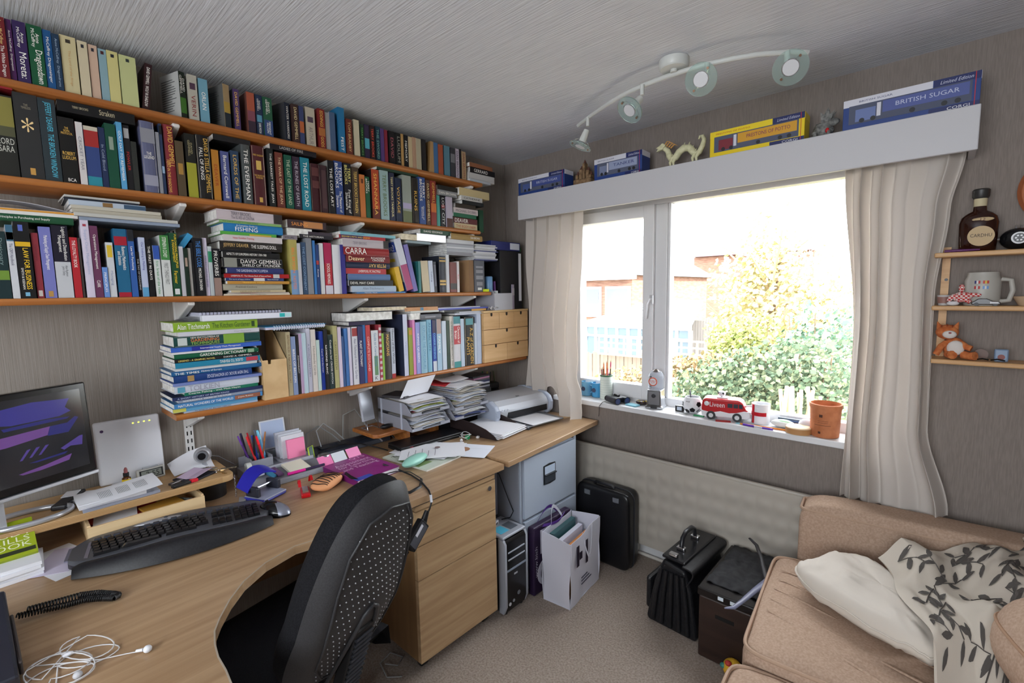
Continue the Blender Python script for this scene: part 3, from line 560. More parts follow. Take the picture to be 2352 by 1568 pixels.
pA = lying(3, Z4, .212, [(392, 1180, 1282, (226, 214, 188), {'th': .006, 't': ('Rules of the Examination', INK, (.1, .9))}), (440, 1170, 1218, (226, 210, 204), {'t': ('WHY DOES MY DOG...?', (190, 50, 50), (.4, .95), (.2, .85)), 'lt': 'WHY DOES MY DOG'}), (476, 1130, 1182, (214, 194, 152), {'t': ('A RECIPE GUIDE TO GREATER HAPPINESS', (90, 70, 60), (.3, .85))}), (378, 1096, 1108, (186, 180, 158), {'t': ('Practical Cookery', (90, 80, 70), (.45, .8), (.3, .7)), 'lt': 'Practical Cookery', 'hard': True}), (430, 1176, 1070, (216, 150, 54), {'t': ('TRAINING YOUR', (240, 200, 90), (.4, .8))}),
 (412, 1110, 1032, (40, 64, 130), {'t': [('The secret of happy children', W_, (.6, .95)), ('Steve Biddulph', W_, (.1, .3))], 'patch': [(0, 1, .35, .54, (225, 225, 228))], 'lt': 'The secret of happy children'}), (396, 1172, 980, (206, 30, 34), {'t': ('LIVERPOOL FC  The Ultimate Book of Stats and Facts', W_, (.3, .9), (.3, .7)), 'patch': [(0, 1, .16, .26, (225, 220, 215))]}), (430, 1110, 908, (48, 58, 122), {'t': ('THE GARDENING ENCYCLOPEDIA', (200, 205, 225), (.3, .85)), 'lt': 'THE GARDENING ENCYCLOPEDIA', 'hard': True}), (376, 1098, 785, (30, 30, 32), {'t': [('DAVID GEMMELL', W_, (.03, .72), (.45, .85)), ('SHIELD OF THUNDER', W_, (.05, .7), (.14, .38))], 'patch': [(.03, .97, .78, .98, (150, 150, 140))], 'hard': True, 'lt': 'SHIELD OF THUNDER'}), (372, 1062, 712, (28, 27, 28), {'t': ('ASPECTS OF EUROPEAN HISTORY 1789-1980', W_, (.25, .94), (.4, .8)), 'lt': 'ASPECTS OF EUROPEAN HISTORY'}), (346, 960, 690, (30, 30, 34)),
 (346, 1090, 582, (48, 42, 38), {'t': [('JEFFERY DEAVER', (206, 170, 110), (.56, .95), (.25, .75)), ('THE SLEEPING DOLL', W_, (.1, .52), (.25, .75))], 'hard': True, 'lt': 'THE SLEEPING DOLL'}), (384, 1090, 508, (222, 212, 212), {'t': ('New Toddler Taming', (200, 60, 70), (.5, .85), (.3, .7)), 'lt': 'New Toddler Taming'}), (346, 1020, 466, (90, 186, 66), {'patch': [(0, .5, .1, .5, (230, 190, 60))]}), (384, 1100, 368, (32, 132, 206), {'t': [('A Complete Guide to', W_, (.45, .8), (.62, .88)), ('FISHING', W_, (.45, .82), (.1, .6))], 'lt': 'FISHING', 'hard': True}), (332, 1080, 330, (144, 198, 112), {'t': ("THE ANGLER'S GUIDE TO COARSE FISHING", INK, (.4, .95))}), (302, 1090, 200, (214, 198, 204), {'t': [('TERRY BROOKS', (90, 90, 100), (.5, .8), (.5, .85)), ('The ELVES of CINTRA', (90, 90, 100), (.45, .8), (.15, .45))], 'patch': [(.02, .98, 0, .14, (60, 50, 50))], 'hard': True})], None, SH[3]['z']+.0003, .15, group='tall pile on the third shelf')
name_pile(pA, 'the tall third-shelf pile')
r3 += standing(3, Z4, XS3, [
 (1206, 1300, 580, (196, 182, 92), {'bands': [(0, .45, (126, 168, 214))], 't': ('BILL BRYSON  NOTES', (230, 120, 50), (.1, .85), (.3, .65)), 'n': 'mustard and blue'}), (1303, 1341, 622, (206, 206, 212)), (1346, 1405, 612, (54, 82, 116), {'t': ('THE LOST CONTINENT', (130, 160, 190))}), (1407, 1476, 562, (140, 144, 152)), (1486, 1515, 590, (54, 128, 206)), (1517, 1556, 640, (44, 76, 144), {'t': ('Korea', W_, (.3, .55)), 'patch': [(.1, .9, .6, .68, (210, 60, 60))]}), (1566, 1610, 622, (222, 222, 224)), (1616, 1706, 618, (200, 24, 84), {'bands': [(0, .17, (220, 216, 230)), (.17, .6, (206, 34, 50))], 't': ('SCHOOL MEMORIES', W_, (.2, .6)), 'n': 'magenta and red'}), (1716, 1815, 642, (242, 242, 246), {'n': 'thick white'}), (1820, 1868, 640, (50, 40, 150), {'bands': [(.0, 1, (50, 40, 150))]})], .15)
pB = lying(3, Z5, .21, [(92, 625, 905, (62, 138, 208), {'t': [('MICHAEL PALIN', W_, (.5, .95), (.2, .8)), ('Hemingway Adventure', (220, 100, 130), (.2, .48))], 'hard': True}), (46, 525, 838, (184, 206, 230), {'t': ('Alan Titchmarsh', (120, 130, 150), (.3, .78), (.4, .8)), 'hard': True}), (8, 490, 772, (28, 27, 30), {'t': ('DEVIL MAY CARE', W_, (.45, .97), (.3, .7)), 'lt': 'DEVIL MAY CARE'}), (0, 462, 704, (86, 122, 176), {'hard': True}), (-30, 415, 642, (212, 50, 56), {'t': ('LIVERPOOL FC FACTFILE', W_, (.15, .7)), 'lt': 'FACTFILE'}), (-20, 455, 574, (38, 48, 80), {'t': ('PETER KAY', (230, 190, 110), (.1, .5), (.2, .8), 0, -1), 'hard': True, 'n': 'navy and gold'}), (-20, 456, 494, (138, 34, 40), {'t': [('Deaver', (250, 220, 170), (.6, .95), (.2, .8)), ('ROADSIDE\nCROSSES', W_, (.12, .45), (.2, .8))], 'lt': 'ROADSIDE CROSSES', 'hard': True}), (-50, 448, 406, (172, 28, 34), {'t': ('CARRA', W_, (.52, .97), (.12, .9)), 'hard': True}), (-55, 440, 312, (204, 192, 198), {'t': ('TERRY BROOKS', (120, 110, 120), (.5, .8)), 'patch': [(.02, .98, .0, .12, (50, 40, 40))], 'hard': True}), (-100, 405, 272, (196, 32, 44), {'t': ("BREWER'S MYTH AND LEGEND", (240, 200, 60), (.35, .95)), 'patch': [(.05, .95, .5, .97, (44, 44, 100))], 'lt': 'MYTH AND LEGEND'}), (-90, 515, 238, (130, 200, 216), {'t': ('J.R.R. TOLKIEN', (40, 90, 140), (.5, .9))})], None, SH[3]['z']+.0003, .15, group='red pile on the third shelf')
name_pile(pB, 'the third-shelf pile of red books')
r3b = standing(3, Z5, XS3, [
 (560, 612, 640, (244, 190, 30), {'lean': -13, 'tx': -12, 'd': .15, 'n': 'leaning bright yellow'}), (640, 712, 330, (216, 220, 232), {'lean': -15, 'tx': -40, 'side': (206, 210, 222), 'd': .16, 'bands': [(0, .5, (190, 60, 120))], 'n': 'leaning magazine-thin white'}), (716, 762, 390, (120, 110, 190), {'lean': -13, 'tx': -34, 'd': .16, 'n': 'leaning violet'}),
 (775, 800, 570, (40, 130, 130), {'side': (40, 120, 118)}), (818, 895, 568, (216, 198, 160), {'lean': -4, 'tx': -5, 'n': 'cream page-side'}), (898, 944, 566, (206, 218, 236), {'lean': -3, 'tx': -4, 't': ('Talking', (90, 100, 140))}), (946, 974, 576, (44, 44, 56), {'lean': -2, 'tx': -2, 'patch': [(.1, .9, .2, .9, (96, 96, 110))]}), (1004, 1074, 512, (48, 54, 66), {'bands': [(.84, .88, GOLD), (.28, .34, GOLD), (.2, .25, GOLD), (.93, .95, GOLD)], 'hard': True, 'n': 'dark slate gold-banded'}), (1078, 1110, 500, (216, 220, 226)), (1118, 1188, 582, (130, 50, 40), {'bands': [(.1, .3, (60, 50, 50))], 'side': (140, 70, 60)}), (1192, 1218, 572, (226, 220, 220), {'t': ('Red', (200, 60, 60))}),
 (1318, 1378, 560, (156, 116, 76), {'pages': PAGE, 'side': (176, 134, 90), 'rz': 12, 'n': 'brown page-side'}), (1382, 1490, 562, (92, 96, 106), {'n': 'wide slate grey', 'patch': [(.3, .7, .06, .14, (230, 230, 230)), (.2, .8, .2, .2+.12, (150, 152, 160)), (.15, .85, .4, .52, (150, 152, 160)), (.15, .85, .6, .7, (150, 152, 160)), (.15, .85, .76, .82, (150, 152, 160))]})], .15)
r3 += r3b
name_row(r3, 'third shelf')
# print on the leaning magazine's cover
o = r3b[1]['o']
for q in r3b[1:2]:
    ya, x = q['y0'], q['x']; Mm = Matrix.Translation((x, ya+.001, SH[3]['z'])) @ Matrix.Rotation(radians(15), 4, 'X')
    hh = (q['top']-SH[3]['z'])/cos(radians(15))
    MB(Mm).box(-.15, -.002, -.0006, 0, hh*.8, hh*.99).build('cover_banner', bmat((40, 70, 170)), o)
    text('lent?', (-.05, -.0012, hh*.88), (1, 0, 0), (0, 0, 1), .08, .03, mat((235, 235, 240)), o, Mm)
    MB(Mm).box(-.13, -.03, -.0006, 0, hh*.62, hh*.68).build('cover_strip', bmat((230, 200, 40)), o)
    MB(Mm).box(-.15, -.002, -.0006, 0, 0, hh*.22).build('cover_foot', bmat((40, 60, 150)), o)
def flat1(k, conv, xs, it, base, z0, nm, where, **kw):
    p = lying(k, conv, xs, [it] if not isinstance(it, list) else it, base, z0, group='books laid on the upright rows', **kw)
    name_pile(p, where); return p
flat1(3, Z4, .2, [(1100, 1270, 492, (150, 140, 150), {'th': .018, 't': ('VISUAL', INK, (.2, .9))}), (1150, 1450, 400, (196, 178, 150), {'fore': 1, 'th': .030, 'n': 'cream pages-out'}), (1150, 1620, 310, (70, 50, 56), {'th': .032, 't': ('SAILING', (230, 150, 70), (.5, .9)), 'patch': [(.1, .9, .1, .6, (214, 140, 80))], 'n': 'plum and orange'})], r3, 1.68, 'x', 'the heap right of the tall pile')
flat1(3, Z4, .195, [(1300, 1700, 540, (48, 46, 54), {'th': .016, 't': ('THE HISTORIAN', W_, (.3, .9))}), (1400, 1690, 520, (74, 62, 74), {'th': .012})], r3, 1.68, 'x', 'the pair before the red pile')
u = flat1(3, Z5, .2, [(640, 900, 430, (150, 172, 180), {'th': .012}), (750, 1075, 300, (150, 150, 152), {'fore': 1, 'th': .040, 'pages': mat((190, 190, 194), .25, .7), 'n': 'silver-edged', 'hard': True}), (790, 1125, 235, (36, 84, 56), {'th': .022, 't': ('DAVID EDDINGS', W_, (.3, .9)), 'n': 'dark green'})], r3, 1.68, 'x', 'the heap over page-side books')
flat1(3, Z5, .21, [(575, 752, 360, (196, 176, 132), {'fore': 1, 'th': .028, 'pages': PAGE, 'd': .13, 'n': 'tan page-side'})], r3+u[:1], 1.68, 'x', 'the space atop leaning magazines')
mags = [(1080, 1370, 500-i*16, random.choice([(206, 208, 212), (150, 152, 160), (220, 222, 226), (176, 180, 190)]), {'th': .007+.002*(i % 3), 'd': .16, 'cat': 'magazine'}) for i in range(9)]
v = flat1(3, Z5, .21, mags+[(1120, 1465, 330, (176, 138, 70), {'th': .030, 't': ('DAN BROWN', W_, (.1, .4), (.3, .7)), 'n': 'tan and gold', 'hard': True})], r3, 1.66, 'x', 'the magazine heap', jit=2)
mags = [(1380+random.randint(-20, 20), 1600+random.randint(0, 40), 560-i*14, random.choice([(206, 208, 212), (60, 70, 130), (220, 222, 226), (186, 190, 200)]), {'th': .006+.002*(i % 3), 'd': .17, 'cat': 'magazine'}) for i in range(11)]
flat1(3, Z5, .215, mags, r3, 1.63, 'x', 'the end magazine heap, third shelf', jit=2)
# papers over the left end of the third shelf
flat1(3, Z3, .21, [(-100, 740, 392, (30, 90, 56), {'th': .020, 'd': .19, 't': ('Principles in Purchasing and Supply', W_, (.3, .9), (.3, .7)), 'hard': True, 'n': 'big dark green'}), (-100, 780, 330, (236, 232, 226), {'th': .016, 'd': .19, 'patch': [(.6, .95, 0, .97, (236, 160, 50))], 'n': 'orange-edged white'})], r3, 1.70, 'x', 'the left heap, third shelf', jit=.3)
flat1(3, Z3, .21, [(790, 1800, 560, (150, 166, 190), {'th': .010, 'd': .18, 'tilt': 0}), (740, 1780, 520, (206, 204, 196), {'th': .010, 'd': .18}), (720, 1620, 480, (196, 186, 166), {'th': .012, 'd': .18}), (710, 1610, 440, (206, 200, 180), {'th': .010, 'd': .18}), (690, 1460, 300, (190, 204, 220), {'th': .016, 'd': .17, 'patch': [(.1, .9, .45, .58, (150, 110, 60)), (.1, .9, .0, .3, (60, 90, 120))], 'n': 'pale blue comic-thick'}), (640, 1390, 250, (40, 46, 60), {'th': .006}), (640, 1400, 220, (196, 196, 190), {'th': .006})], r3, 1.72, 'x', 'the left magazine heap', jit=2.5)
cz_ = max(q['top'] for q in r3 if q['y1'] < yat(184, .2, 1.7))+.038
solo(MB().sheet(lambda u, v: (.04+.155*u, yat(0, .2, 1.75)-.12+.34*v, cz_+.034*sin(pi*min(1, v*1.25))*(1-.35*u)+.010*max(0, v-.8)*5*u), 8, 14, .001), 'curled_paper', mat((206, 204, 210), .6), 'large white sheet arching over the heap at the left of the third shelf', 'paper', smooth=60)
cy = solo(MB(Matrix.Translation((.19, yat(412, .19, 1.62), 1.655)) @ Matrix.Rotation(radians(-34), 4, 'X')).box(-.10, 0, 0, .018, -.06, .055), 'booklet', bmat((60, 170, 226)), 'bright cyan booklet poking up tilted behind the third-shelf books', 'booklet')

# ---- lowest shelf
XS4 = .210
SP = lying(4, Z6, .214, [
 (410, 1235, 1300, (176, 196, 224), {'t': ('IN SEARCH OF BRITISH HEROES', INK, (.3, .95), (.2, .8)), 'hard': True, 'lt': 'IN SEARCH OF BRITISH HEROES'}), (280, 1232, 1272, (90, 170, 220), {'patch': [(.05, .95, .86, 1, (226, 220, 90))]}), (296, 1290, 1222, (62, 138, 206), {'t': [('NATURAL WONDERS OF THE WORLD', W_, (.36, .96), (.25, .75)), ('Joyce Robins', W_, (.12, .3), (.3, .7))], 'patch': [(.05, .95, .03, .34, (170, 100, 70))], 'lt': 'NATURAL WONDERS OF THE WORLD'}), (346, 1290, 1178, (150, 160, 182), {'t': ('NOSTRADAMUS  VISIONS OF THE FUTURE', W_, (.4, .95), (.25, .8)), 'lt': 'VISIONS OF THE FUTURE'}), (276, 1290, 1148, (38, 54, 104), {'t': ('A SHORT HISTORY OF BRITISH KINGS', (190, 200, 220), (.4, .95))}), (414, 1240, 1088, (22, 126, 94), {'t': ('Coarse Fishing - with Matt Hayes', W_, (.25, .96), (.2, .85)), 'hard': True, 'lt': 'Coarse Fishing'}), (300, 1252, 1016, (214, 222, 236), {'t': ('TOLKIEN', (150, 150, 165), (.5, .85), (.15, .85)), 'patch': [(.1, .8, .89, .97, (90, 170, 200))], 'hard': True}), (282, 1280, 990, (118, 138, 206), {}), (290, 1172, 906, (28, 66, 140), {'t': ('THE NEW BOOK OF KNOWLEDGE', (200, 205, 225), (.05, .6), (.2, .8), 0, -1), 'patch': [(.08, .92, .76, .84, (190, 150, 90))], 'hard': True, 'lt': 'NEW BOOK OF KNOWLEDGE'}), (268, 1290, 858, (34, 104, 166), {'t': [('THE TIMES', W_, (.72, .97), (.2, .7)), ('History of Europe', W_, (.48, .7), (.25, .75))], 'hard': True, 'lt': 'History of Europe'}), (312, 1228, 818, (222, 224, 224)), (310, 1262, 758, (30, 142, 182), {'t': [('GUIDE TO FISHING', W_, (.22, .5), (.25, .8), 0, -1)], 'patch': [(.1, .9, .03, .18, (214, 60, 80))], 'lt': 'GUIDE TO FISHING'}), (300, 1255, 718, (30, 30, 32), {'t': [('LEGEND - A GRAPHIC NOVEL', (240, 220, 120), (.55, .96), (.25, .75)), ('DAVID A. GEMMELL', W_, (.1, .45), (.25, .75))], 'lt': 'A GRAPHIC NOVEL'}), (300, 1245, 660, (18, 104, 68), {'t': ('GARDENING DICTIONARY', W_, (.16, .72), (.2, .8)), 'patch': [(.1, .9, .06, .14, (150, 190, 150))], 'hard': True, 'lt': 'GARDENING DICTIONARY'}), (264, 1070, 640, (230, 230, 232)), (264, 1276, 586, (54, 104, 214), {'t': ('International Supply Chain Management', W_, (.25, .7), (.25, .7)), 'patch': [(.05, .95, .6, .79, (40, 50, 170))], 'lt': 'Supply Chain Management'}), (298, 1262, 460, (28, 82, 76), {'t': [('NEW ENCYCLOPEDIA OF', W_, (.5, .82), (.75, .9)), ('GARDENING', (220, 120, 60), (.5, .82), (.45, .72)), ('TECHNIQUES', (150, 190, 80), (.5, .82), (.12, .42))], 'patch': [(.02, .98, .2, .45, (140, 190, 60)), (.15, .85, .86, .96, (210, 220, 215))], 'hard': True, 'lt': 'GARDENING TECHNIQUES'}), (344, 1252, 408, (220, 218, 228), {'t': ('Gardeners', (150, 150, 160), (.1, .35))}), (288, 1236, 300, (152, 196, 42), {'t': [('Alan Titchmarsh', W_, (.6, .96), (.25, .8)), ('The Kitchen Gardener', (60, 90, 40), (.1, .57), (.25, .8))], 'patch': [(.2, .8, .04, .08, (60, 90, 40))], 'hard': True, 'lt': 'The Kitchen Gardener'})], None, SH[4]['z']+.0003, .19, group='tall pile on the lowest shelf')
name_pile(SP, 'the tall lowest-shelf pile')
top = SP[-1]['top']
bf = thing('box_file', 'white flat document file with teal label on the lowest-shelf pile', 'file', (.12, yat(340+1100*.204, .22, top), top), 'files')
y0, y1 = yat(465.5, .23, top), yat(670.8, .23, top)
MB().box(.03, .23, y0, y1, top+.0005, top+.022).build('cover', mat((222, 224, 234), .4), bf, bevel=.002)
MB().box(.2295, .2306, y1-.048, y1-.028, top+.004, top+.019).build('label', mat((40, 178, 176), .5), bf)
MB().box(.2295, .2306, y1-.026, y1-.004, top+.004, top+.019).build('barcode_label', mat((180, 220, 220), .5), bf)
for i in range(6): MB(FR((.12, y0+.01, top+.001+.003*i), 0)).box(-.09, .08, -.055+.008*i, .0, 0, .0016).build('loose_sheet', mat((110+14*i, 112+14*i, 116+14*i), .6), bf)
nb = thing('spiral_notebook', 'lilac spiral notebook lying on the white document file', 'notebook', (.12, y0+.05, top+.022), 'notebooks')
MB().box(.04, .205, y0-.003, y1-.03, top+.0225, top+.031).build('page_block', mat((196, 196, 214), .6), nb)
MB().box(.04, .205, y0-.003, y1-.03, top+.031, top+.0322).build('cover', mat((90, 92, 104), .5), nb)
for i in range(24):
    yy = y0+.004+i*(y1-y0-.04)/23
    MB().tube([(.207+.0095*cos(a), yy, top+.0275+.0075*sin(a)) for a in [2*pi*q/9 for q in range(9)]], .0011, 5, True).build('wire_ring', mat((40, 40, 46), .4, .6), nb)
# wooden magazine file with papers
f0, f1 = yat(607, .218, 1.1), yat(662.5, .218, 1.1); fz = SH[4]['z']+.0004
mf = thing('magazine_file', 'raw board magazine file stuffed with papers, beside the tall pile', 'file', (.12, (f0+f1)/2, fz))
mdf = tex_mat('raw_board', (196, 162, 116), (212, 180, 134), (1, 1, 1), 14, 3, .8)
MB().prism([(f0, fz), (f1, fz), (f1, fz+.158), (f0+.035, fz+.158), (f0+.033, fz+.142), (f0+.022, fz+.142), (f0+.021, fz+.158), (f0, fz+.158)], .212, .218, 'yz').build('front', mdf, mf)
for y in (f0, f1-.004): MB().prism([(.02, fz), (.212, fz), (.212, fz+.158), (.09, fz+.27), (.02, fz+.27)], y, y+.004, 'xz').build('side', mdf, mf)
MB().box(.02, .212, f0+.004, f1-.004, fz, fz+.004).build('bottom', mdf, mf)
pb = thing('paper_bundle', 'grey-lilac bundle of papers curling out of the board magazine file', 'papers', (.12, f0+.02, fz+.006))
for i in range(7):
    yy = f0+.006+i*.005
    def pf(u, v, yy=yy, i=i): return (.04+.165*u, yy-.028*v*v*(1-u*.3)-.004*i*v*v, fz+.006+(.255-.012*i)*v - .10*max(0, u-.45)**1.3*v)
    MB().sheet(pf, 6, 8, .0012).build('sheet', mat((176+8*i, 174+8*i, 190+6*i), .6), pb, smooth=60)
r4 = standing(4, Z6, XS4, [
 (1592, 1642, 402, (194, 178, 136), {'t': ('BRITISH ISLES  A NATURAL HISTORY', (110, 80, 50), (.2, .95)), 'side': (170, 150, 110), 'lt': 'BRITISH ISLES'}), (1646, 1697, 452, (136, 156, 200), {'t': ('BIRDS OF BRITAIN', W_)}), (1700, 1731, 432, (40, 40, 44), {'t': ('PHOTOGRAPHY', W_)}), (1733, 1769, 420, (224, 186, 224)), (1773, 1813, 412, (196, 222, 232)), (1816, 1861, 362, (222, 222, 242), {'t': ('A WORLD HISTORY', (120, 120, 150))}), (1871, 1921, 372, (228, 218, 208), {'t': ('Handmade Cards', (120, 110, 100))}), (1923, 1961, 492, (196, 222, 212)), (1966, 2006, 392, (44, 78, 206), {'t': ('Carol Vorderman', W_)}), (2010, 2051, 372, (30, 30, 34), {'t': ('RAYMOND BLANC', W_)}), (2053, 2106, 432, (28, 52, 52), {'t': ('Could you be? CROSS STITCH', W_), 'lt': 'CROSS STITCH', 'n': 'dark teal'}), (2111, 2161, 332, (188, 182, 118), {'t': ('CROSS STITCH', (90, 80, 50), (.3, .75)), 'lt': 'CROSS STITCH', 'n': 'olive'}), (2166, 2204, 346, (224, 204, 224)), (2206, 2232, 452, (54, 92, 150)), (2236, 2275, 362, (64, 128, 206)), (2281, 2310, 352, (220, 210, 230))], .17)
r4 += standing(4, Z7, XS4, [
 (266, 326, 442, (228, 228, 234), {'bands': [(.84, .98, (180, 60, 60))], 't': ('Alan Titchmarsh How to Garden', (80, 80, 110), (.1, .8))}), (331, 386, 436, (48, 48, 104), {'t': ('PLANT DICTIONARY', W_, (.3, .75)), 'lt': 'PLANT DICTIONARY'}), (388, 415, 422, (44, 108, 178)), (419, 469, 422, (216, 54, 60), {'t': ('COMPLETE SCOTLAND', (240, 200, 190), (.2, .8))}), (479, 557, 482, (226, 230, 232), {'t': [('Guide to Coarse Fishing', (70, 110, 150), (.3, .95)), ('K', INK, (.03, .1), (.3, .7), True)], 'patch': [(.3, .8, .12, .5, (110, 160, 110))], 'lt': 'Guide to Coarse Fishing'}), (563, 591, 417, (190, 60, 76), {'bands': [(i/10, i/10+.05, (225, 200, 200)) for i in range(10)], 'n': 'red gingham'}), (593, 616, 516, (150, 206, 66)), (621, 691, 502, (76, 70, 64), {'t': ('MAGICIANS', GOLD, (.5, .95)), 'hard': True}), (693, 736, 456, (196, 204, 218), {'bands': [(0, .09, (190, 40, 40))], 't': ('History of the World', INK, (.3, .98), (.15, .85)), 'lt': 'History of the World'}), (833, 886, 302, (208, 214, 240), {'t': ('Venice', (150, 160, 190), (.3, .6)), 'side': (44, 52, 80), 'rz': 9, 'n': 'tall white'}), (893, 936, 452, (160, 168, 44), {'patch': [(.1, .9, .85, .95, (230, 150, 40))]}), (938, 966, 366, (240, 136, 198)), (971, 1021, 392, (156, 166, 234), {'t': ('KINGS QUEENS', W_)}), (1031, 1096, 382, (156, 206, 228), {'t': ('EXPLORE THE DINOSAURS', (90, 140, 170)), 'hard': True}), (1101, 1150, 362, (136, 198, 224), {'t': ('ANIMAL LIFE', (60, 110, 140), (.4, .95)), 'lt': 'ANIMAL LIFE', 'hard': True}), (1156, 1199, 366, (36, 70, 178), {'bands': [(.75, 1, (60, 50, 90)), (.0, .2, (210, 220, 230))], 't': ('COARSE FISHING', (120, 190, 230), (.25, .75)), 'n': 'royal blue'}), (1206, 1256, 356, (170, 206, 230), {'bands': [(.72, 1, (190, 160, 150))], 't': ('FAMILY', W_)}), (1266, 1311, 376, (208, 222, 236)), (1316, 1347, 372, (44, 70, 50)), (1351, 1391, 322, (230, 224, 212), {'t': ('GUINNESS WORLD RECORDS 2000', (90, 90, 80), (.05, .9)), 'lt': 'WORLD RECORDS 2000'}), (1396, 1470, 326, (224, 222, 226), {'bands': [(.86, 1, (60, 150, 160)), (0, .12, (60, 160, 160))], 'patch': [(.0, 1, .46, .82, (206, 50, 60))], 't': ('Chronicle of\nBritain', W_, (.48, .8), (.1, .9)), 'lt': 'Chronicle of Britain', 'hard': True}), (1472, 1511, 352, (196, 216, 236)), (1521, 1621, 332, (26, 25, 24), {'t': ('A-Z of GARDEN\nPLANTS', GOLD, (.04, .78), (.15, .85)), 'patch': [(.1, .9, .84, .97, (90, 170, 180))], 'hard': True, 'lt': 'GARDEN PLANTS'}), (1625, 1650, 402, (206, 218, 234)), (1652, 1698, 298, (196, 212, 238), {'n': 'tall pale blue'}), (1700, 1722, 322, (224, 228, 236))], .17)
name_row(r4, 'lowest shelf')
sn = thing('spiral_notebook', 'bright blue spiral notebook lying on the lowest-shelf books', 'notebook', (.12, .9, 1.31), 'notebooks')
za = max([q['top'] for q in r4[:13]]+[fz+.27])+.001; n0, n1 = yat(612, .21, za), yat(748, .21, za)
MB().box(.05, .205, n0, n1, za, za+.010).build('page_block', mat((210, 206, 226), .6), sn)
MB().box(.045, .21, n0-.002, n1+.002, za+.0101, za+.012).build('cover', mat((40, 150, 205), .4), sn)
for i in range(22):
    yy = n0+.03+i*(n1-n0-.04)/21
    MB().tube([(.209+.009*cos(a), yy, za+.006+.009*sin(a)) for a in [2*pi*q/9 for q in range(9)]], .0013, 5, True).build('wire_ring', mat((225, 235, 245), .3), sn)
e = flat1(4, Z7, .20, [(205, 500, 350, (54, 44, 80), {'th': .016, 'n': 'dark violet'}), (180, 700, 255, (28, 27, 30), {'th': .042, 'fore': 1, 'd': .15, 'n': 'thick black pages-out', 'hard': True}), (470, 860, 196, (38, 40, 70), {'th': .022, 'fore': 1, 'pages': PAGE, 'hard': True, 'n': 'navy page-side'})], r4, 1.29, 'x', 'the heap beside tall white book')
flat1(4, Z7, .2, [(895, 1010, 300, (120, 120, 124), {'th': .034, 'fore': 1, 'n': 'small grey pages-out'}), (900, 1215, 215, (220, 222, 216), {'th': .010, 'n': 'thin white'}), (830, 1205, 150, (226, 160, 100), {'th': .018, 't': ('Cleverer Than', (180, 110, 60), (.2, .9)), 'patch': [(.1, .9, .45, .55, (60, 140, 180))], 'n': 'peach'})], r4, 1.33, 'x', 'the heap over pale blue books')
flat1(4, Z7, .205, [(1012, 1246, 262, (104, 106, 114), {'th': .028, 'hard': True, 'patch': [(.35, .65, .3, .8, (150, 152, 160))], 'n': 'slate'})], r4, 1.33, 'x', 'the spot over the royal blue book')
flat1(4, Z7, .21, [(1400, 1715, 280, (206, 212, 228), {'th': .010, 'cat': 'booklet'}), (1450, 1716, 248, (220, 224, 234), {'th': .008, 'cat': 'booklet'}), (1285, 1755, 208, (34, 34, 34), {'th': .012, 'patch': [(.1, .9, .02, .38, (240, 170, 50))], 'n': 'black and yellow'}), (1210, 1770, 160, (90, 100, 206), {'th': .008, 'n': 'royal violet'}), (1215, 1680, 140, (214, 220, 240), {'th': .005})], r4, 1.35, 'x', 'the heap over GARDEN PLANTS', jit=2)
# ================================================================== desks, cabinets, chair
oak_y = wood('oak_veneer_along_wall', (156, 124, 92), (180, 150, 116), 'y', .28, 22, 2.2, bump=.02)
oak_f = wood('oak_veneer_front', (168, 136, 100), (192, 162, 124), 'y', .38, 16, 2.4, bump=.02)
oak_d = wood('oak_veneer_side_shaded', (128, 96, 64), (146, 112, 76), 'z', .45, 16, 2.2)  # darker oak copy with the shadow on side panels painted in
grey_m = mat((96, 100, 108), .4, .3, name='grey_metal')
DZ = .725
dk = thing('office_desk', 'large oak veneer wave desk holding the keyboard and monitor stand', 'desk', (.4, .5, 0))
curve = [(.797, .62), (.783, .551), (.810, .457), (.858, .386), (.914, .336), (.972, .297), (1.011, .276), (1.056, .264), (1.103, .257), (1.154, .256), (1.22, .250)]
outl = [(.015, 1.447), (.797, 1.451)]+curve+[(1.30, .22), (1.30, -1.0), (.015, -1.0)]
MB().prism(outl, DZ-.025, DZ).build('desk_top', oak_y, dk)
# grey edging strip round the curve, coming loose
nrm = []
ed = MB()
pts = [(.797, .893)]+curve
vs = []
for i, (x, y) in enumerate(pts):
    a = Vector(pts[min(i+1, len(pts)-1)])-Vector(pts[max(i-1, 0)]); n_ = Vector((-a.y, a.x)).normalized()*-1
    vs.append(((x, y), n_))
for (p, n1), (q, n2) in zip(vs, vs[1:]):
    a = [Vector((p[0], p[1], 0))+Vector((n1.x, n1.y, 0))*e for e in (.0004, .0035)]; b = [Vector((q[0], q[1], 0))+Vector((n2.x, n2.y, 0))*e for e in (.0004, .0035)]
    z0, z1 = DZ-.026, DZ+.0008
    ed.add([(a[0].x, a[0].y, z0), (a[1].x, a[1].y, z0), (b[1].x, b[1].y, z0), (b[0].x, b[0].y, z0), (a[0].x, a[0].y, z1), (a[1].x, a[1].y, z1), (b[1].x, b[1].y, z1), (b[0].x, b[0].y, z1)], [(0, 3, 2, 1), (4, 5, 6, 7), (0, 1, 5, 4), (1, 2, 6, 5), (2, 3, 7, 6), (3, 0, 4, 7)])
o = ed.build('edging_strip', mat((168, 156, 140), .5), dk); o['label'] = 'worn grey edging strip'
MB().box(.752, .785, .88, 1.43, DZ-.033, DZ-.0255).build('front_rail', grey_m, dk)
MB().box(.10, .135, -.9, 1.43, DZ-.065, DZ-.0255).build('back_rail', grey_m, dk)
MB().box(.12, .74, 1.408, 1.435, DZ-.055, DZ-.0255).build('cross_rail', grey_m, dk)
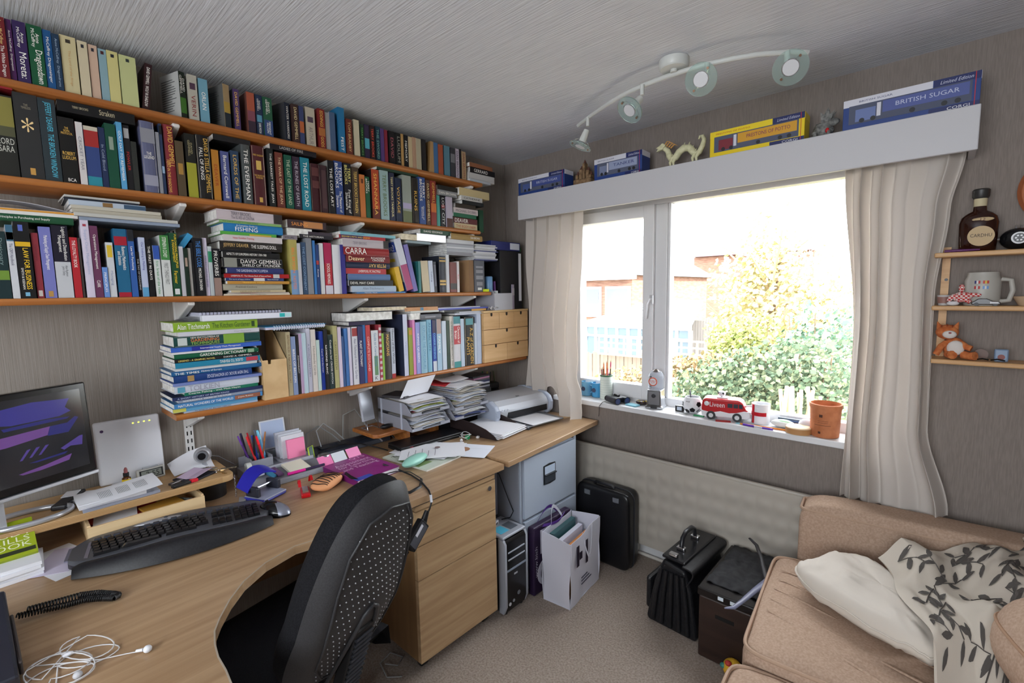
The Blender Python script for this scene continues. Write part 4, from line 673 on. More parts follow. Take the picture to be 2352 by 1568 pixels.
for q in ((.70, 1.42), (.12, 1.42), (.12, -.85), (1.2, -.85)):
    MB().cyl((q[0], q[1], 0), (q[0], q[1], DZ-.0556), .022, n=16).build('leg', grey_m, dk, smooth=50)
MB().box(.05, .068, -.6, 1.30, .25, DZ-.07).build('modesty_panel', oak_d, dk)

d2 = thing('side_desk', 'plain oak veneer board desk carrying the printer by the window', 'desk', (.4, 1.9, 0))
MB().prism([(.015, 1.466), (.803, 1.474), (.742, 2.303), (.015, 2.303)], DZ-.022, DZ+.003).build('desk_top', oak_y, d2, bevel=.002)
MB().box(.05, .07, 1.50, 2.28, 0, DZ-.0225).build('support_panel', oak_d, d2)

# ---- filing cabinet
fc = thing('filing_cabinet', 'grey-blue two drawer steel filing cabinet under the side desk', 'cabinet', (.45, 1.85, 0))
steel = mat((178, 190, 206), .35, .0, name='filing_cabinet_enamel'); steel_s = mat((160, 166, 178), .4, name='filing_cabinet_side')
cx, cy0, cy1 = .735, 1.620, 2.088
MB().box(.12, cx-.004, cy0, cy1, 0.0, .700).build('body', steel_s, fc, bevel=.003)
zl = at(1258, 1162, 'x', cx).z; zt_ = at(1315, 1012, 'x', cx).z
MB().box(cx-.0035, cx+.002, cy0+.001, cy0+.018, .002, .699).build('front_post', steel, fc)
MB().box(cx-.0035, cx+.002, cy1-.018, cy1-.001, .002, .699).build('front_post', steel, fc)
MB().box(cx-.0035, cx+.002, cy0+.0185, cy1-.0185, zt_+.012, .699).build('top_rail', steel, fc)
for z0, z1 in ((zl+.004, zt_+.009), (.04, zl-.012)):
    dr = MB().box(cx-.003, cx+.014, cy0+.020, cy1-.020, z0, z1).build('drawer', steel, fc, bevel=.002)
    hc = at(1262, 1086, 'x', cx+.015); hz_ = hc.z if z1 > .4 else z1-.14; hy = hc.y
    MB().prism([(hy-.047, hz_-.048), (hy+.0, hz_-.053), (hy+.047, hz_-.048), (hy+.047, hz_+.048), (hy, hz_+.053), (hy-.047, hz_+.048)], cx+.0141, cx+.018, 'yz').build('handle_frame', mat((26, 28, 34), .4), dr)
    MB().box(cx+.0181, cx+.0195, hy-.041, hy+.041, hz_+.004, hz_+.043).build('card_window', mat((190, 206, 226), .3), dr)
    MB().box(cx+.0181, cx+.0192, hy-.041, hy+.041, hz_-.043, hz_-.002).build('finger_recess', mat((60, 66, 76), .4), dr)
    MB().box(cx+.0181, cx+.030, hy-.043, hy+.043, hz_-.003, hz_+.003).build('pull_bar', mat((40, 42, 50), .3), dr)
MB().cyl((cx+.002, cy1-.035, zt_+.028), (cx+.006, cy1-.035, zt_+.028), .008, n=12).build('lock', mat((120, 120, 126), .3, .8), fc, smooth=50)

# ---- pedestal
pd = thing('drawer_pedestal', 'oak veneer three drawer pedestal under the desk', 'drawers', (.5, 1.19, .0))
qx, q0, q1 = .786, .986, 1.404
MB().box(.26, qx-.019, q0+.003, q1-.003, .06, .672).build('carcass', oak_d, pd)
MB().box(.25, qx-.001, q0, q1, .6725, .690).build('top_panel', oak_f, pd)
zz = [at(956, 1187, 'x', qx).z, at(958, 1259, 'x', qx).z, at(961, 1337, 'x', qx).z, .062]
zz[0] = .668
for i in range(3):
    dr = MB().box(qx-.0185, qx, q0, q1, zz[i+1]+.003, zz[i]-.001).build('drawer_front', oak_f, pd)
MB().cyl((qx, q1-.035, zz[0]-.03), (qx+.004, q1-.035, zz[0]-.03), .010, n=16).build('lock', mat((190, 190, 194), .25, .9), pd, smooth=50)
for q in ((.33, q0+.05), (.33, q1-.05), (.72, q0+.05), (.72, q1-.03)):
    c_ = MB().cyl((q[0], q[1]-.012, .025), (q[0], q[1]+.012, .025), .025, n=14).build('castor', mat((30, 30, 32), .5), pd, smooth=50)
    MB().box(q[0]-.012, q[0]+.012, q[1]-.014, q[1]+.014, .045, .0598).build('castor_fork', mat((40, 40, 42), .5), c_)

# ---- office chair
ch = thing('office_chair', 'black office chair with perforated plastic back, pulled up to the desk', 'chair', (.76, .49, 0))
shell = tex_mat('grained_black_plastic', (46, 46, 48), (56, 56, 58), (1, 1, 1), 300, 2, .5, .25, (700, 700, 700), .0006, spec=.45)
fab = tex_mat('black_upholstery', (22, 22, 24), (32, 32, 35), (1, 1, 1), 300, 2, .9, .3, (900, 900, 900), .0008, spec=.1)
BM = Matrix.Translation((1.012, .536, .455)) @ Matrix.Rotation(radians(12), 4, 'Z') @ Matrix.Rotation(radians(20.5), 4, 'Y')
HB = .62
KP = [(0, .0), (.085, .004), (.125, .03), (.150, .085), (.162, .17), (.163, .26), (.156, .36), (.140, .45), (.116, .525), (.086, .58), (.050, .610), (0, .62)]
KP = KP + [(-y, z) for y, z in reversed(KP[1:-1])]
def outline(t):           # smooth closed outline (Catmull-Rom)
    k = t*len(KP); i = int(k) % len(KP); a = k-int(k); P_ = [KP[(i+d) % len(KP)] for d in (-1, 0, 1, 2)]
    r_ = []
    for c in (0, 1):
        p0, p1, p2, p3 = (q[c] for q in P_)
        r_.append(.5*(2*p1+(p2-p0)*a+(2*p0-5*p1+4*p2-p3)*a*a+(3*p1-p0-3*p2+p3)*a**3))
    return r_
ZC = .29
def sidec(z): return .022*sin(pi*z/HB)-.03*max(0, .25-z)/.25
def back(r, t, off, curv, roll, k=1.0):
    y, z = outline(t); y *= r*k; z = ZC+(z-ZC)*r*k
    e = max(0, (r-.78)/.22)
    return Vector((off+sidec(z)-curv*(y/.165)**2-roll*e*e, y, z))
MB(BM).sheet(lambda u, v: back(max(.0001, u), v, .045, .030, .030), 22, 72, .010).build('back_shell', shell, ch, smooth=75)
cu = MB(BM); NR, NT = 14, 72
ring = lambda r, off, k: [back(r, j/NT, off, .026, 0, k) for j in range(NT)]
prof = [(.02, -.075), (.5, -.074), (.8, -.068), (.92, -.056), (.985, -.036), (1.0, -.012), (.985, .006), (.94, .016), (.5, .016), (.02, .016)]
vs = []
for r_, o_ in prof: vs += ring(r_, o_, .985)
fs = [(i*NT+j, i*NT+(j+1) % NT, (i+1)*NT+(j+1) % NT, (i+1)*NT+j) for i in range(len(prof)-1) for j in range(NT)]
cu.add(vs, fs); cu.build('back_cushion', fab, ch, smooth=75)
def f0(u, v, o_=.0465):
    y = (u-.5)*.33; z = v*HB
    return Vector((o_+sidec(z)-.030*(y/.165)**2, y, z))
def fld(t):
    P_ = [(.70, .90), (.80, .80), (.84, .62), (.85, .42), (.83, .22), (.74, .12), (.60, .09), (.42, .09), (.28, .12), (.18, .22), (.15, .42), (.16, .62), (.20, .78), (.32, .90), (.5, .93)]
    k = t*len(P_); i = int(k) % len(P_); a = k-int(k); p, q = P_[i], P_[(i+1) % len(P_)]
    return (p[0]+(q[0]-p[0])*a, p[1]+(q[1]-p[1])*a)
MB(BM).tube([f0(*fld(i/90)) for i in range(90)], .0032, 6, True).build('field_bead', shell, ch, smooth=80)
dots = MB(BM)
for i in range(21):
    for j in range(15):
        v = .13+i*.0375; u = .19+j*.045+(.022 if i % 2 else 0)
        if not (.18 < u < .82 and .12 < v < .90): continue
        if v > .74 and (u-.5)**2/.1+(v-.74)**2/.026 > 1: continue
        if v < .48 and .36 < u < .64: continue
        p = f0(u, v); dots.cyl(p+Vector((-.001, 0, 0)), p+Vector((.0012, 0, 0)), .0019, .0011, n=6)
o = dots.build('perforation_glints', mat((165, 165, 170), .35), ch); o['kind'] = 'stuff'  # pale discs paint the light caught at the holes in the back
MB(BM).tube([f0(u, v)+Vector((.002, 0, 0)) for u, v in ((.38, .02), (.38, .22), (.40, .36), (.44, .45), (.5, .48), (.56, .45), (.60, .36), (.62, .22), (.62, .02))], .006, 8).build('spine_recess_rim', shell, ch, smooth=80)
# ribbed upright bar
bar = MB(BM).box(.030, .068, -.029, .029, -.18, .22).build('upright_bar', mat((24, 24, 26), .5), ch, bevel=.006)
for i in range(22):
    z = -.17+i*.0175
    MB(BM).cyl((.070, -.028, z), (.070, .028, z), .0045, n=8).build('bar_rib', mat((58, 60, 66), .25, .4), bar, smooth=60)
sm = MB(FR((.755, .49, .42), 12))
def seatf(u, v):
    a, b = (u*2-1), (v*2-1); e = max(abs(a), abs(b))**6
    return (a*.235, b*.24*(1-.06*a), .055-.045*e-.012*(1-a*a))
sm.sheet(seatf, 20, 20, .06); sm.build('seat', fab, ch, smooth=70)
Mb = FR((.76, .49, 0), 12)
MB(Mb).box(-.02, .28, -.035, .035, .30, .345).build('seat_mechanism', mat((22, 22, 24), .5), ch, bevel=.01)
MB(Mb).tube([(.14, 0, .32), (.24, 0, .30), (.275, 0, .34), (.283, 0, .40)], .022, 8).build('back_bracket', mat((26, 26, 28), .5), ch, smooth=60)
MB(Mb).cyl((0, 0, .09), (0, 0, .36), .026, n=16).build('gas_column', mat((30, 30, 32), .3, .4), ch, smooth=50)
for i in range(5):
    a = 2*pi*i/5+.3; c_, s_ = cos(a), sin(a)
    MB(Mb).tube([(0, 0, .09), (c_*.15, s_*.15, .085), (c_*.29, s_*.29, .066)], [.028, .022, .015], 8).build('base_arm', mat((26, 26, 28), .45), ch, smooth=60)
    MB(Mb).cyl((c_*.29-s_*.016, s_*.29+c_*.016, .026), (c_*.29+s_*.016, s_*.29-c_*.016, .026), .0255, n=14).build('castor', mat((30, 30, 32), .5), ch, smooth=50)

# ================================================================== computers on the floor
tw = thing('computer_tower', 'black and silver computer tower standing beside the filing cabinet', 'computer', (.55, 1.52, 0))
blk = mat((20, 20, 22), .22, name='gloss_black'); sil = mat((176, 180, 190), .35, .2, name='silver_plastic')
t0, t1, tx, tz = 1.447, 1.602, .795, .365
MB().box(.36, tx-.03, t0+.004, t1-.004, .012, tz).build('case', mat((52, 54, 60), .4, .3), tw, bevel=.004)
MB().prism([(tx-.03, .014), (tx-.012, .014), (tx, .05), (tx, tz-.02), (tx-.01, tz-.004), (tx-.03, tz)], t0+.012, t1-.012, 'xz').build('front_panel', blk, tw, smooth=40)
for y in (t0, t1-.0118): MB().prism([(tx-.04, .012), (tx-.014, .012), (tx+.002, .05), (tx+.002, tz-.018), (tx-.01, tz), (tx-.04, tz+.002)], y, y+.0115, 'xz').build('side_trim', sil, tw, smooth=40)
MB().box(tx-.17, tx-.008, t0, t1, tz+.0025, tz+.014).build('top_cap', sil, tw, bevel=.005)
MB().box(tx-.10, tx-.04, t0+.02, t0+.075, tz+.0142, tz+.015).build('blue_sticker', mat((90, 190, 220), .4), tw)
MB().box(tx-.10, tx-.04, t0+.085, t1-.02, tz+.0142, tz+.015).build('spec_sticker', mat((90, 96, 106), .4), tw)
for z in (.30, .265): MB().box(tx, tx+.002, t0+.022, t1-.02, z, z+.006).build('drive_strip', mat((200, 206, 216), .25, .6), tw)
MB().box(tx, tx+.003, t0+.014, t1-.014, .215, .223).build('door_edge', mat((150, 160, 176), .3, .4), tw)
for y, z, w2, c in ((t0+.03, .055, .008, (210, 210, 214)), (t0+.055, .062, .007, (160, 164, 170)), (t0+.09, .085, .010, (120, 124, 130))):
    MB().cyl((tx, y, z), (tx+.0015, y, z), w2, n=14).build('badge', mat(c, .4), tw)
MB().box(tx-.0, tx+.002, t0+.06, t0+.082, .185, .192).build('maker_badge', mat((190, 190, 196), .3, .5), tw)
for y in (t0+.02, t1-.03): MB().box(tx-.06, tx-.02, y, y+.012, 0, .0118).build('foot', mat((40, 40, 42), .6), tw)
hb = thing('usb_hub', 'small pale card reader box lying on the black computer tower', 'hub', (tx-.14, t0+.04, tz+.0145))
MB(FR((tx-.135, t0+.045, tz+.0148), 20)).box(-.03, .03, -.035, .035, 0, .02).build('shell', mat((206, 206, 212), .4), hb, bevel=.003)
for i in range(2): MB(FR((tx-.135, t0+.045, tz+.0148), 20)).box(.030, .0312, -.026+.028*i, -.006+.028*i, .005, .015).build('slot', mat((60, 60, 66), .4), hb)
t2 = thing('computer_tower', 'silver computer unit standing on top of the black tower', 'computer', (.4, 1.50, tz+.016))
MB().box(.20, .60, 1.458, 1.60, tz+.016, .648).build('case', mat((150, 156, 168), .35, .3), t2, bevel=.005)
MB().box(.6005, .612, 1.462, 1.596, tz+.018, .642).build('front_panel', mat((166, 172, 186), .35, .2), t2, bevel=.004)
for z in (.60, .555, .51): MB().box(.6125, .616, 1.478, 1.58, z, z+.010).build('drive_lid', mat((190, 194, 204), .3, .4), t2)
MB().cyl((.6125, 1.50, .45), (.619, 1.50, .45), .014, n=16).build('power_button', mat((90, 110, 170), .3), t2, smooth=50)
sk = thing('webcam_hub', 'round black hub with a green light on the silver unit', 'hub', (.55, 1.50, .648))
MB().lathe([(.035, 0), (.042, .006), (.042, .025), (.034, .03)], 18, (.55, 1.51, .6485)).build('shell', mat((24, 24, 26), .4), sk, smooth=50)
MB().cyl((.5925, 1.515, .662), (.595, 1.515, .662), .003, n=8).build('led', mat((60, 255, 110), .4, emit=3.0), sk)
solo(MB().tube([(.585, 1.54, .66), (.64, 1.58, .60), (.68, 1.60, .48), (.70, 1.612, .42), (.69, 1.60, .39), (.66, 1.57, .382)], .0022, 6), 'cable', mat((20, 20, 22), .5), 'thin black cable drooping from the hub to the black tower', 'cable', smooth=60)
# ================================================================== things on the desk
black = mat((24, 24, 26), .4, name='black_plastic'); black2 = mat((34, 35, 38), .5); white = mat((226, 227, 232), .4, name='white_plastic'); grey_p = mat((150, 152, 158), .45, name='grey_plastic')
silver = mat((196, 198, 204), .28, .55, name='silver_trim'); paper = mat((232, 233, 238), .7, name='white_paper'); chrome = mat((210, 212, 216), .15, .95, name='chrome')
ink = mat((70, 72, 78), .7, name='print_ink')
plyY = wood('birch_ply', (190, 152, 104), (208, 172, 124), 'y', .42, 26, 2.0)
SZ = .825
# ---- monitor stand
ms = thing('monitor_stand', 'birch plywood monitor riser shelf standing on the desk', 'stand', (.17, 0, DZ))
def rcorner(cx, cy, r, a0): return [(cx+r*cos(radians(a0+i*15)), cy+r*sin(radians(a0+i*15))) for i in range(7)]
MB().prism([(.035, -.75), (.285, -.75)]+rcorner(.255, .522, .03, 0)+rcorner(.065, .522, .03, 90), SZ-.022, SZ).build('board', plyY, ms, bevel=.0015)
for i in range(5): MB().prism([(.2853, -.75), (.2856, -.75), (.2856, .51), (.2853, .51)], SZ-.020+i*.0042, SZ-.0185+i*.0042).build('ply_layer', mat((150, 112, 72), .5), ms)
for y in (.50, -.55): MB().cyl((.17, y, DZ+.0003), (.17, y, SZ-.0225), .05, n=24).build('foot', black, ms, smooth=50)
# ---- wooden tray under the riser
wt = thing('wooden_tray', 'shallow pale wooden tray of oddments under the plywood riser', 'tray', (.2, .3, DZ))
palew = wood('pale_box_wood', (214, 182, 136), (228, 200, 156), 'y', .5, 20, 2)
ta, tb = .137, .445
for nm, b in (('front', (.298, .308, ta, tb, DZ+.0005, DZ+.058)), ('back', (.08, .088, ta, tb, DZ+.0005, DZ+.058)), ('side', (.0885, .2975, ta, ta+.009, DZ+.0005, DZ+.062)), ('side', (.0885, .2975, tb-.009, tb, DZ+.0005, DZ+.062)), ('bottom', (.0885, .2975, ta+.0092, tb-.0092, DZ+.0006, DZ+.005))):
    MB().box(*b).build(nm, palew, wt, bevel=.0015)
solo(MB(FR((.21, .24, DZ+.0065), 14)).box(-.07, .07, -.085, .10, 0, .03), 'notebook', mat((170, 30, 46), .5), 'dark red notebook lying in the pale wooden tray', 'notebook', bevel=.002)
solo(MB(FR((.22, .25, DZ+.0375), -8)).box(-.06, .07, -.09, .02, 0, .006), 'paper_slip', paper, 'white paper slip on the dark red notebook in the tray', 'paper')
solo(MB(FR((.235, .31, DZ+.0375), 10)).box(-.03, .04, -.03, .08, 0, .007), 'envelope', mat((200, 150, 60), .6), 'yellow envelope on the dark red notebook in the tray', 'envelope')
bt = thing('glue_bottle', 'small clear bottle lying in the right end of the wooden tray', 'bottle', (.2, .41, DZ+.02))
MB().cyl((.20, .385, DZ+.025), (.245, .415, DZ+.025), .017, n=14).build('body', mat((190, 205, 205), .1, trans=.6), bt, smooth=50)
MB().cyl((.2455, .4153, DZ+.025), (.262, .4265, DZ+.025), .011, n=12).build('cap', mat((170, 176, 178), .4), bt, smooth=50)

# ---- monitor
A = Vector((.425, -.235, 0)); B = Vector((.228, .182, 0)); ux = (B-A).normalized(); nz_ = Vector((ux.y, -ux.x, 0))
MM = Matrix(((ux.x, -nz_.x, 0, A.x), (ux.y, -nz_.y, 0, A.y), (0, 0, 1, .936), (0, 0, 0, 1))) @ Matrix.Rotation(radians(-3), 4, 'X')
WM_, HM = (B-A).length, .282
mo = thing('monitor', 'wide black glossy flat screen monitor at the left edge', 'monitor', (.33, -.03, SZ))
MB(MM).box(0, WM_, .0, .035, .002, HM).build('housing', mat((16, 16, 18), .15), mo, bevel=.004)
MB(MM).box(.018, WM_-.018, -.0016, -.0002, .026, HM-.018).build('screen', mat((40, 41, 46), .1, spec=.8), mo)
MB(MM).box(-.001, WM_+.001, -.006, .03, -.008, .0016).build('silver_trim', silver, mo, bevel=.002)
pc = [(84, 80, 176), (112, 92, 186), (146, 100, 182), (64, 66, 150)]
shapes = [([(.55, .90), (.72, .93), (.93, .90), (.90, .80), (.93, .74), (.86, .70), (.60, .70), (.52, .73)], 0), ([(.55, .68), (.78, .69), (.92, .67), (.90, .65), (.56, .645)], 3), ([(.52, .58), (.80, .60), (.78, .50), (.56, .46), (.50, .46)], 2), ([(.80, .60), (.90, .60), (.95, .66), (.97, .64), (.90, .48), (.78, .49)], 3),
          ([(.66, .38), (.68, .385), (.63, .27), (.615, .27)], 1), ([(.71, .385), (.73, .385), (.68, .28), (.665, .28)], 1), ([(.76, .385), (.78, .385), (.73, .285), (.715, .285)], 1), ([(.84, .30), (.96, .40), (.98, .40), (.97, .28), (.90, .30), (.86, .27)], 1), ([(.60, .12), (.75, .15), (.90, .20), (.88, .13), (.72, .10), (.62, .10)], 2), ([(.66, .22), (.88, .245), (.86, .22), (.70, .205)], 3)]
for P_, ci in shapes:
    MB(MM).prism([(.018+u*(WM_-.036), .026+v*(HM-.044)) for u, v in P_], -.0019, -.0017, 'xz').build('painted_reflection', mat(pc[ci], .12, emit=.08, k=.45), mo)  # room reflection painted as faintly glowing patches on the dark screen
MB(MM).box(WM_/2-.05, WM_/2+.05, .036, .06, .02, .16).build('hinge', black, mo)
rc = A+ux*(WM_/2-.045)-nz_*.03
MB(MM).box(WM_/2-.03, WM_/2+.03, .06, .075, -.10, .12).build('neck', silver, mo)
cen = Vector((.215, .015))
MB().tube([(cen.x+.062*cos(t), cen.y+.10*sin(t), SZ+.0085) for t in [2*pi*i/40 for i in range(40)]], .008, 8, True).build('base_ring', silver, mo, smooth=80)

# ---- white router panel
rt = thing('router', 'upright white flat router panel with a row of lights', 'router', (.05, .29, SZ))
RM = Matrix.Translation((.066, .200, SZ+.001)) @ Matrix.Rotation(radians(-6), 4, 'Y')
MB(RM).box(-.028, 0, 0, .186, 0, .222).build('case', white, rt, bevel=.007, seg=3)
MB(RM).box(-.045, .02, .03, .156, 0, .004).build('foot', white, rt)
for i in range(4): MB(RM).box(.0001, .0008, .105+i*.016, .110+i*.016, .200, .204).build('status_light', mat((225, 235, 90), .4, emit=1.0), rt)
MB(RM).cyl((.0001, .020, .19), (.001, .020, .19), .005, n=12).build('logo', mat((90, 70, 110), .4), rt)
# ---- LCD clock
ck = thing('desk_clock', 'small silver digital clock reading 2:55 in front of the router', 'clock', (.12, .35, SZ))
KM = FR((.112, .296, SZ+.0006), 4) @ Matrix.Rotation(radians(-12), 4, 'Y')
MB(KM).box(-.022, 0, 0, .082, 0, .042).build('case', mat((176, 174, 168), .4, .2), ck, bevel=.004)
MB(KM).box(.0001, .001, .007, .076, .007, .036).build('bezel', mat((36, 38, 40), .3), ck)
MB(KM).box(.0011, .0016, .012, .071, .010, .033).build('display', mat((120, 124, 116), .3), ck)
text('2:55', (.0019, .045, .0215), (0, 1, 0), (0, 0, 1), .038, .017, mat((30, 32, 32)), ck, KM, 'digits')
MB(KM).box(-.016, -.006, .02, .065, .0421, .046).build('snooze_bar', grey_p, ck)
# ---- dropper bottle
db = thing('dropper_bottle', 'tiny brown dropper bottle with a yellow label and rubber teat', 'bottle', (.165, .265, SZ))
c = (.120, .264, SZ+.0005)
MB().lathe([(.0115, 0), (.0125, .002), (.0125, .030), (.006, .036)], 16, c).build('glass', mat((90, 50, 20), .15, spec=.6), db, smooth=50)
MB().lathe([(.0128, .004), (.0128, .027)], 16, c, False, False).build('label', mat((236, 206, 30), .5), db, smooth=50)
MB().lathe([(.0085, .0365), (.0085, .048)], 14, c).build('cap', black, db, smooth=50)
MB().lathe([(.0055, .0485), (.0052, .060), (.003, .066), (.001, .067)], 12, c).build('teat', mat((150, 84, 84), .6), db, smooth=50)
# ---- open pamphlet on a CD case
cd = solo(MB(FR((.215, .235, SZ+.0005), 3)).box(-.065, .065, -.105, .09, 0, .010), 'cd_case', mat((176, 180, 196), .15, trans=.3), 'clear plastic disc case lying under the open pamphlet', 'disc case', bevel=.001)
pm_ = thing('pamphlet', 'thick white open pamphlet of printed pages on the disc case', 'booklet', (.2, .24, SZ+.011))
PMX = FR((.226, .125, SZ+.0108), 1)
MB(PMX).prism([(-.055, 0), (.055, 0), (.060, .016), (-.06, .014)], 0, .165, 'xz').build('page_block', paper, pm_)
def pg(u, v): return (-.06+.14*u, .205*v, .017+.012*v*v+.003*sin(pi*u)-.004*u)
MB(PMX).sheet(pg, 8, 8, .001).build('top_page', paper, pm_, smooth=60)
for k in range(3):
    tl = MB(PMX)
    for i in range(9): tl.sheet(lambda u, v, i=i, k=k: Vector(pg(.30+.45*u, (.25+.22*k)+.02*i*0+.022*i/1.0*0+.018*i+.004*v))+Vector((0, 0, .0006)), 3, 1)
    tl.build('print_lines', ink, pm_)
# ---- dark remote and slips in front of monitor
rm = solo(MB(FR((.135, .115, SZ+.0005), 65)).box(-.02, .02, -.07, .07, 0, .016), 'remote_control', mat((34, 34, 40), .4), 'black remote control lying between monitor and router', 'remote', bevel=.005)
solo(MB(FR((.145, .11, SZ+.0175), 70)).box(-.018, .018, .01, .065, 0, .0015), 'index_card', paper, 'white printed card on the black remote control', 'card')
solo(MB(FR((.15, .165, SZ+.0006), 58)).box(-.03, .03, -.04, .04, 0, .012), 'sticky_block', mat((224, 226, 230), .6), 'small white note block beside the black remote control', 'note block')
# ---- webcam, papers, wallet, stick, penknife, keys
wc = thing('webcam', 'round silver ball webcam on its little foot', 'webcam', (.12, .49, SZ))
wcc = Vector((.130, .492, SZ+.052))
MB().lathe([(.022, 0), (.02, .006), (.008, .012), (.006, .034)], 16, (.125, .497, SZ+.0005)).build('foot', grey_p, wc, smooth=60)
MB().blob(wcc, (.026, .030, .030), 18, 12).build('ball', mat((168, 168, 172), .35, .3), wc, smooth=80)
wd_ = Vector((.85, -.3, .1)).normalized()
MB().cyl(wcc+wd_*.018, wcc+wd_*.030, .021, .019, 20).build('lens_ring', mat((120, 122, 128), .3, .4), wc, smooth=50)
MB().cyl(wcc+wd_*.0302, wcc+wd_*.032, .013, n=18).build('lens', mat((20, 20, 24), .1), wc, smooth=50)
solo(MB().tube([(.11, .515, SZ+.04), (.07, .56, SZ+.015), (.06, .62, DZ+.06), (.05, .70, DZ+.09), (.04, .78, DZ+.07), (.03, .86, DZ+.03)], .002, 6), 'cable', mat((120, 122, 126), .5), 'thin grey cable trailing from the webcam to the pen tray', 'cable', smooth=60)
def lp(u, v): return (.05+.10*u+.0*v, .395+.13*v, SZ+.003+.062*(1-u)**1.5*(.35+.65*v)+.008*sin(pi*v))
solo(MB().sheet(lp, 10, 8, .0008), 'curled_paper', paper, 'white sheet of paper curling up between clock and webcam', 'paper', smooth=60)
solo(MB(FR((.205, .445, SZ+.0006), 28)).box(-.045, .045, -.05, .05, 0, .006), 'wallet', mat((36, 36, 46), .6), 'flat black wallet lying on the plywood riser', 'wallet', bevel=.002)
solo(MB(FR((.205, .45, SZ+.0072), 40)).sheet(lambda u, v: (-.04+.07*u, -.045+.09*v, .001+.010*abs(u-.5)+.004*v), 4, 4, .0008), 'receipt', mat((196, 176, 200), .7), 'creased mauve receipt on the black wallet', 'receipt')
us = thing('usb_stick', 'silver memory stick lying left of the black wallet', 'memory stick', (.225, .385, SZ)); UM = FR((.225, .385, SZ+.0006), 25)
MB(UM).box(-.008, .008, -.025, .012, 0, .008).build('body', mat((90, 84, 84), .3, .4), us, bevel=.002); MB(UM).box(-.006, .006, .0122, .025, .0015, .0065).build('plug', chrome, us)
pk = thing('penknife', 'black and red penknife near the front edge of the riser', 'knife', (.265, .40, SZ)); KN = FR((.262, .405, SZ+.0006), 12)
MB(KN).box(-.009, .009, -.045, .012, 0, .010).build('handle', mat((28, 28, 30), .4), pk, bevel=.003); MB(KN).box(-.009, .009, .013, .036, 0, .011).build('end_scale', mat((206, 26, 46), .35), pk, bevel=.003)
ky = thing('key_ring', 'bunch of keys with a chain hanging over the riser end', 'keys', (.21, .52, SZ))
KC = Vector((.215, .515, SZ+.003))
MB().tube([KC+Vector((.011*cos(t), .011*sin(t), 0)) for t in [2*pi*i/14 for i in range(14)]], .0012, 6, True).build('ring', chrome, ky, smooth=60)
for i, a in enumerate((10, 70, 200)):
    k_ = MB(FR(KC+Vector((0, 0, .0022+.0022*i)), a)).prism([(.010, -.009), (.026, -.011), (.032, 0), (.026, .011), (.010, .009)], 0, .002).box(.030, .062, -.003, .003, 0, .002).box(.046, .050, -.007, -.003, 0, .002).box(.055, .059, -.006, -.003, 0, .002)
    k_.build('key', mat((186, 178, 160) if i else (200, 160, 90), .25, .9), ky)
for i in range(12):
    z = SZ-.002-i*.007; q = Vector((.300, .545, z))
    MB().tube([q+Vector((.0 if i % 2 else .0026*cos(t), .0026*cos(t) if i % 2 else 0, .0045*sin(t))) for t in [2*pi*j/8 for j in range(8)]], .0008, 5, True).build('chain_link', chrome, ky)
fob = MB(FR((.325, .557, DZ+.0006), 70)).box(-.012, .012, -.03, .03, 0, .010).build('fob', mat((206, 204, 206), .15, trans=.4), ky, bevel=.002)

# ---- booklet and papers at far left
gb = thing('lime_booklet', 'lime green booklet with white block capitals at the far left', 'booklet', (.3, -.02, DZ)); GM = FR((.345, -.105, DZ+.0485), 2) @ Matrix.Rotation(radians(36), 4, 'Y')
MB(GM).box(-.12, 0, 0, .135, -.010, 0).build('cover', mat((150, 166, 30), .4), gb)
text('STUDY\nSKILLS\nBOOK', (-.055, .08, .0008), (0, 1, 0), (-1, 0, 0), .10, .055, mat((225, 228, 190)), gb, GM)
MB(GM).box(-.022, -.010, .002, .132, .0004, .0008).build('dark_stripe', mat((40, 44, 20)), gb)
for i, (x, y, a, w2, l2) in enumerate(((.36, -.03, 3, .12, .13), (.355, -.025, -2, .12, .13), (.365, -.035, 5, .12, .13), (.36, -.03, 1, .118, .13))):
    solo(MB(FR((x, y, DZ+.0006+.010*i), a)).box(-w2/1.1, w2/3, -l2*.9, l2*.48, 0, .0095), 'booklet', paper, '%s white booklet of the four piled at the far left desk edge' % ('lowest', 'second lowest', 'second highest', 'top')[i], 'booklet', 'white booklets')
solo(MB(FR((.40, .05, DZ+.0007), 18)).box(-.15, .07, -.02, .10, 0, .0008), 'letter', paper, 'white printed letter lying beside the left end of the keyboard', 'paper')
solo(MB(FR((.36, .06, DZ+.0018), -25)).box(-.10, .06, -.04, .05, 0, .0008), 'leaflet', mat((214, 206, 226), .6), 'pale leaflet with a dark picture on the white letter', 'leaflet')

# ---- keyboard
kb = thing('keyboard', 'black ergonomic wave keyboard with silver edge and padded wrist rest', 'keyboard', (.45, .32, DZ))
kdir = radians(12)
KO = Vector((.440, .335, DZ+.0005)); KX = FR(KO, -12.5)       # local y along the keyboard, x towards the user
def kbtop(x, y):
    a = y/.25
    return .030+.016*math.exp(-(y/.16)**2)-.05*(x-.0)*.30-.006*a*a
def bow(y): return .045*(1-(y/.255)**2)
outline_k = lambda s_: None
def kfront(y): return .070+bow(y)
def kback(y): return -.098+.030*(1-(y/.26)**2)*.35-.0
def ksurf(u, v):
    y = -.252+.504*v; x0, x1 = kback(y), kfront(y)
    e = 1-min(1, min(v, 1-v)*.504/.05); x0 += .055*e*e; x1 -= .035*e*e
    x = x0+(x1-x0)*u
    return (x, y, kbtop(x, y)-.010*max(0, 1-min(u, 1-u)*30)**2)
MB(KX).sheet(ksurf, 20, 48, .0).build('top_plate', mat((84, 86, 92), .35, .2), kb, smooth=60)
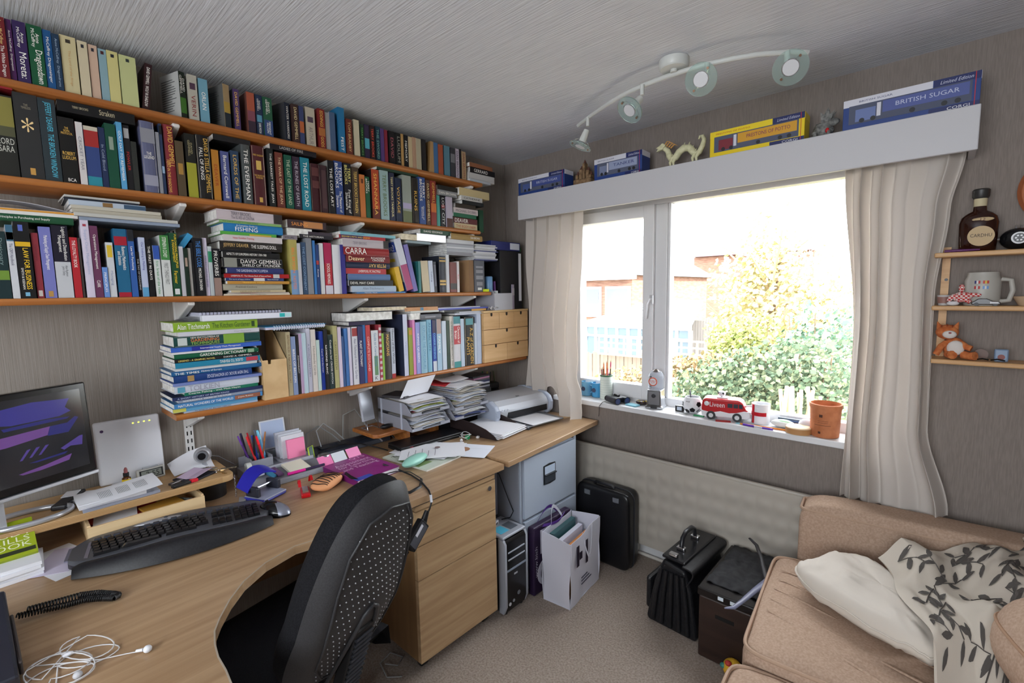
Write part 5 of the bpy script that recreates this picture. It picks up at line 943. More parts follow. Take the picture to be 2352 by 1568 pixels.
sk_ = MB(KX); ringp = [(u, 0) for u in [i/20 for i in range(21)]]+[(1, v) for v in [i/48 for i in range(1, 49)]]+[(u, 1) for u in [1-i/20 for i in range(1, 21)]]+[(0, v) for v in [1-i/48 for i in range(1, 48)]]
top_ = [Vector(ksurf(*p)) for p in ringp]; n_ = len(top_)
sk_.add([tuple(p) for p in top_]+[(p.x, p.y, .002) for p in top_], [(i, (i+1) % n_, n_+(i+1) % n_, n_+i) for i in range(n_)]+[tuple(range(n_, 2*n_))])
sk_.build('underside', black, kb, smooth=60)
def rest(u, v):
    y = -.235+.49*v; x = kfront(y)-.004+.060*u*(.75+.25*(1-(y/.25)**2))
    e = 1-min(1, min(v, 1-v)*.49/.03)
    return (x, y, .006+(kbtop(kfront(y), y)-.004)*(1-u**3)*(1-.4*e*e)+.006*sin(pi*u))
MB(KX).sheet(rest, 12, 40, .004).build('wrist_rest', tex_mat('leatherette', (24, 24, 27), (34, 34, 38), (1, 1, 1), 200, 2, .42, .2, (900, 900, 900), .0005), kb, smooth=70)
km = mat((20, 20, 23), .22, name='keycap'); kf = mat((58, 62, 72), .25, name='function_keycap')
random.seed(11)
def key(x, y, w2, d2, m_, nm='key', tilt=0):
    z = kbtop(x, y)
    M2 = KX @ Matrix.Translation((x, y, z+.0005)) @ Matrix.Rotation(tilt, 4, 'Z')
    b = MB(M2); h = .008
    vs = [(-d2, -w2, 0), (d2, -w2, 0), (d2, w2, 0), (-d2, w2, 0), (-d2*.78, -w2*.8, h), (d2*.78, -w2*.8, h), (d2*.78, w2*.8, h), (-d2*.78, w2*.8, h)]
    b.add(vs, [(0, 3, 2, 1), (4, 5, 6, 7), (0, 1, 5, 4), (1, 2, 6, 5), (2, 3, 7, 6), (3, 0, 4, 7)]).build(nm, m_, kb)
for r_ in range(5):
    for i in range(15):
        y = -.200+i*.0185+r_*.004
        if y > .082: continue
        x = -.036+r_*.0192+bow(y)*.72
        if r_ == 4:
            if i in (0, 1, 2, 9, 10, 11, 12): key(x, y*1.0, .0105, .0085, km)
            elif i == 5: key(x+.003, y+.008, .048, .0095, km, 'space_bar')
            continue
        key(x, y, .0086, .0086, km)
    for i in range(7):
        if i < 3 and r_ == 2: continue
        y = .098+i*.0185+(.006 if i > 2 else 0); x = -.036+r_*.0192+bow(y)*.72
        if y < .238: key(x, y, .0086, .0086, km)
for i in range(13):
    y = -.195+i*.0225+(.006 if i > 4 else 0)+(.006 if i > 8 else 0); key(-.058+bow(y)*.72, y, .0092, .0062, kf, 'function_key')
for y in (.112, .130, .148): key(-.058+bow(y)*.72, y, .0086, .006, kf, 'function_key')
sp_ = Vector((-.078+bow(-.04)*.6, -.05, 0)); MB(KX).blob((sp_.x, sp_.y, kbtop(sp_.x, sp_.y)+.001), (.012, .062, .006), 24, 8).build('zoom_slider_plate', mat((170, 172, 178), .3, .5), kb, smooth=80)
MB(KX).blob((sp_.x, sp_.y+.02, kbtop(sp_.x, sp_.y)+.006), (.006, .006, .005), 10, 6).build('zoom_slider', mat((60, 62, 68), .3), kb, smooth=80)
def wing(u, v):
    y = -.262+.055*v; x = kback(-.252)+.05+(.105)*u*(.75+.25*v)-.01*(1-v)
    return (x, y, kbtop(x, y)-.006*(1-v)+.001)
MB(KX).sheet(wing, 10, 6, .004).build('silver_corner', mat((150, 152, 172), .28, .6), kb, smooth=60)
for i in range(4):
    p = wing(.3+.16*i, .3); MB(KX).blob((p[0], p[1], p[2]+.001), (.0035, .0025, .0016), 8, 5).build('hot_button', chrome, kb, smooth=80)
# ---- mouse
mu = thing('mouse', 'black and silver cordless mouse right of the keyboard', 'mouse', (.51, .60, DZ)); MU = FR((.512, .598, DZ+.001), 25)
def mouse(u, v):
    a = 2*pi*u; r_ = sin(pi*v/2) if v < 1 else 1
    x, y = .062*cos(a)*r_, .036*sin(a)*r_*(1-.12*cos(a))
    return (x, y, .040*cos(pi*v/2)**.8*(1-.25*x/.062))
MB(MU).sheet(mouse, 28, 12, 0).build('shell', mat((22, 22, 25), .15), mu, smooth=80)
MB(MU).sheet(lambda u, v: Vector(mouse(.86+.28*u, .12+.80*v))+Vector((0, 0, .0012)), 10, 10, .0006).build('silver_back', mat((140, 144, 158), .3, .5), mu, smooth=80)
MB(MU).cyl((-.03, -.003, .034), (-.03, .003, .034), .010, n=14).build('wheel', black, mu, smooth=50)
# ---- desk phone and coiled cord
ph = thing('desk_phone', 'black telephone base at the lower left edge of the desk', 'telephone', (.72, -.05, DZ))
PH = FR((.76, -.075, DZ+.0006), 2)
MB(PH).prism([(-.15, 0), (.15, 0), (.16, .035), (.05, .055), (-.14, .085), (-.16, .06)], -.12, .045, 'xz').build('body', mat((42, 44, 54), .35), ph, bevel=.006)
MB(PH).prism([(-.14, .0855), (.03, .0605), (.03, .072), (-.13, .098)], -.10, -.03, 'xz').build('handset', black, ph, bevel=.01)
MB(PH).box(-.10, .12, .0455, .052, .012, .04).build('side_panel', mat((66, 60, 58), .4), ph, bevel=.003)
coil = []
path = [Vector((.630, -.022, DZ+.018)), Vector((.638, .02, DZ+.014)), Vector((.655, .06, DZ+.014)), Vector((.668, .095, DZ+.016)), Vector((.690, .125, DZ+.014)), Vector((.705, .142, DZ+.012)), Vector((.700, .152, DZ+.012)), Vector((.682, .143, DZ+.012)), Vector((.665, .118, DZ+.02)), Vector((.65, .085, DZ+.024)), Vector((.64, .04, DZ+.024)), Vector((.632, -.005, DZ+.026))]
for i in range(len(path)-1):
    for j in range(66):
        t = j/66; p = path[i].lerp(path[i+1], t); d = (path[i+1]-path[i]).normalized(); a = d.cross(Vector((0, 0, 1))).normalized(); b = a.cross(d)
        an = (i*66+j)*2*pi/8; coil.append(p+(a*cos(an)+b*sin(an))*.0062)
solo(MB().tube(coil, .0018, 5), 'coiled_cord', black, 'black coiled telephone cord twisted across the desk', 'cord', smooth=80)
# ---- earphones
ep = thing('earphones', 'tangled white earphones on the lower left of the desk', 'earphones', (.9, .06, DZ))
random.seed(5); loops = []
ec = Vector((.895, .045))
for k in range(5):
    rx_, ry_, ph_ = .05+.010*k, .035+.012*random.random(), random.random()*6
    for j in range(22):
        a = 2*pi*j/22+ph_; loops.append((ec.x+rx_*cos(a)*.7+.030*sin(k*1.7), ec.y+ry_*sin(a)+.03*cos(k*2.1)+.02*cos(a), DZ+.0022+.0018*k+.0008*sin(a*3)))
MB().tube(loops, .0013, 6).build('cable', mat((206, 204, 204), .5), ep, smooth=80)
MB().tube([loops[-1], (.93, .09, DZ+.004), (.95, .13, DZ+.003), (.968, .150, DZ+.006)], .0012, 6).build('cable', mat((206, 204, 204), .5), ep, smooth=80)
MB().tube([(.96, .143, DZ+.006), (.968, .153, DZ+.007)], [.003, .0035], 8).build('stem', white, ep, smooth=60)
MB().blob((.974, .160, DZ+.008), (.008, .008, .0075), 12, 8).build('earpiece', white, ep, smooth=80)
MB().blob((.955, .052, DZ+.008), (.008, .008, .0075), 12, 8).build('earpiece', mat((190, 190, 194), .3), ep, smooth=80)
MB().blob((.865, .045, DZ+.008), (.006, .009, .0045), 12, 8).build('remote_button', white, ep, smooth=80)
# ================================================================== right half of the desk
# ---- desk organiser with pens and notes
og = thing('desk_organiser', 'grey plastic desk organiser tray holding pens and notes', 'organiser', (.13, .75, DZ))
o0, o1 = .628, .905
gp2 = mat((150, 152, 160), .4, name='organiser_plastic')
MB().prism([(.045, DZ+.0005), (.270, DZ+.0005), (.272, DZ+.014), (.16, DZ+.040), (.05, DZ+.045)], o0, o1, 'xz').build('base', gp2, og, bevel=.003)
MB().box(.06, .064, o0+.004, o0+.085, DZ+.0455, DZ+.088).build('cup_wall', gp2, og); MB().box(.125, .129, o0+.03, o0+.115, DZ+.042, DZ+.078).build('cup_wall', gp2, og)
MB().box(.0645, .1245, o0+.030, o0+.034, DZ+.0425, DZ+.085).build('cup_wall', gp2, og); MB().box(.0645, .1245, o0+.111, o0+.115, DZ+.0425, DZ+.085).build('cup_wall', gp2, og)
MB().box(.05, .16, o0+.14, o1-.004, DZ+.0455, DZ+.050).build('note_slot', gp2, og); MB().box(.165, .172, o0+.01, o1-.01, DZ+.0385, DZ+.052).build('divider', mat((190, 194, 204), .4), og)
MB().box(.262, .270, o0+.05, o1-.006, DZ+.0148, DZ+.024).build('front_lip', gp2, og)
pens = [('navy marker', (38, 34, 60), .0055), ('violet pen', (96, 60, 140), .004), ('black marker', (30, 30, 34), .005), ('red pen', (206, 44, 48), .0042), ('dark red pen', (150, 30, 40), .004), ('blue pen', (40, 70, 170), .004), ('brown pencil', (150, 100, 60), .0035), ('bright red felt pen', (210, 30, 40), .0048), ('grey pen', (90, 96, 110), .004), ('sky blue ruler', (110, 180, 226), .006)]
random.seed(21)
for i, (nm, c, r_) in enumerate(pens):
    bx_, by_ = .072+.012*(i % 4), o0+.041+.007*i
    tx_, ty_ = bx_+random.uniform(-.02, .03), by_+random.uniform(-.030, .020)-(.022 if i < 2 else 0); ln = random.uniform(.125, .150)
    d = Vector((tx_-bx_, ty_-by_, .12)).normalized(); p0 = Vector((bx_, by_, DZ+.047))
    pn = thing('pen', '%s standing in the desk organiser cup' % nm, 'pen', p0, 'pens in the organiser')
    MB().cyl(p0, p0+d*ln*.72, r_, n=10).build('barrel', mat(c, .35), pn, smooth=50)
    MB().cyl(p0+d*ln*.721, p0+d*ln, r_*1.08, r_*.8, n=10).build('cap', mat(tuple(min(255, v*1.25) for v in c), .3), pn, smooth=50)
np_ = thing('note_block', 'stack of pale grey memo sheets upright in the organiser', 'note block', (.10, o0+.20, DZ+.05))
for i in range(3): MB(FR((.085+.016*i, o0+.150+.006*i, DZ+.0505), 0) @ Matrix.Rotation(radians(-8), 4, 'Y')).box(-.012, .001, 0, .105-.004*i, 0, .108-.006*i).build('sheet_stack', mat((196+10*i, 198+10*i, 208+8*i), .7), np_)
solo(MB(FR((.138, o0+.176, DZ+.051), 0) @ Matrix.Rotation(radians(-8), 4, 'Y')).box(-.014, 0, 0, .074, 0, .080), 'sticky_notes', mat((250, 140, 180), .6), 'pink sticky note pad standing in the organiser', 'sticky notes')
solo(MB(FR((.215, o0+.17, DZ+.033), 4) @ Matrix.Rotation(radians(12), 4, 'Y')).box(-.042, .042, -.040, .045, 0, .010), 'sticky_notes', mat((236, 234, 214), .6), 'cream sticky note pad lying in the organiser', 'sticky notes')
solo(MB(FR((.21, o0+.095, DZ+.034), 8) @ Matrix.Rotation(radians(12), 4, 'Y')).box(-.035, .035, -.012, .012, 0, .007), 'eraser', mat((110, 80, 120), .6), 'purple pack of index tabs in the organiser', 'tabs')
solo(MB(FR((.205, o0+.07, DZ+.034), 8) @ Matrix.Rotation(radians(12), 4, 'Y')).box(-.035, .035, -.010, .010, 0, .007), 'eraser', mat((70, 150, 190), .6), 'blue pack of index tabs in the organiser', 'tabs')
hp = thing('highlighter', 'bright pink highlighter pen lying on the organiser lip', 'pen', (.25, o0+.19, DZ+.03), 'pens in the organiser'); hm = MB().cyl((.258, o0+.12, DZ+.031), (.262, o0+.19, DZ+.031), .006, n=12).build('cap', mat((226, 40, 150), .4), hp, smooth=50)
MB().cyl((.262, o0+.1905, DZ+.031), (.266, o0+.27, DZ+.031), .0055, n=12).build('barrel', mat((60, 50, 80), .35), hp, smooth=50)
tp = thing('tape_roll', 'white roll of sticky tape in the organiser corner', 'tape', (.12, o0+.01, DZ+.045)); MB().cyl((.14, o0+.006, DZ+.062), (.14, o0+.024, DZ+.062), .018, n=20).build('roll', mat((216, 220, 216), .5), tp, smooth=50)
MB().cyl((.14, o0+.0035, DZ+.062), (.14, o0+.0058, DZ+.062), .010, n=16).build('core', mat((180, 186, 190), .5), tp, smooth=50)
solo(MB().box(.185, .215, o0+.008, o0+.05, DZ+.0385, DZ+.058), 'tape_dispenser', mat((206, 208, 216), .4), 'small white tape dispenser block on the organiser', 'dispenser', bevel=.003)
# ---- card leaning on the wall
lc = thing('framed_card', 'small white bordered card leaning against the wall', 'card', (.03, .80, DZ)); LM = FR((.040, .735, DZ+.085), 0) @ Matrix.Rotation(radians(-10), 4, 'Y')
MB(LM).box(-.004, 0, 0, .105, 0, .125).build('board', mat((226, 230, 240), .5), lc); MB(LM).box(.0002, .0008, .006, .099, .006, .119).build('print', mat((190, 206, 236), .5), lc)
MB().box(.008, .055, .73, .845, DZ+.0005, DZ+.084).build('ledge_block', mat((120, 124, 132), .5), lc)
# ---- hole punch
pu = thing('hole_punch', 'blue and grey hole punch with its handle raised', 'hole punch', (.33, .63, DZ)); PU = FR((.335, .628, DZ+.0005), 22)
MB(PU).box(-.045, .055, -.055, .055, 0, .012).build('base', mat((60, 64, 190), .35), pu, bevel=.006)
MB(PU).box(-.040, .06, -.05, .05, .0122, .018).build('base_top', mat((150, 156, 180), .35), pu, bevel=.004)
for y in (-.045, .045): MB(PU).box(-.03, .03, y-.008, y+.008, .0182, .055).build('punch_post', mat((44, 46, 58), .4), pu, bevel=.004)
MB(PU).tube([(.0, -.036, .045), (.0, .036, .045)], .004, 8).build('punch_bar', chrome, pu)
def han(u, v): return (-.055+.055*v-.012*sin(pi*u), -.066+.125*u, .026+.058*sin(pi*(.06+.66*u))+.016*(1-v))
MB(PU).sheet(han, 16, 8, .006).build('handle', mat((44, 44, 170), .32), pu, smooth=60)
for i in range(5):
    for j in range(2): MB(PU).sheet(lambda u, v, i=i, j=j: Vector(han(.22+.14*i+.09*u, .3+.32*j+.14*v))+Vector((.001, 0, .0022)), 3, 1, .001).build('grip_slot', mat((24, 24, 100), .4), pu)
# ---- red stapler
rs = thing('stapler', 'small red stapler standing open beside the tiger pouch', 'stapler', (.44, .73, DZ)); RS = FR((.445, .735, DZ+.0005), -20)
MB(RS).box(-.05, .03, -.016, .016, 0, .016).build('base', mat((196, 20, 28), .3), rs, bevel=.004)
MB(RS).sheet(lambda u, v: (-.045+.075*u, -.024+.010*v, .016+.045*sin(pi*(.15+.6*u))), 10, 3, .004).build('arm', mat((206, 30, 40), .25), rs, smooth=60)
MB(RS).sheet(lambda u, v: (-.035+.055*u, .014+.008*v+.006*u, .016+.058*sin(pi*(.15+.55*u))), 10, 3, .004).build('arm', mat((190, 16, 26), .25), rs, smooth=60)
MB(RS).box(-.03, .02, -.010, .010, .0162, .024).build('staple_channel', chrome, rs)
# ---- tiger stripe pouch
tg = thing('pouch', 'orange tiger striped soft pouch with a zip', 'pouch', (.43, .83, DZ)); TG = FR((.435, .825, DZ+.001), -58)
def tgf(u, v):
    a, b = 2*pi*u, pi*(v-.5); sx = abs(cos(b))**.6; e = lambda t: (abs(t)**.55)*(1 if t > 0 else -1)
    return (.068*e(cos(a))*sx, .042*e(sin(a))*sx, .021+.021*sin(b)*1.0)
MB(TG).sheet(tgf, 28, 14).build('body', mat((226, 160, 112), .8), tg, smooth=80)
random.seed(9)
for i in range(9):
    x0 = -.055+i*.0135; st = MB(TG)
    pth = []
    for j in range(9):
        t = -1+j/4; x = x0+.006*sin(t*2+i); y = t*.034; rx = max(0, 1-(abs(x)/.068)**3.2-(abs(y)/.042)**3.2)
        pth.append((x, y, .0215+.021*rx**.45))
    st.tube(pth, .0019, 5, flat=1.2); st.build('stripe', mat((40, 28, 24), .8), tg, smooth=60)
solo(MB().blob((.395, .905, DZ+.014), (.014, .018, .012), 12, 8, .3), 'stress_toy', mat((190, 110, 90), .7), 'tiny brown rubber toy beside the tiger pouch', 'toy', smooth=80)
# ---- teaching book, sticky tabs
tb_ = thing('textbook', 'purple textbook reading Assessment for Learning and Teaching on the desk', 'book', (.37, 1.0, DZ)); TBM = FR((.385, 1.002, DZ+.0005), 3)
MB(TBM).box(-.137, .137, -.105, .098, 0, .0012).build('back_cover', mat((120, 34, 110), .35), tb_); MB(TBM).box(-.134, .134, -.103, .095, .0014, .021).build('page_block', paper, tb_)
MB(TBM).box(-.137, .137, -.105, .098, .0212, .0226).build('front_cover', mat((142, 40, 122), .3), tb_); MB(TBM).box(-.137, .137, -.107, -.1052, 0, .0226).build('spine', mat((110, 30, 100), .35), tb_)
MB(TBM).box(.105, .137, -.105, -.03, .0227, .0230).build('blue_flash', mat((60, 80, 180), .3), tb_)
for s_, x, L_, H_, y in (('QTS', -.105, .075, .028, .045), ('Assessment', -.068, .165, .032, .0), ('for Learning', -.034, .165, .032, .0), ('and Teaching', .0, .165, .032, .0)):
    text(s_, (x, y, .0231), (0, 1, 0), (-1, 0, 0), L_, H_, mat((226, 190, 220), .5), tb_, TBM)
for i, (y, c) in enumerate(((-.085, (240, 130, 180)), (-.02, (214, 220, 226)), (.05, (244, 150, 196)))):
    MB(TBM @ FR((-.125, y, .0228), 0) @ Matrix.Rotation(radians(48), 4, 'Y')).box(-.045, .0, -.03, .032, 0, .0008).build('page_flag', mat(c, .6), tb_)
# ---- canister, lime frame, power strip
cn = thing('canister', 'small brushed steel cylindrical tin beside the organiser', 'tin', (.2, .915, DZ)); c = (.215, .922, DZ+.0005)
MB().lathe([(.024, 0), (.025, .001), (.025, .028)], 24, c).build('body', mat((170, 172, 180), .25, .9), cn, smooth=50); MB().lathe([(.0252, .0295), (.0252, .056), (.023, .058)], 24, c).build('lid', mat((176, 178, 186), .22, .9), cn, smooth=50)
MB().lathe([(.0225, .0281), (.0225, .0294)], 20, c).build('seam', mat((40, 40, 44), .4), cn)
lf = thing('photo_clip', 'little lime green framed clip standing behind the tin', 'frame', (.16, .90, DZ)); LF = FR((.17, .885, DZ+.001), 35) @ Matrix.Rotation(radians(-8), 4, 'Y')
MB(LF).tube([(0, 0, 0), (0, .035, 0), (0, .035, .085), (0, 0, .085)], .0025, 6, True).build('frame', mat((196, 226, 60), .4), lf); MB(LF).box(-.0008, .0008, .003, .032, .003, .082).build('pane', mat((110, 130, 130), .15), lf)
ps = thing('power_strip', 'dark grey power strip with plugs along the wall', 'power strip', (.07, 1.08, DZ))
MB().prism([(.03, DZ+.0005), (.11, DZ+.0005), (.105, DZ+.022), (.05, DZ+.040), (.03, DZ+.040)], .93, 1.33, 'xz').build('housing', mat((54, 58, 70), .4), ps, bevel=.003)
for i in range(4): MB().box(.052, .098, .97+.09*i, 1.02+.09*i, DZ+.0405, DZ+.043).build('socket', mat((40, 42, 50), .4), ps)
for i, c_ in enumerate(((120, 116, 118), (24, 24, 26))):
    pl = thing('mains_plug', ('grey' if not i else 'chunky black')+' mains plug sitting in the dark power strip', 'plug', (.08, 1.24, DZ+.043)); y = 1.205+.07*i
    MB().box(.05, .11, y, y+.055, DZ+.0435, DZ+.075).build('body', mat(c_, .45), pl, bevel=.006); MB().tube([(.112, y+.027, DZ+.055), (.135, y+.03, DZ+.05), (.15, y+.05, DZ+.02)], .004, 6).build('lead', mat(c_, .5), pl, smooth=60)
for i, (c_, P_) in enumerate((((156, 158, 160), [(.07, .98, DZ+.045), (.05, .97, DZ+.12), (.04, 1.01, DZ+.145), (.05, 1.06, DZ+.10), (.06, 1.10, DZ+.05)]), ((130, 132, 134), [(.06, .92, DZ+.03), (.03, .93, DZ+.11), (.03, .99, DZ+.135), (.05, 1.04, DZ+.09), (.06, 1.08, DZ+.045)]), ((150, 152, 150), [(.03, 1.11, DZ+.05), (.025, 1.12, DZ+.16), (.03, 1.18, DZ+.18), (.03, 1.22, DZ+.12), (.04, 1.235, DZ+.08)]))):
    solo(MB().tube(P_, .0028, 6), 'cable', mat(c_, .5), 'grey cable looping up from the power strip, %s loop' % ('middle', 'left', 'right')[i], 'cable', 'grey cables', smooth=80)
solo(MB().tube([(.10, .95, DZ+.03), (.12, 1.05, DZ+.05), (.14, 1.14, DZ+.035), (.18, 1.2, DZ+.01), (.25, 1.22, DZ+.004)], .003, 6), 'cable', black, 'black cable lying over the dark power strip', 'cable', smooth=80)
# ---- small pine riser with speaker
rz_ = thing('small_riser', 'little orange pine shelf riser by the wall under the letter trays', 'stand', (.1, 1.3, DZ))
MB().prism([(.012, 1.17), (.205, 1.17), (.225, 1.19), (.225, 1.57), (.012, 1.57)], DZ+.062, DZ+.082).build('board', pine, rz_, bevel=.005)
for y in (1.36, 1.545): MB().box(.02, .21, y, y+.018, DZ+.0005, DZ+.0615).build('leg', pine, rz_)
RZ = DZ+.0825
sp = thing('speaker', 'slim upright silver flat panel speaker on a wire stand', 'speaker', (.08, 1.20, RZ)); SPM = FR((.10, 1.185, RZ+.042), 8) @ Matrix.Rotation(radians(-10), 4, 'Y')
MB(SPM).box(-.012, 0, 0, .072, 0, .165).build('panel', mat((206, 210, 220), .3, .2), sp, bevel=.002); MB(SPM).box(.0002, .001, .004, .068, .006, .160).build('grille', mat((170, 174, 182), .35, .4), sp)
MB().tube([(.085, 1.20, RZ+.045), (.12, 1.19, RZ+.035), (.13, 1.19, RZ+.004), (.07, 1.19, RZ+.004), (.07, 1.25, RZ+.004), (.13, 1.25, RZ+.004), (.12, 1.25, RZ+.035), (.085, 1.25, RZ+.045)], .0025, 6).build('wire_stand', chrome, sp, smooth=60)
solo(MB().blob((.16, 1.275, RZ+.012), (.02, .03, .012), 10, 6, .5), 'cable_bundle', black, 'knot of black cable on the little pine riser', 'cable', smooth=60)
# ---- letter trays
trm = mat((150, 152, 162), .4, name='letter_tray_plastic')
def tray(x0, x1, y0, y1, z, parent, rz=0):
    M = FR(((x0+x1)/2, (y0+y1)/2, z), rz); hx, hy = (x1-x0)/2, (y1-y0)/2
    t_ = MB(M).box(-hx, hx, -hy, hy, 0, .0025).build('tray', trm, parent)
    side = [(-hx, .0026), (hx-.004, .0026), (hx, .012), (hx-.022, .028), (hx-.040, .050), (hx-.060, .058), (-hx, .058)]
    for y in (-hy, hy-.0025): MB(M).prism(side, y, y+.0025, 'xz').build('tray_side', trm, t_)
    MB(M).box(-hx, -hx+.0025, -hy+.003, hy-.003, .0026, .058).build('tray_back', trm, t_)
    MB(M).box(hx-.004, hx, -hy, -hy+.06, .0026, .014).build('tray_lip', trm, t_); MB(M).box(hx-.004, hx, hy-.06, hy, .0026, .014).build('tray_lip', trm, t_)
    return M, hx, hy
random.seed(33)
def fill(M, hx, hy, z0, n, lab, dz=.0032):
    g_ = [(222, 226, 236), (232, 232, 236), (206, 212, 226), (196, 190, 180), (236, 236, 240), (214, 206, 196)]
    r_ = thing('paper_stack', lab, 'papers', M @ Vector((0, 0, z0)))
    for i in range(n):
        M2 = M @ FR((random.uniform(-.01, .035), random.uniform(-.012, .012), z0+i*dz), random.uniform(-9, 9)); c_ = random.choice(g_)
        if random.random() < .12: c_ = random.choice([(196, 150, 90), (180, 190, 90), (200, 80, 90), (90, 100, 150)])
        b = random.uniform(.6, .95); tl = random.uniform(0, .010)
        MB(M2).sheet(lambda u, v, b=b, tl=tl: (-hx*b*.95+hx*1.85*b*u, -hy*b*.92+hy*1.84*b*v, .001+tl*u*u*sin(pi*v)+.004*random.random()*u), 4, 4, min(.0012, dz*.5)).build('sheet', mat(c_, .7), r_)
    return z0+n*dz
tA = thing('letter_trays', 'pair of stacked grey letter trays on the pine riser', 'letter tray', (.13, 1.43, RZ))
x0, x1, ya_, yb_ = .03, .325, 1.312, 1.548
MA1 = tray(x0, x1, ya_, yb_, RZ+.001, tA, 0); MA2 = tray(x0, x1, ya_, yb_, RZ+.076, tA, 0)
for x in (.06, .235):
    for y in (ya_-.0035, yb_+.001): MB().box(x, x+.012, y, y+.003, RZ+.001, RZ+.134).build('riser_post', mat((190, 196, 210), .3), tA)
fill(*MA1, .004, 16, 'loose white papers filling the lower of the two left letter trays', .0030)
zt2 = fill(*MA2, .004, 20, 'heaped white papers in the upper of the two left letter trays', .0030)
solo(MB(FR((.20, 1.335, RZ+.146), 8) @ Matrix.Rotation(radians(-58), 4, 'Y')).box(0, .115, -.0, .195, 0, .001), 'stiff_card', paper, 'large white card propped upright on the upper left letter tray', 'card')
solo(MB(FR((.12, 1.39, RZ+.140), 20)).box(-.07, .07, -.06, .06, 0, .012), 'notebook', mat((60, 58, 62), .6), 'dark notebook lying at the back of the upper left tray', 'notebook')
tB = thing('letter_trays', 'pair of stacked grey letter trays left of the printer', 'letter tray', (.13, 1.72, RZ))
y2a, y2b = 1.585, 1.83
MB().box(.03, .195, y2a, y2b, DZ+.0035, RZ+.0005).build('base_block', black2, tB)
MB1 = tray(x0+.01, x1+.0, y2a, y2b, RZ+.001, tB, 0); MB2 = tray(x0+.01, x1+.0, y2a, y2b, RZ+.052, tB, 0)
fill(*MB1, .004, 14, 'white papers in the lower of the two right letter trays', .0028)
zt3 = fill(*MB2, .004, 34, 'tall untidy heap of letters in the upper right letter tray', .0034)
solo(MB(FR((.16, 1.62, RZ+.175), 35) @ Matrix.Rotation(radians(6), 4, 'Y')).box(-.05, .05, -.07, .07, 0, .003), 'leaflet', mat((196, 50, 56), .5), 'red and white leaflet on top of the heap of letters', 'leaflet')
solo(MB(FR((.15, 1.70, RZ+.180), -15)).sheet(lambda u, v: (-.06+.14*u, -.08+.16*v, .003+.02*abs(v-.4)), 3, 6, .001), 'envelope', paper, 'open white envelope on top of the heap of letters', 'envelope')
# ---- laptop under the trays
lt_ = thing('laptop', 'closed black laptop computer under the letter trays', 'laptop', (.25, 1.43, DZ)); LTM = FR((.285, 1.425, DZ+.0005), -4)
MB(LTM).box(-.06, .065, -.185, .185, 0, .017).build('base', mat((20, 20, 22), .35), lt_, bevel=.004); MB(LTM).box(-.06, .065, -.184, .184, .0172, .028).build('lid', mat((28, 28, 31), .3), lt_, bevel=.004)
MB(LTM).box(.0652, .0665, -.02, .02, .006, .012).build('latch', grey_p, lt_)
# ---- magazine, papers, glasses case
mg = thing('magazine', 'glossy magazine under the glasses case at the desk middle', 'magazine', (.45, 1.26, DZ)); MG = FR((.455, 1.265, DZ+.0005), 6)
MB(MG).box(-.145, .145, -.105, .105, 0, .006).build('pages', mat((214, 214, 206), .4), mg); MB(MG).box(-.145, .145, -.106, .106, .0061, .0068).build('cover', mat((196, 204, 190), .3), mg)
text('TES', (-.10, -.06, .0072), (0, 1, 0), (-1, 0, 0), .05, .022, mat((40, 44, 50)), mg, MG); MB(MG).box(-.05, .09, -.10, -.02, .0069, .0072).build('cover_picture', mat((120, 140, 90), .4), mg)
random.seed(4)
for i, (x, y, a, lab) in enumerate(((.40, 1.345, 20, 'lowest white sheet of the fanned pile on the magazine'), (.42, 1.35, 34, 'middle white sheet of the fanned pile on the magazine'), (.45, 1.335, 50, 'top printed form of the fanned pile on the magazine'))):
    sh = thing('sheet_of_paper', lab, 'paper', (x, y, DZ+.008), 'papers fanned on the desk'); SM_ = FR((x, y, DZ+.0085+.0035*i), a)
    MB(SM_).sheet(lambda u, v: (-.148+.296*u, -.105+.21*v, .0004+.004*u*u*(1-v)), 6, 6, .0008).build('sheet', paper, sh, smooth=60)
    if i == 2:
        for j in range(5): MB(SM_).box(-.11+.03*j, -.108+.03*j, -.08, -.01+.015*(j % 3), .0052, .0055).build('print_line', ink, sh)
        MB(SM_).cyl((.02, .03, .0052), (.02, .03, .0056), .013, n=20).build('stamp_mark', mat((130, 110, 110), .6), sh); MB(SM_).box(-.12, -.095, .05, .085, .0052, .0055).build('red_flash', mat((206, 80, 100), .6), sh)
ev = thing('cd_envelope', 'white envelope with a round brown window near the desk edge', 'envelope', (.55, 1.47, DZ)); EM = FR((.545, 1.46, DZ+.0045), 28)
MB(EM).box(-.115, .115, -.085, .09, 0, .0012).build('envelope', mat((226, 230, 240), .65), ev); MB(EM).cyl((-.02, .01, .0013), (-.02, .01, .0017), .032, n=28).build('window', mat((176, 130, 96), .35), ev); MB(EM).box(-.114, .115, .028, .0286, .0013, .0016).build('fold', mat((190, 194, 206), .6), ev)
gc = thing('glasses_case', 'mint green oval hard glasses case on the magazine', 'glasses case', (.51, 1.19, DZ)); GC = FR((.515, 1.185, DZ+.0235), -72)
MB(GC).blob((0, 0, .004), (.080, .033, .021), 28, 14).build('shell', mat((150, 206, 190), .35), gc, smooth=80); MB(GC).tube([(.0805*cos(t), .0335*sin(t), .003) for t in [2*pi*i/40 for i in range(40)]], .0012, 5, True).build('seam', mat((110, 160, 150), .4), gc)
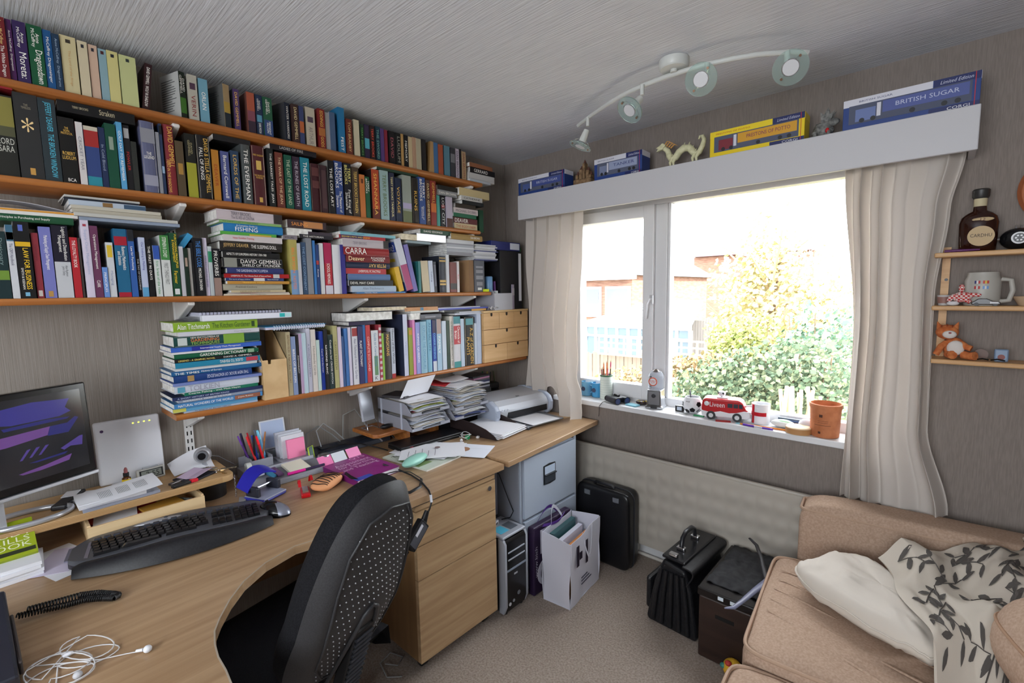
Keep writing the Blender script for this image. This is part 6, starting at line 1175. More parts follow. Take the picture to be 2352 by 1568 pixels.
# ---- black letter tray with papers
bt_ = thing('letter_tray', 'dark curved letter tray of white paper in front of the printer', 'letter tray', (.42, 1.75, DZ)); BT = FR((.392, 1.755, DZ+.0035), 6)
drk = mat((46, 36, 36), .4, name='dark_tray_plastic')
MB(BT).box(-.17, .15, -.115, .115, 0, .004).build('floor', drk, bt_)
for y in (-.115, .111): MB(BT).prism([(-.17, .004), (.15, .004), (.13, .022), (.08, .046), (.0, .066), (-.08, .075), (-.17, .075)], y, y+.004, 'xz').build('side', drk, bt_, smooth=40)
MB(BT).box(-.17, -.166, -.11, .11, .0042, .075).build('back', drk, bt_)
fp = thing('paper_stack', 'ream of white paper in the dark curved letter tray', 'papers', (.42, 1.75, DZ+.01))
for i in range(9): MB(BT @ FR((.005+random.uniform(0, .03), random.uniform(-.004, .004), .0048+.0034*i), random.uniform(-2, 2))).box(-.148, .148, -.105, .105, 0, .003).build('sheet_bundle', paper, fp)
# ---- green earphones, adapter
gp_ = thing('earphones', 'white earphones wound on a bright green clip', 'earphones', (.40, 1.60, DZ))
MB(FR((.415, 1.585, DZ+.012), 30)).bx((0, 0, 0), (.022, .03, .018)).build('clip', mat((30, 150, 96), .4), gp_, bevel=.004)
for k in range(3): MB().tube([(.40+.028*cos(t)+.01*k, 1.575+.02*sin(t), DZ+.006+.012*abs(sin(t+k))+.01*k) for t in [2*pi*i/16 for i in range(16)]], .0014, 5, True).build('cable', mat((220, 222, 222), .4), gp_, smooth=80)
MB().blob((.445, 1.63, DZ+.008), (.010, .012, .0075), 10, 7).build('earpiece', mat((225, 225, 226), .3), gp_, smooth=80); MB().blob((.43, 1.53, DZ+.012), (.008, .008, .010), 10, 7).build('earpiece', mat((225, 225, 226), .3), gp_, smooth=80)
solo(MB(FR((.535, 1.92, DZ+.0035), 20)).box(-.02, .02, -.025, .025, 0, .014), 'power_adapter', mat((60, 64, 70), .4), 'small dark adapter block beside the printer tray', 'adapter', bevel=.003)
# ---- printer
pr = thing('printer', 'silver and white inkjet printer partly behind the curtain', 'printer', (.26, 2.08, DZ)); PR = FR((.275, 2.065, DZ+.004), -7)
psv = mat((176, 184, 200), .35, name='printer_plastic'); psd = mat((196, 200, 208), .35)
prof = [(-.16, 0), (.10, 0), (.10, .028), (.125, .030), (.135, .075), (.12, .105), (.08, .128), (-.10, .142), (-.16, .130)]
MB(PR).prism(prof, -.195, .195, 'xz').build('body', psd, pr, bevel=.006)
MB(PR).prism([(-.162, -.001), (.112, -.001), (.142, .03), (.146, .078), (.128, .112), (.084, .134), (-.10, .148), (-.162, .136)], -.225, -.196, 'xz').build('end_cap', psv, pr, bevel=.008)
MB(PR).prism([(-.162, -.001), (.112, -.001), (.142, .03), (.146, .078), (.128, .112), (.084, .134), (-.10, .148), (-.162, .136)], .196, .225, 'xz').build('end_cap', psv, pr, bevel=.008)
MB(PR).box(.1005, .133, -.13, .18, .030, .066).build('paper_mouth', mat((30, 32, 36), .5), pr)
for i in range(3): MB(PR).cyl((.136+.001*i, -.175+.018*i, .085), (.144, -.175+.018*i, .083), .006, n=12).build('button', mat((216, 220, 228), .3), pr, smooth=50)
MB(PR).box(.145, .1465, -.222, -.198, .05, .09).build('panel_outline', mat((150, 158, 174), .4), pr)
MB(PR).box(.06, .072, -.01, .01, .1315, .1335).build('maker_badge', mat((110, 112, 118), .3), pr)
MB(PR).box(.10, .30, -.135, .15, .010, .018).build('output_tray', mat((140, 146, 156), .4), pr, bevel=.004)
solo(MB(PR).sheet(lambda u, v: (.12+.20*u, -.11+.21*v, .0225+.004*u), 4, 4, .001), 'sheet_of_paper', paper, 'white sheet resting on the printer output tray', 'paper')
# ---- disc stack, pen pot with speakers
DST = .80
cs = thing('side_box', 'black box at the wall carrying the disc cases', 'box', (.09, 1.95, DZ)); MB().box(.02, .15, 1.86, 2.03, DZ+.0035, DZ+.17).build('carton', black2, cs, bevel=.003); MB().box(.1502, .151, 1.88, 2.01, DZ+.02, DZ+.15).build('front', mat((44, 44, 48), .5), cs)
for i in range(8):
    c_ = [(60, 60, 70), (150, 154, 166), (40, 42, 50), (190, 194, 206), (60, 66, 100), (90, 90, 96), (170, 120, 150), (50, 50, 56)][i]
    solo(MB(FR((.085, 1.945, DZ+.1708+.0104*i), random.uniform(-4, 4))).box(-.06, .068, -.07, .07, 0, .0100), 'disc_case', mat(c_, .25), 'disc case %s of the stack below the lowest shelf' % (['lowest', 'second up', 'third up', 'fourth up', 'fifth up', 'sixth up', 'second from top', 'topmost'][i]), 'disc case', 'stack of disc cases')
pp_ = thing('pen_pot', 'black pen pot with two round white speaker cones', 'pen pot', (.12, 2.12, DZ)); PP = FR((.060, 2.10, DZ+.0035), -22)
MB(PP).prism([(-.05, 0), (.05, 0), (.03, .135), (-.045, .135)], -.065, .065, 'xz').build('body', mat((22, 22, 24), .3), pp_, bevel=.012, seg=3)
MB(PP).box(-.045, .03, -.06, .06, .1352, .175).build('pot', mat((26, 26, 28), .35), pp_, bevel=.008)
for y in (-.033, .033):
    MB(PP).cyl((.037, y, .10), (.0415, y, .0995), .021, n=22).build('cone_ring', mat((60, 60, 64), .3), pp_, smooth=50); MB(PP).blob((.0425, y, .0995), (.005, .014, .014), 16, 10).build('cone', mat((214, 214, 218), .3), pp_, smooth=80)
for i, (c_, nm) in enumerate((((40, 130, 80), 'green pen'), ((190, 170, 90), 'yellow pencil'), ((60, 60, 66), 'black pen'), ((140, 130, 110), 'wooden pencil'), ((80, 90, 60), 'olive pencil'))):
    q = PP @ Vector((-.02+.012*(i % 3), -.045+.022*i, .14)); q2 = q+Vector((random.uniform(-.01, .02), random.uniform(-.02, .02), .105))
    solo(MB().cyl(q+Vector((0, 0, .0365)), q2, .004, n=8), 'pen', mat(c_, .4), '%s standing in the black pen pot' % nm, 'pen', 'pens in the black pot', smooth=50)
# ---- strap and power brick hanging over the desk edge
solo(MB().tube([(.55, .98, DZ+.028), (.57, 1.05, DZ+.03), (.60, 1.10, DZ+.02), (.66, 1.11, DZ+.004), (.72, 1.06, DZ+.004), (.735, 1.0, DZ+.004), (.70, .97, DZ+.004), (.64, .95, DZ+.004), (.56, .93, DZ+.004), (.48, .90, DZ+.03), (.42, .91, DZ+.028)], .006, 6, flat=.22), 'strap', black, 'flat black strap looped on the desk beside the textbook', 'strap', smooth=60)
pw = thing('power_brick', 'black laptop power brick hanging over the desk edge by its lead', 'power supply', (.83, 1.0, .55))
LD = [at(x, y, 'z', DZ+z) for x, y, z in ((880, 1066, .028), (915, 1078, .008), (945, 1091, .004), (968, 1106, .004), (985, 1126, .004))]+[at(x, y, 'x', v) for x, y, v in ((989, 1136, .805), (991, 1153, .812), (987, 1168, .815), (980, 1182, .817))]
MB().tube(LD, .0034, 8).build('lead', black, pw, smooth=80); MB().tube([LD[5], LD[6]], .0048, 8).build('white_tag', mat((210, 214, 224), .5), pw, smooth=50)
bc = at(956, 1228, 'x', .832); ax_ = (at(978, 1195, 'x', .820)-at(938, 1268, 'x', .845)).normalized()
MB().cyl(at(981, 1172, 'x', .817), at(972, 1200, 'x', .82), .009, .013, 12).build('plug', black, pw, smooth=50)
sx_ = ax_.cross(Vector((1, 0, 0))).normalized(); nx_ = sx_.cross(ax_)
BR = Matrix(((nx_.x, sx_.x, ax_.x, bc.x), (nx_.y, sx_.y, ax_.y, bc.y), (nx_.z, sx_.z, ax_.z, bc.z), (0, 0, 0, 1)))
MB(BR).box(-.014, .014, -.024, .024, -.052, .052).build('brick', black, pw, bevel=.004)
sgn = 1 if nx_.x > 0 else -1
MB(BR).box(*sorted((sgn*.0142, sgn*.0148)), -.018, .018, -.044, .044).build('rating_label', mat((70, 72, 80), .5), pw); MB(BR).box(*sorted((sgn*.0149, sgn*.0153)), -.016, -.004, -.01, .035).build('label_strip', mat((196, 198, 206), .5), pw)
MB().tube([at(938, 1268, 'x', .845), at(925, 1285, 'x', .82), (.72, .93, .45), (.6, .9, .3), (.5, .85, .1), (.45, .8, .012)], .003, 6).build('tail_lead', black, pw, smooth=80)
solo(MB().tube([(.62, .93, .012), (.66, .96, .008), (.64, 1.0, .008), (.58, .98, .008), (.60, .92, .008), (.68, .90, .008), (.72, .94, .008)], .0025, 6), 'cable', mat((150, 150, 150), .5), 'grey cable lying on the carpet under the desk', 'cable', smooth=80)
# ================================================================== mini drawers and files at the end of the lowest shelf
mz = SH[4]['z']+.0005
my0 = yat(1112, .224, mz+.1); my1 = my0+.412; mh = at(1150, 712, 'x', .224).z-mz-.012
mc = thing('mini_drawers', 'pale plywood mini chest of six small drawers on the lowest shelf', 'drawers', (.12, (my0+my1)/2, mz))
birch = wood('birch_veneer', (206, 164, 112), (222, 184, 134), 'y', .5, 14, 2)
my1 = min(my1, 2.30)
MB().box(.04, .206, my0, my1, mz, mz+mh).build('carcass', birch, mc); MB().box(.03, .226, my0-.002, my1, mz+mh+.0005, mz+mh+.012).build('top_board', ply_light, mc)
r_h = [(.0, .36), (.36, .66), (.66, 1.0)]
for ri, nd in enumerate((2, 1, 3)):
    za, zb_ = mz+mh*r_h[ri][0]+.0015, mz+mh*r_h[ri][1]-.0015
    for i in range(nd):
        a = my0+.001+(my1-my0-.002)*i/nd; b = my0+.001+(my1-my0-.002)*(i+1)/nd-.002
        d_ = MB().box(.2062, .224, a, b, za, zb_).build('drawer', birch, mc)
        yc = (a+b)/2; MB().prism([(yc-.008, zb_-.0005), (yc-.008, zb_-.014), (yc-.004, zb_-.020), (yc+.004, zb_-.020), (yc+.008, zb_-.014), (yc+.008, zb_-.0005)], .2241, .2246, 'yz').build('finger_notch', mat((40, 30, 24), .8), d_)
tz = mz+mh+.0126
def lever(name, lab, x0, x1, y0, y1, z0, z1, c, lc, spine):
    t_ = thing(name, lab, 'file', ((x0+x1)/2, (y0+y1)/2, z0), 'lever arch files')
    MB().box(x0, x1, y0, y1, z0, z1).build('case', mat(c, .5), t_, bevel=.002)
    MB().box(*spine).build('spine_label', mat(lc, .5), t_); return t_
yy = lambda px, z: yat(px, .20, z)
a, b = yy(1150, 1.45), yy(1199, 1.45); zA = at(1170, 652, 'x', .20).z
zB = at(1170, 576, 'x', .20).z
lever('lever_arch_file', 'black upright lever arch file on the mini drawers', .02, .20, a, b-.002, tz, zB, (30, 30, 34), (226, 226, 230), (.2002, .201, b-.030, b-.006, tz+.05, zB-.012))
lever('lever_arch_file', 'navy lever arch file lying on top of the black file', .03, .205, yy(1128, 1.6), yy(1194, 1.6), zB+.001, zB+.052, (34, 44, 110), (214, 220, 232), (.2052, .206, yy(1171, 1.6), yy(1192, 1.6), zB+.008, zB+.046))
solo(MB().box(.03, .18, b, b+.018, tz, zB-.02), 'folder', mat((150, 160, 160), .4), 'clear plastic folder right of the black lever arch file', 'folder')
solo(MB().box(.03, .16, b+.020, b+.040, tz, zB+.03), 'folder', mat((40, 140, 60), .5), 'green folder edge behind the curtain on the mini drawers', 'folder')
solo(MB(FR((.10, yy(1140, 1.4), tz+.001), 4) @ Matrix.Rotation(radians(4), 4, 'X')).box(-.08, .09, 0, .012, 0, .17), 'folder', mat((88, 50, 110), .5), 'purple plastic folder leaning on the black lever arch file', 'folder')
mgf = thing('magazine_rack', 'pale grey cut-corner magazine rack with leaflets on the mini drawers', 'file', (.12, yy(1150, 1.4), tz))
g0, g1 = yy(1130, 1.38), yy(1172, 1.38)-.002
MB().prism([(.06, tz), (.222, tz), (.222, tz+.10), (.12, tz+.20), (.06, tz+.20)], g0, g0+.003, 'xz').build('side', mat((176, 176, 184), .35), mgf); MB().box(.219, .222, g0+.0035, g1, tz, tz+.10).build('front', mat((186, 188, 196), .35), mgf)
lfl = thing('leaflet', 'lilac and white leaflet standing in front of the black file', 'leaflet', (.21, yy(1180, 1.4), tz)); LX = FR((.212, g1+.002, tz+.0005), 20)
MB(LX).box(0, .002, 0, .052, 0, .152).build('sheet', mat((190, 184, 214), .5), lfl); MB(LX).box(.0021, .0025, .006, .046, .085, .13).build('panel', mat((216, 214, 228), .5), lfl)
solo(MB(FR((.15, g0+.01, tz+.0005), 10)).box(-.06, .07, .006, .014, 0, .115), 'leaflet', mat((206, 208, 206), .5), 'grey and white brochure inside the magazine rack', 'leaflet')
bn = solo(MB().blob((.195, yat(1126, .2, 1.41), SH[3]['z']-.0), (.0, .0, .0), 4, 3), 'x', white, 'x', 'x') if False else None
solo(MB().lathe([(.022, 0), (.024, .004), (.024, .085), (.020, .09)], 18, (.175, yat(1124, .18, 1.5), SH[3]['z']+.0005)), 'tin', mat((110, 150, 190), .35), 'blue cylindrical tin at the right end of the third shelf', 'tin', smooth=50)
y_t = yat(1117, .215, SH[3]['z'])
solo(MB(FR((.205, y_t+.004, SH[3]['z']+.0005), 8)).box(-.012, .012, -.016, .020, 0, .016), 'tape_roll', mat((214, 232, 40), .5), 'fluorescent yellow tape at the third shelf end', 'tape', bevel=.003)
solo(MB().tube([(.20, g0-.012, tz+.008), (.215, g0, tz+.016), (.21, g0+.02, tz+.022), (.2155, g0+.035, tz+.010), (.205, g0+.045, tz+.014), (.214, g0+.02, tz+.006), (.225, g0+.0, tz+.008)], .006, 8) if False else MB(FR((.214, g0-.02, tz+.002))).sheet(lambda u, v: (.0+.02*u, -.03+.07*v, .002+.016*abs(sin(7*v+3*u))+.006*u), 6, 16, .0015), 'crumpled_tissue', paper, 'crumpled white tissue at the left front of the mini drawers top', 'tissue', smooth=60)
# ================================================================== curtains
def cloth(name, c, tr=.35, rough=.9):
    m_ = bpy.data.materials.new(name); m_.use_nodes = True; N, L = nodes(m_); b = N['Principled BSDF']; b.inputs['Base Color'].default_value = rgb(c); b.inputs['Roughness'].default_value = rough; b.inputs['Specular IOR Level'].default_value = .1
    t_ = N.new('ShaderNodeBsdfTranslucent'); t_.inputs[0].default_value = rgb(tuple(v*.97 for v in c)); mx = N.new('ShaderNodeMixShader'); mx.inputs[0].default_value = tr
    L.new(b.outputs[0], mx.inputs[1]); L.new(t_.outputs[0], mx.inputs[2]); L.new(mx.outputs[0], N['Material Output'].inputs[0])
    tc = N.new('ShaderNodeTexCoord'); nz = N.new('ShaderNodeTexNoise'); nz.inputs['Scale'].default_value = 420; bp = N.new('ShaderNodeBump'); bp.inputs['Strength'].default_value = .15; bp.inputs['Distance'].default_value = .001
    L.new(tc.outputs['Object'], nz.inputs['Vector']); L.new(nz.outputs[0], bp.inputs['Height']); L.new(bp.outputs[0], b.inputs['Normal'])
    return m_
cur_m = cloth('cream_curtain_fabric', (232, 225, 218), .40)
def lerpk(ks, t):
    for (a, b), (c, d) in zip(ks, ks[1:]):
        if t <= c: q = (t-a)/(c-a); q = q*q*(3-2*q); return b+(d-b)*q
    return ks[-1][1]
def cur_r(u, v):         # v: 0 hem .. 1 top ; u across
    z = .628+v*1.295+(.0 if v > .04 else 0)+.03*max(0, u-.75)*(1-v)
    xl = lerpk([(0, 1.915), (.5, 1.925), (1, 1.880)], v); xr = lerpk([(0, 2.235), (.25, 2.165), (.62, 2.16), (.85, 2.185), (1, 2.215)], v)
    amp = .026+.014*(1-v); ph = 2*pi*(4.6*u+.30*sin(5*u)+.10*sin(4*v+u*5)); x = xl+(xr-xl)*(u+.012*sin(ph*2))
    return (x, 2.262+amp*(sin(ph)+.28*sin(2*ph+.6))*(.65+.35*sin(6.3*u+1))-.02*(1-v)*(1-v)-.010*sin(pi*v), z)
c1 = thing('curtain', 'cream gathered curtain hanging right of the window', 'curtain', (2.06, 2.26, .63), 'curtains'); MB().sheet(cur_r, 130, 60, .0012).build('fabric', cur_m, c1, smooth=80)
MB().sheet(lambda u, v: Vector(cur_r(u, .985+.012*v))+Vector((0, .004, 0)), 130, 1, .002).build('heading_tape', mat((206, 198, 180), .8), c1)
def cur_l(u, v):
    zt = 1.925; zb_ = lerpk([(0, .86), (.28, .845), (.45, .90), (.55, .76), (.72, .737), (1, .75)], u)
    z = zb_+(zt-zb_)*v
    xl = lerpk([(0, .225), (.3, .236), (.55, .248), (1, .262)], v); xr = lerpk([(0, .715), (.10, .690), (.2, .635), (.45, .62), (.8, .645), (1, .655)], v)
    ph = 2*pi*(4.2*u+.15*sin(5*v)+.1*u*u); x = xl+(xr-xl)*(u+.012*sin(2*ph))
    fw = max(0, 1-v/.30)**1.5*max(0, u-.45)/.55
    return (x-.01*fw, 2.268+(.016+.014*(1-v))*sin(ph)-.105*fw-.012*sin(9*v+6*u)*max(0, .5-v), z+.012*sin(14*u)*max(0, .15-v))
c2 = thing('curtain', 'cream curtain left of the window with its hem on the desk', 'curtain', (.45, 2.27, .74), 'curtains'); MB().sheet(cur_l, 110, 70, .0012).build('fabric', cur_m, c2, smooth=80)

# ================================================================== on the window sill
S_ = .8295
for i, (x, c_) in enumerate(((.575, (110, 170, 206)), (.650, (60, 140, 190)))):
    mg_ = thing('mug', '%s blue mug on the sill beside the left curtain' % ('pale' if not i else 'darker'), 'mug', (x, 2.44, S_), 'blue mugs')
    MB().lathe([(.030, 0), (.034, .003), (.034, .088), (.0315, .088), (.0315, .006), (0.001, .006)], 22, (x, 2.445, S_+.0004), True, False).build('body', mat(c_, .35), mg_, smooth=50)
    MB().tube([(x+.034, 2.43, S_+.07), (x+.055, 2.425, S_+.065), (x+.056, 2.425, S_+.035), (x+.035, 2.43, S_+.022)], .0045, 8).build('handle', mat(c_, .35), mg_, smooth=60)
    MB().cyl((x-.004, 2.4105, S_+.045), (x-.004, 2.409, S_+.045), .014, n=10).build('motif', mat((50, 60, 90), .5), mg_)
pt = thing('pencil_tin', 'tall white tin with green rim holding coloured pencils on the sill', 'tin', (.72, 2.43, S_))
pc_ = (.718, 2.435, S_+.0004)
MB().lathe([(.036, 0), (.037, .002), (.037, .142), (.034, .142), (.034, .004), (.001, .004)], 24, pc_, True, False).build('can', mat((214, 222, 214), .4), pt, smooth=50)
MB().lathe([(.0375, .136), (.0375, .146), (.0335, .146)], 24, pc_, False, False).build('rim', mat((70, 110, 80), .4), pt, smooth=50)
for i in range(8): MB().lathe([(.0372, .016+.014*i), (.0372, .017+.014*i)], 24, pc_, False, False).build('print_line', mat((150, 180, 160), .5), pt)
random.seed(8)
for i, c_ in enumerate([(60, 40, 40), (190, 60, 110), (170, 50, 120), (200, 100, 40), (140, 40, 60), (90, 60, 40), (220, 120, 60)]):
    a = 2*pi*i/7; p0 = Vector((pc_[0]+.016*cos(a), pc_[1]+.016*sin(a), pc_[2]+.006)); p1 = p0+Vector((.012*cos(a), .012*sin(a), .165+.05*random.random()))
    pn = thing('pencil', '%s coloured pencil in the white tin on the sill' % ['black', 'pink', 'magenta', 'orange', 'crimson', 'brown', 'peach'][i], 'pencil', p0, 'pencils in the tin'); d = (p1-p0).normalized()
    MB().cyl(p0, p1, .0035, n=6).build('shaft', mat(c_, .4), pn); MB().cyl(p1+d*.0002, p1+d*.012, .0033, .0006, 6).build('point', mat((200, 160, 120), .6), pn)
bi = thing('binoculars', 'black compact binoculars lying on the window sill', 'binoculars', (.85, 2.36, S_)); BI = FR((.83, 2.375, S_+.0205), -25)
bm_ = mat((34, 36, 46), .35)
for y in (-.032, .032):
    MB(BI).cyl((-.052, y, 0), (.030, y, 0), .0165, .020, 18).build('barrel', bm_, bi, smooth=50); MB(BI).cyl((.0302, y, 0), (.046, y, 0), .0205, n=18).build('objective_ring', mat((24, 25, 32), .4), bi, smooth=50); MB(BI).cyl((.0461, y, 0), (.0468, y, 0), .016, n=18).build('lens', mat((60, 70, 110), .05), bi); MB(BI).cyl((-.066, y, 0), (-.0522, y, 0), .015, n=16).build('eyecup', mat((20, 20, 22), .6), bi, smooth=50)
MB(BI).box(-.04, .028, -.018, .018, -.006, .018).build('bridge', bm_, bi, bevel=.006); MB(BI).cyl((-.03, 0, .0225), (.01, 0, .0225), .007, n=14).build('focus_wheel', black, bi, smooth=50)
q0 = BI @ Vector((-.04, -.05, -.012))
MB().tube([BI @ Vector((-.03, -.05, -.005)), (.76, 2.322, S_+.004), (.742, 2.318, S_-.02), (.738, 2.322, S_-.07), (.735, 2.323, .748)], .0035, 6, flat=.4).build('neck_strap', black, bi, smooth=60)
solo(MB(FR((.925, 2.372, S_+.0004), -10)).box(-.035, .035, -.022, .022, 0, .007), 'notepad', mat((130, 190, 206), .5), 'small pale blue notepad beside the binoculars', 'notepad', bevel=.001)
so = thing('bead_ornament', 'dark patterned tortoise ornament with yellow spots on the sill', 'ornament', (.965, 2.42, S_)); MB().blob((.955, 2.425, S_+.013), (.036, .028, .0125), 18, 10).build('shell', mat((50, 30, 30), .3), so, smooth=80)
for i in range(7): MB().blob((.955+.024*cos(i*.9), 2.425+.018*sin(i*.9), S_+.021), (.0055, .0045, .003), 8, 5).build('spot', mat((206, 176, 50), .4), so, smooth=80)
gm = thing('gumball_machine', 'little chrome gumball machine with clear dome on the sill', 'gumball machine', (1.045, 2.405, S_)); gx, gy = 1.045, 2.41
GB = FR((gx, gy, S_+.0004), 10)
MB(GB).prism([(-.050, 0), (.050, 0), (.048, .012), (.040, .018), (.036, .105), (-.036, .105), (-.040, .018), (-.048, .012)], -.042, .038, 'xz').build('base', chrome, gm, bevel=.006)
MB(GB).box(-.030, .030, -.0445, -.0425, .024, .096).build('front_plate', mat((150, 150, 154), .3, .8), gm); MB(GB).cyl((-.0, -.0448, .074), (0, -.052, .074), .011, n=16).build('coin_knob', mat((70, 70, 74), .3, .6), gm, smooth=50); MB(GB).box(-.016, .016, -.0465, -.0447, .004, .020).build('chute', mat((40, 38, 38), .5), gm)
dome = [(.040, .1055), (.042, .115), (.042, .165), (.037, .188), (.026, .203), (.010, .209)]
MB(GB).lathe(dome, 24, (0, 0, 0), False, True).build('dome', mat((240, 244, 250), .03, trans=.95, ior=1.1), gm, smooth=60); MB(GB).lathe([(.016, .196), (.018, .200), (.012, .211), (.001, .214)], 16).build('cap', mat((120, 110, 104), .3, .7), gm, smooth=50)
MB(GB).cyl((-.006, -.0421, .150), (-.006, -.0435, .150), .022, n=22).build('round_label', mat((230, 236, 240), .5), gm); MB(GB).tube([(-.006+.021*cos(t), -.0442, .150+.021*sin(t)) for t in [2*pi*i/24 for i in range(24)]], .0028, 6, True).build('label_ring', mat((214, 90, 60), .4), gm)
text('BUBBLE\nGUM', (-.006, -.0446, .149), (1, 0, 0), (0, 0, 1), .032, .017, mat((206, 60, 50)), gm, GB)
ti = thing('timer', 'tiny black cube timer with white face on the sill', 'timer', (1.175, 2.42, S_)); TI = FR((1.178, 2.415, S_+.0004), 8)
MB(TI).box(-.022, .022, -.012, .012, 0, .030).build('body', black, ti, bevel=.003); MB(TI).box(-.012, .012, -.0128, -.0122, .006, .025).build('face', mat((196, 206, 220), .3), ti)
fb = thing('football_mug', 'football shaped white and black mug on the sill', 'mug', (1.25, 2.41, S_)); FB = (1.243, 2.420, S_+.0445)
MB().lathe([(.022, -.0438), (.034, -.036), (.046, -.016), (.049, .004), (.044, .026), (.036, .042), (.033, .042), (.040, .024), (.044, .002)], 26, FB, True, False).build('body', mat((228, 228, 232), .3), fb, smooth=60)
for i, (az, el) in enumerate(((-150, 5), (-70, -25), (-100, 38), (-30, 12), (-110, -38), (-20, -35))):
    a, e = radians(az), radians(el); d = Vector((cos(a)*cos(e), sin(a)*cos(e), sin(e))); p = Vector(FB)+d*.0462; t1 = d.orthogonal().normalized(); t2_ = d.cross(t1)
    m_ = MB(); vs = [p+d*.0025+(t1*cos(2*pi*k/5)+t2_*sin(2*pi*k/5))*.0145 for k in range(5)]+[p-d*.004+(t1*cos(2*pi*k/5)+t2_*sin(2*pi*k/5))*.0145 for k in range(5)]
    m_.add(vs, [(0, 1, 2, 3, 4), (9, 8, 7, 6, 5)]+[(k, (k+1) % 5, 5+(k+1) % 5, 5+k) for k in range(5)]); m_.build('black_patch', mat((26, 26, 30), .35), fb)
solo(MB().cyl((1.238, 2.425, S_+.03), (1.224, 2.430, S_+.115), .004, n=8), 'pen', mat((90, 92, 100), .3), 'grey pen standing in the football mug', 'pen', smooth=50)
vn = thing('toy_van', 'red and white ceramic camper van money box on the sill', 'money box', (1.40, 2.41, S_)); VM = FR((1.412, 2.412, S_+.0004), 12)
vw = mat((230, 230, 234), .25); vr = mat((186, 28, 36), .28)
side = [(-.105, .016), (.100, .016), (.112, .028), (.108, .050), (.092, .062), (.078, .092), (.062, .104), (-.090, .104), (-.104, .094), (-.108, .05)]
MB(VM).prism([(x, z) for x, z in side], -.046, .046, 'xz').build('body', vr, vn, bevel=.010, seg=3)
MB(VM).prism([(-.106, .0155), (.101, .0155), (.114, .028), (.110, .052), (.085, .056), (.05, .044), (.02, .040), (-.02, .046), (-.06, .036), (-.108, .044)], -.0475, .0475, 'xz').build('white_skirt', vw, vn, bevel=.005)
for x in (-.062, .055):
    for y in (-.045, .045): w2 = MB(VM).cyl((x, y-.006, .021), (x, y+.006, .021), .021, n=20).build('wheel', mat((40, 42, 46), .4), vn, smooth=50); MB(VM).cyl((x, y+(-.0075 if y < 0 else .0062), .021), (x, y+(-.0062 if y < 0 else .0075), .021), .011, n=10).build('hub', mat((214, 214, 216), .3), w2)
for x0_, x1_ in ((.012, .034), (.038, .058), (.062, .078)): MB(VM).box(x0_, x1_, -.0474, -.0462, .066, .086).build('side_window', mat((60, 66, 76), .2), vn)
text('Liveen', (-.035, -.0470, .076), (1, 0, 0), (0, 0, 1), .068, .024, mat((232, 230, 232)), vn, VM); MB(VM).blob((-.083, -.0465, .078), (.012, .002, .012), 10, 6).build('flower', vw, vn, smooth=60)
MB(VM).box(-.04, .01, -.025, .025, .1045, .109).build('roof_rack', vw, vn); 
MB(VM).blob((-.02, 0, .124), (.018, .018, .0148), 16, 10).build('roof_ball', vw, vn, smooth=80)
for a in (-60, -150, 20): MB(VM).blob((-.02+.014*cos(radians(a)), .014*sin(radians(a)), .127), (.006, .006, .006), 8, 6).build('ball_patch', mat((30, 30, 34), .4), vn, smooth=80)
em = thing('mug', 'white mug with a red cross flag on the sill', 'mug', (1.565, 2.42, S_)); ec_ = (1.566, 2.43, S_+.0004)
MB().lathe([(.038, 0), (.040, .003), (.040, .096), (.037, .096), (.037, .006), (.001, .006)], 26, ec_, True, False).build('body', mat((232, 232, 236), .3), em, smooth=50)
MB().tube([(ec_[0]-.039, ec_[1]-.008, S_+.078), (ec_[0]-.066, ec_[1]-.012, S_+.074), (ec_[0]-.068, ec_[1]-.012, S_+.032), (ec_[0]-.039, ec_[1]-.008, S_+.022)], .005, 8).build('handle', mat((232, 232, 236), .3), em, smooth=60)
def arc(a0, a1, z0, z1): return lambda u, v: (ec_[0]+.0404*cos(radians(a0+(a1-a0)*u)), ec_[1]+.0404*sin(radians(a0+(a1-a0)*u)), ec_[2]+z0+(z1-z0)*v)
MB().sheet(arc(-140, -118, .004, .092), 4, 1, .0008).build('cross_bar', mat((190, 24, 40), .3), em, smooth=60); MB().sheet(arc(-165, -40, .040, .058), 14, 1, .0009).build('cross_bar', mat((190, 24, 40), .3), em, smooth=60)
solo(MB().tube([(1.50, 2.345, S_+.004), (1.60, 2.352, S_+.004), (1.69, 2.36, S_+.004)], .0038, 6), 'pencil', mat((222, 130, 40), .4), 'orange pencil lying across the window sill', 'pencil')
pv = thing('pen', 'purple ballpoint pen lying near the sill front edge', 'pen', (1.58, 2.335, S_)); MB().cyl((1.515, 2.338, S_+.0052), (1.565, 2.332, S_+.0052), .0048, n=10).build('cap', mat((96, 50, 170), .35), pv, smooth=50); MB().cyl((1.5655, 2.332, S_+.0052), (1.60, 2.3285, S_+.0052), .0042, n=10).build('barrel', mat((200, 200, 210), .3), pv, smooth=50); MB().cyl((1.6005, 2.3285, S_+.0052), (1.645, 2.3235+.004, S_+.0052), .0046, n=10).build('tail', mat((100, 56, 176), .35), pv, smooth=50)
for nm, lab, c_, x, y, w2, d2, a in (('clip', 'green plastic clip lying by the football mug', (40, 140, 86), 1.295, 2.372, .026, .008, 5), ('card', 'red and yellow card lying under the toy van', (190, 40, 40), 1.42, 2.352, .034, .016, 20), ('card', 'pale blue slip lying beside the purple pen', (150, 210, 226), 1.50, 2.358, .022, .012, -8), ('coaster', 'round cream paper disc lying beside the black timer', (206, 208, 204), 1.215, 2.372, .018, .014, 0)):
    solo(MB(FR((x, y, S_+.0003), a)).box(-w2, w2, -d2, d2, 0, .005 if nm == 'clip' else .0012), nm, mat(c_, .5), lab, nm)
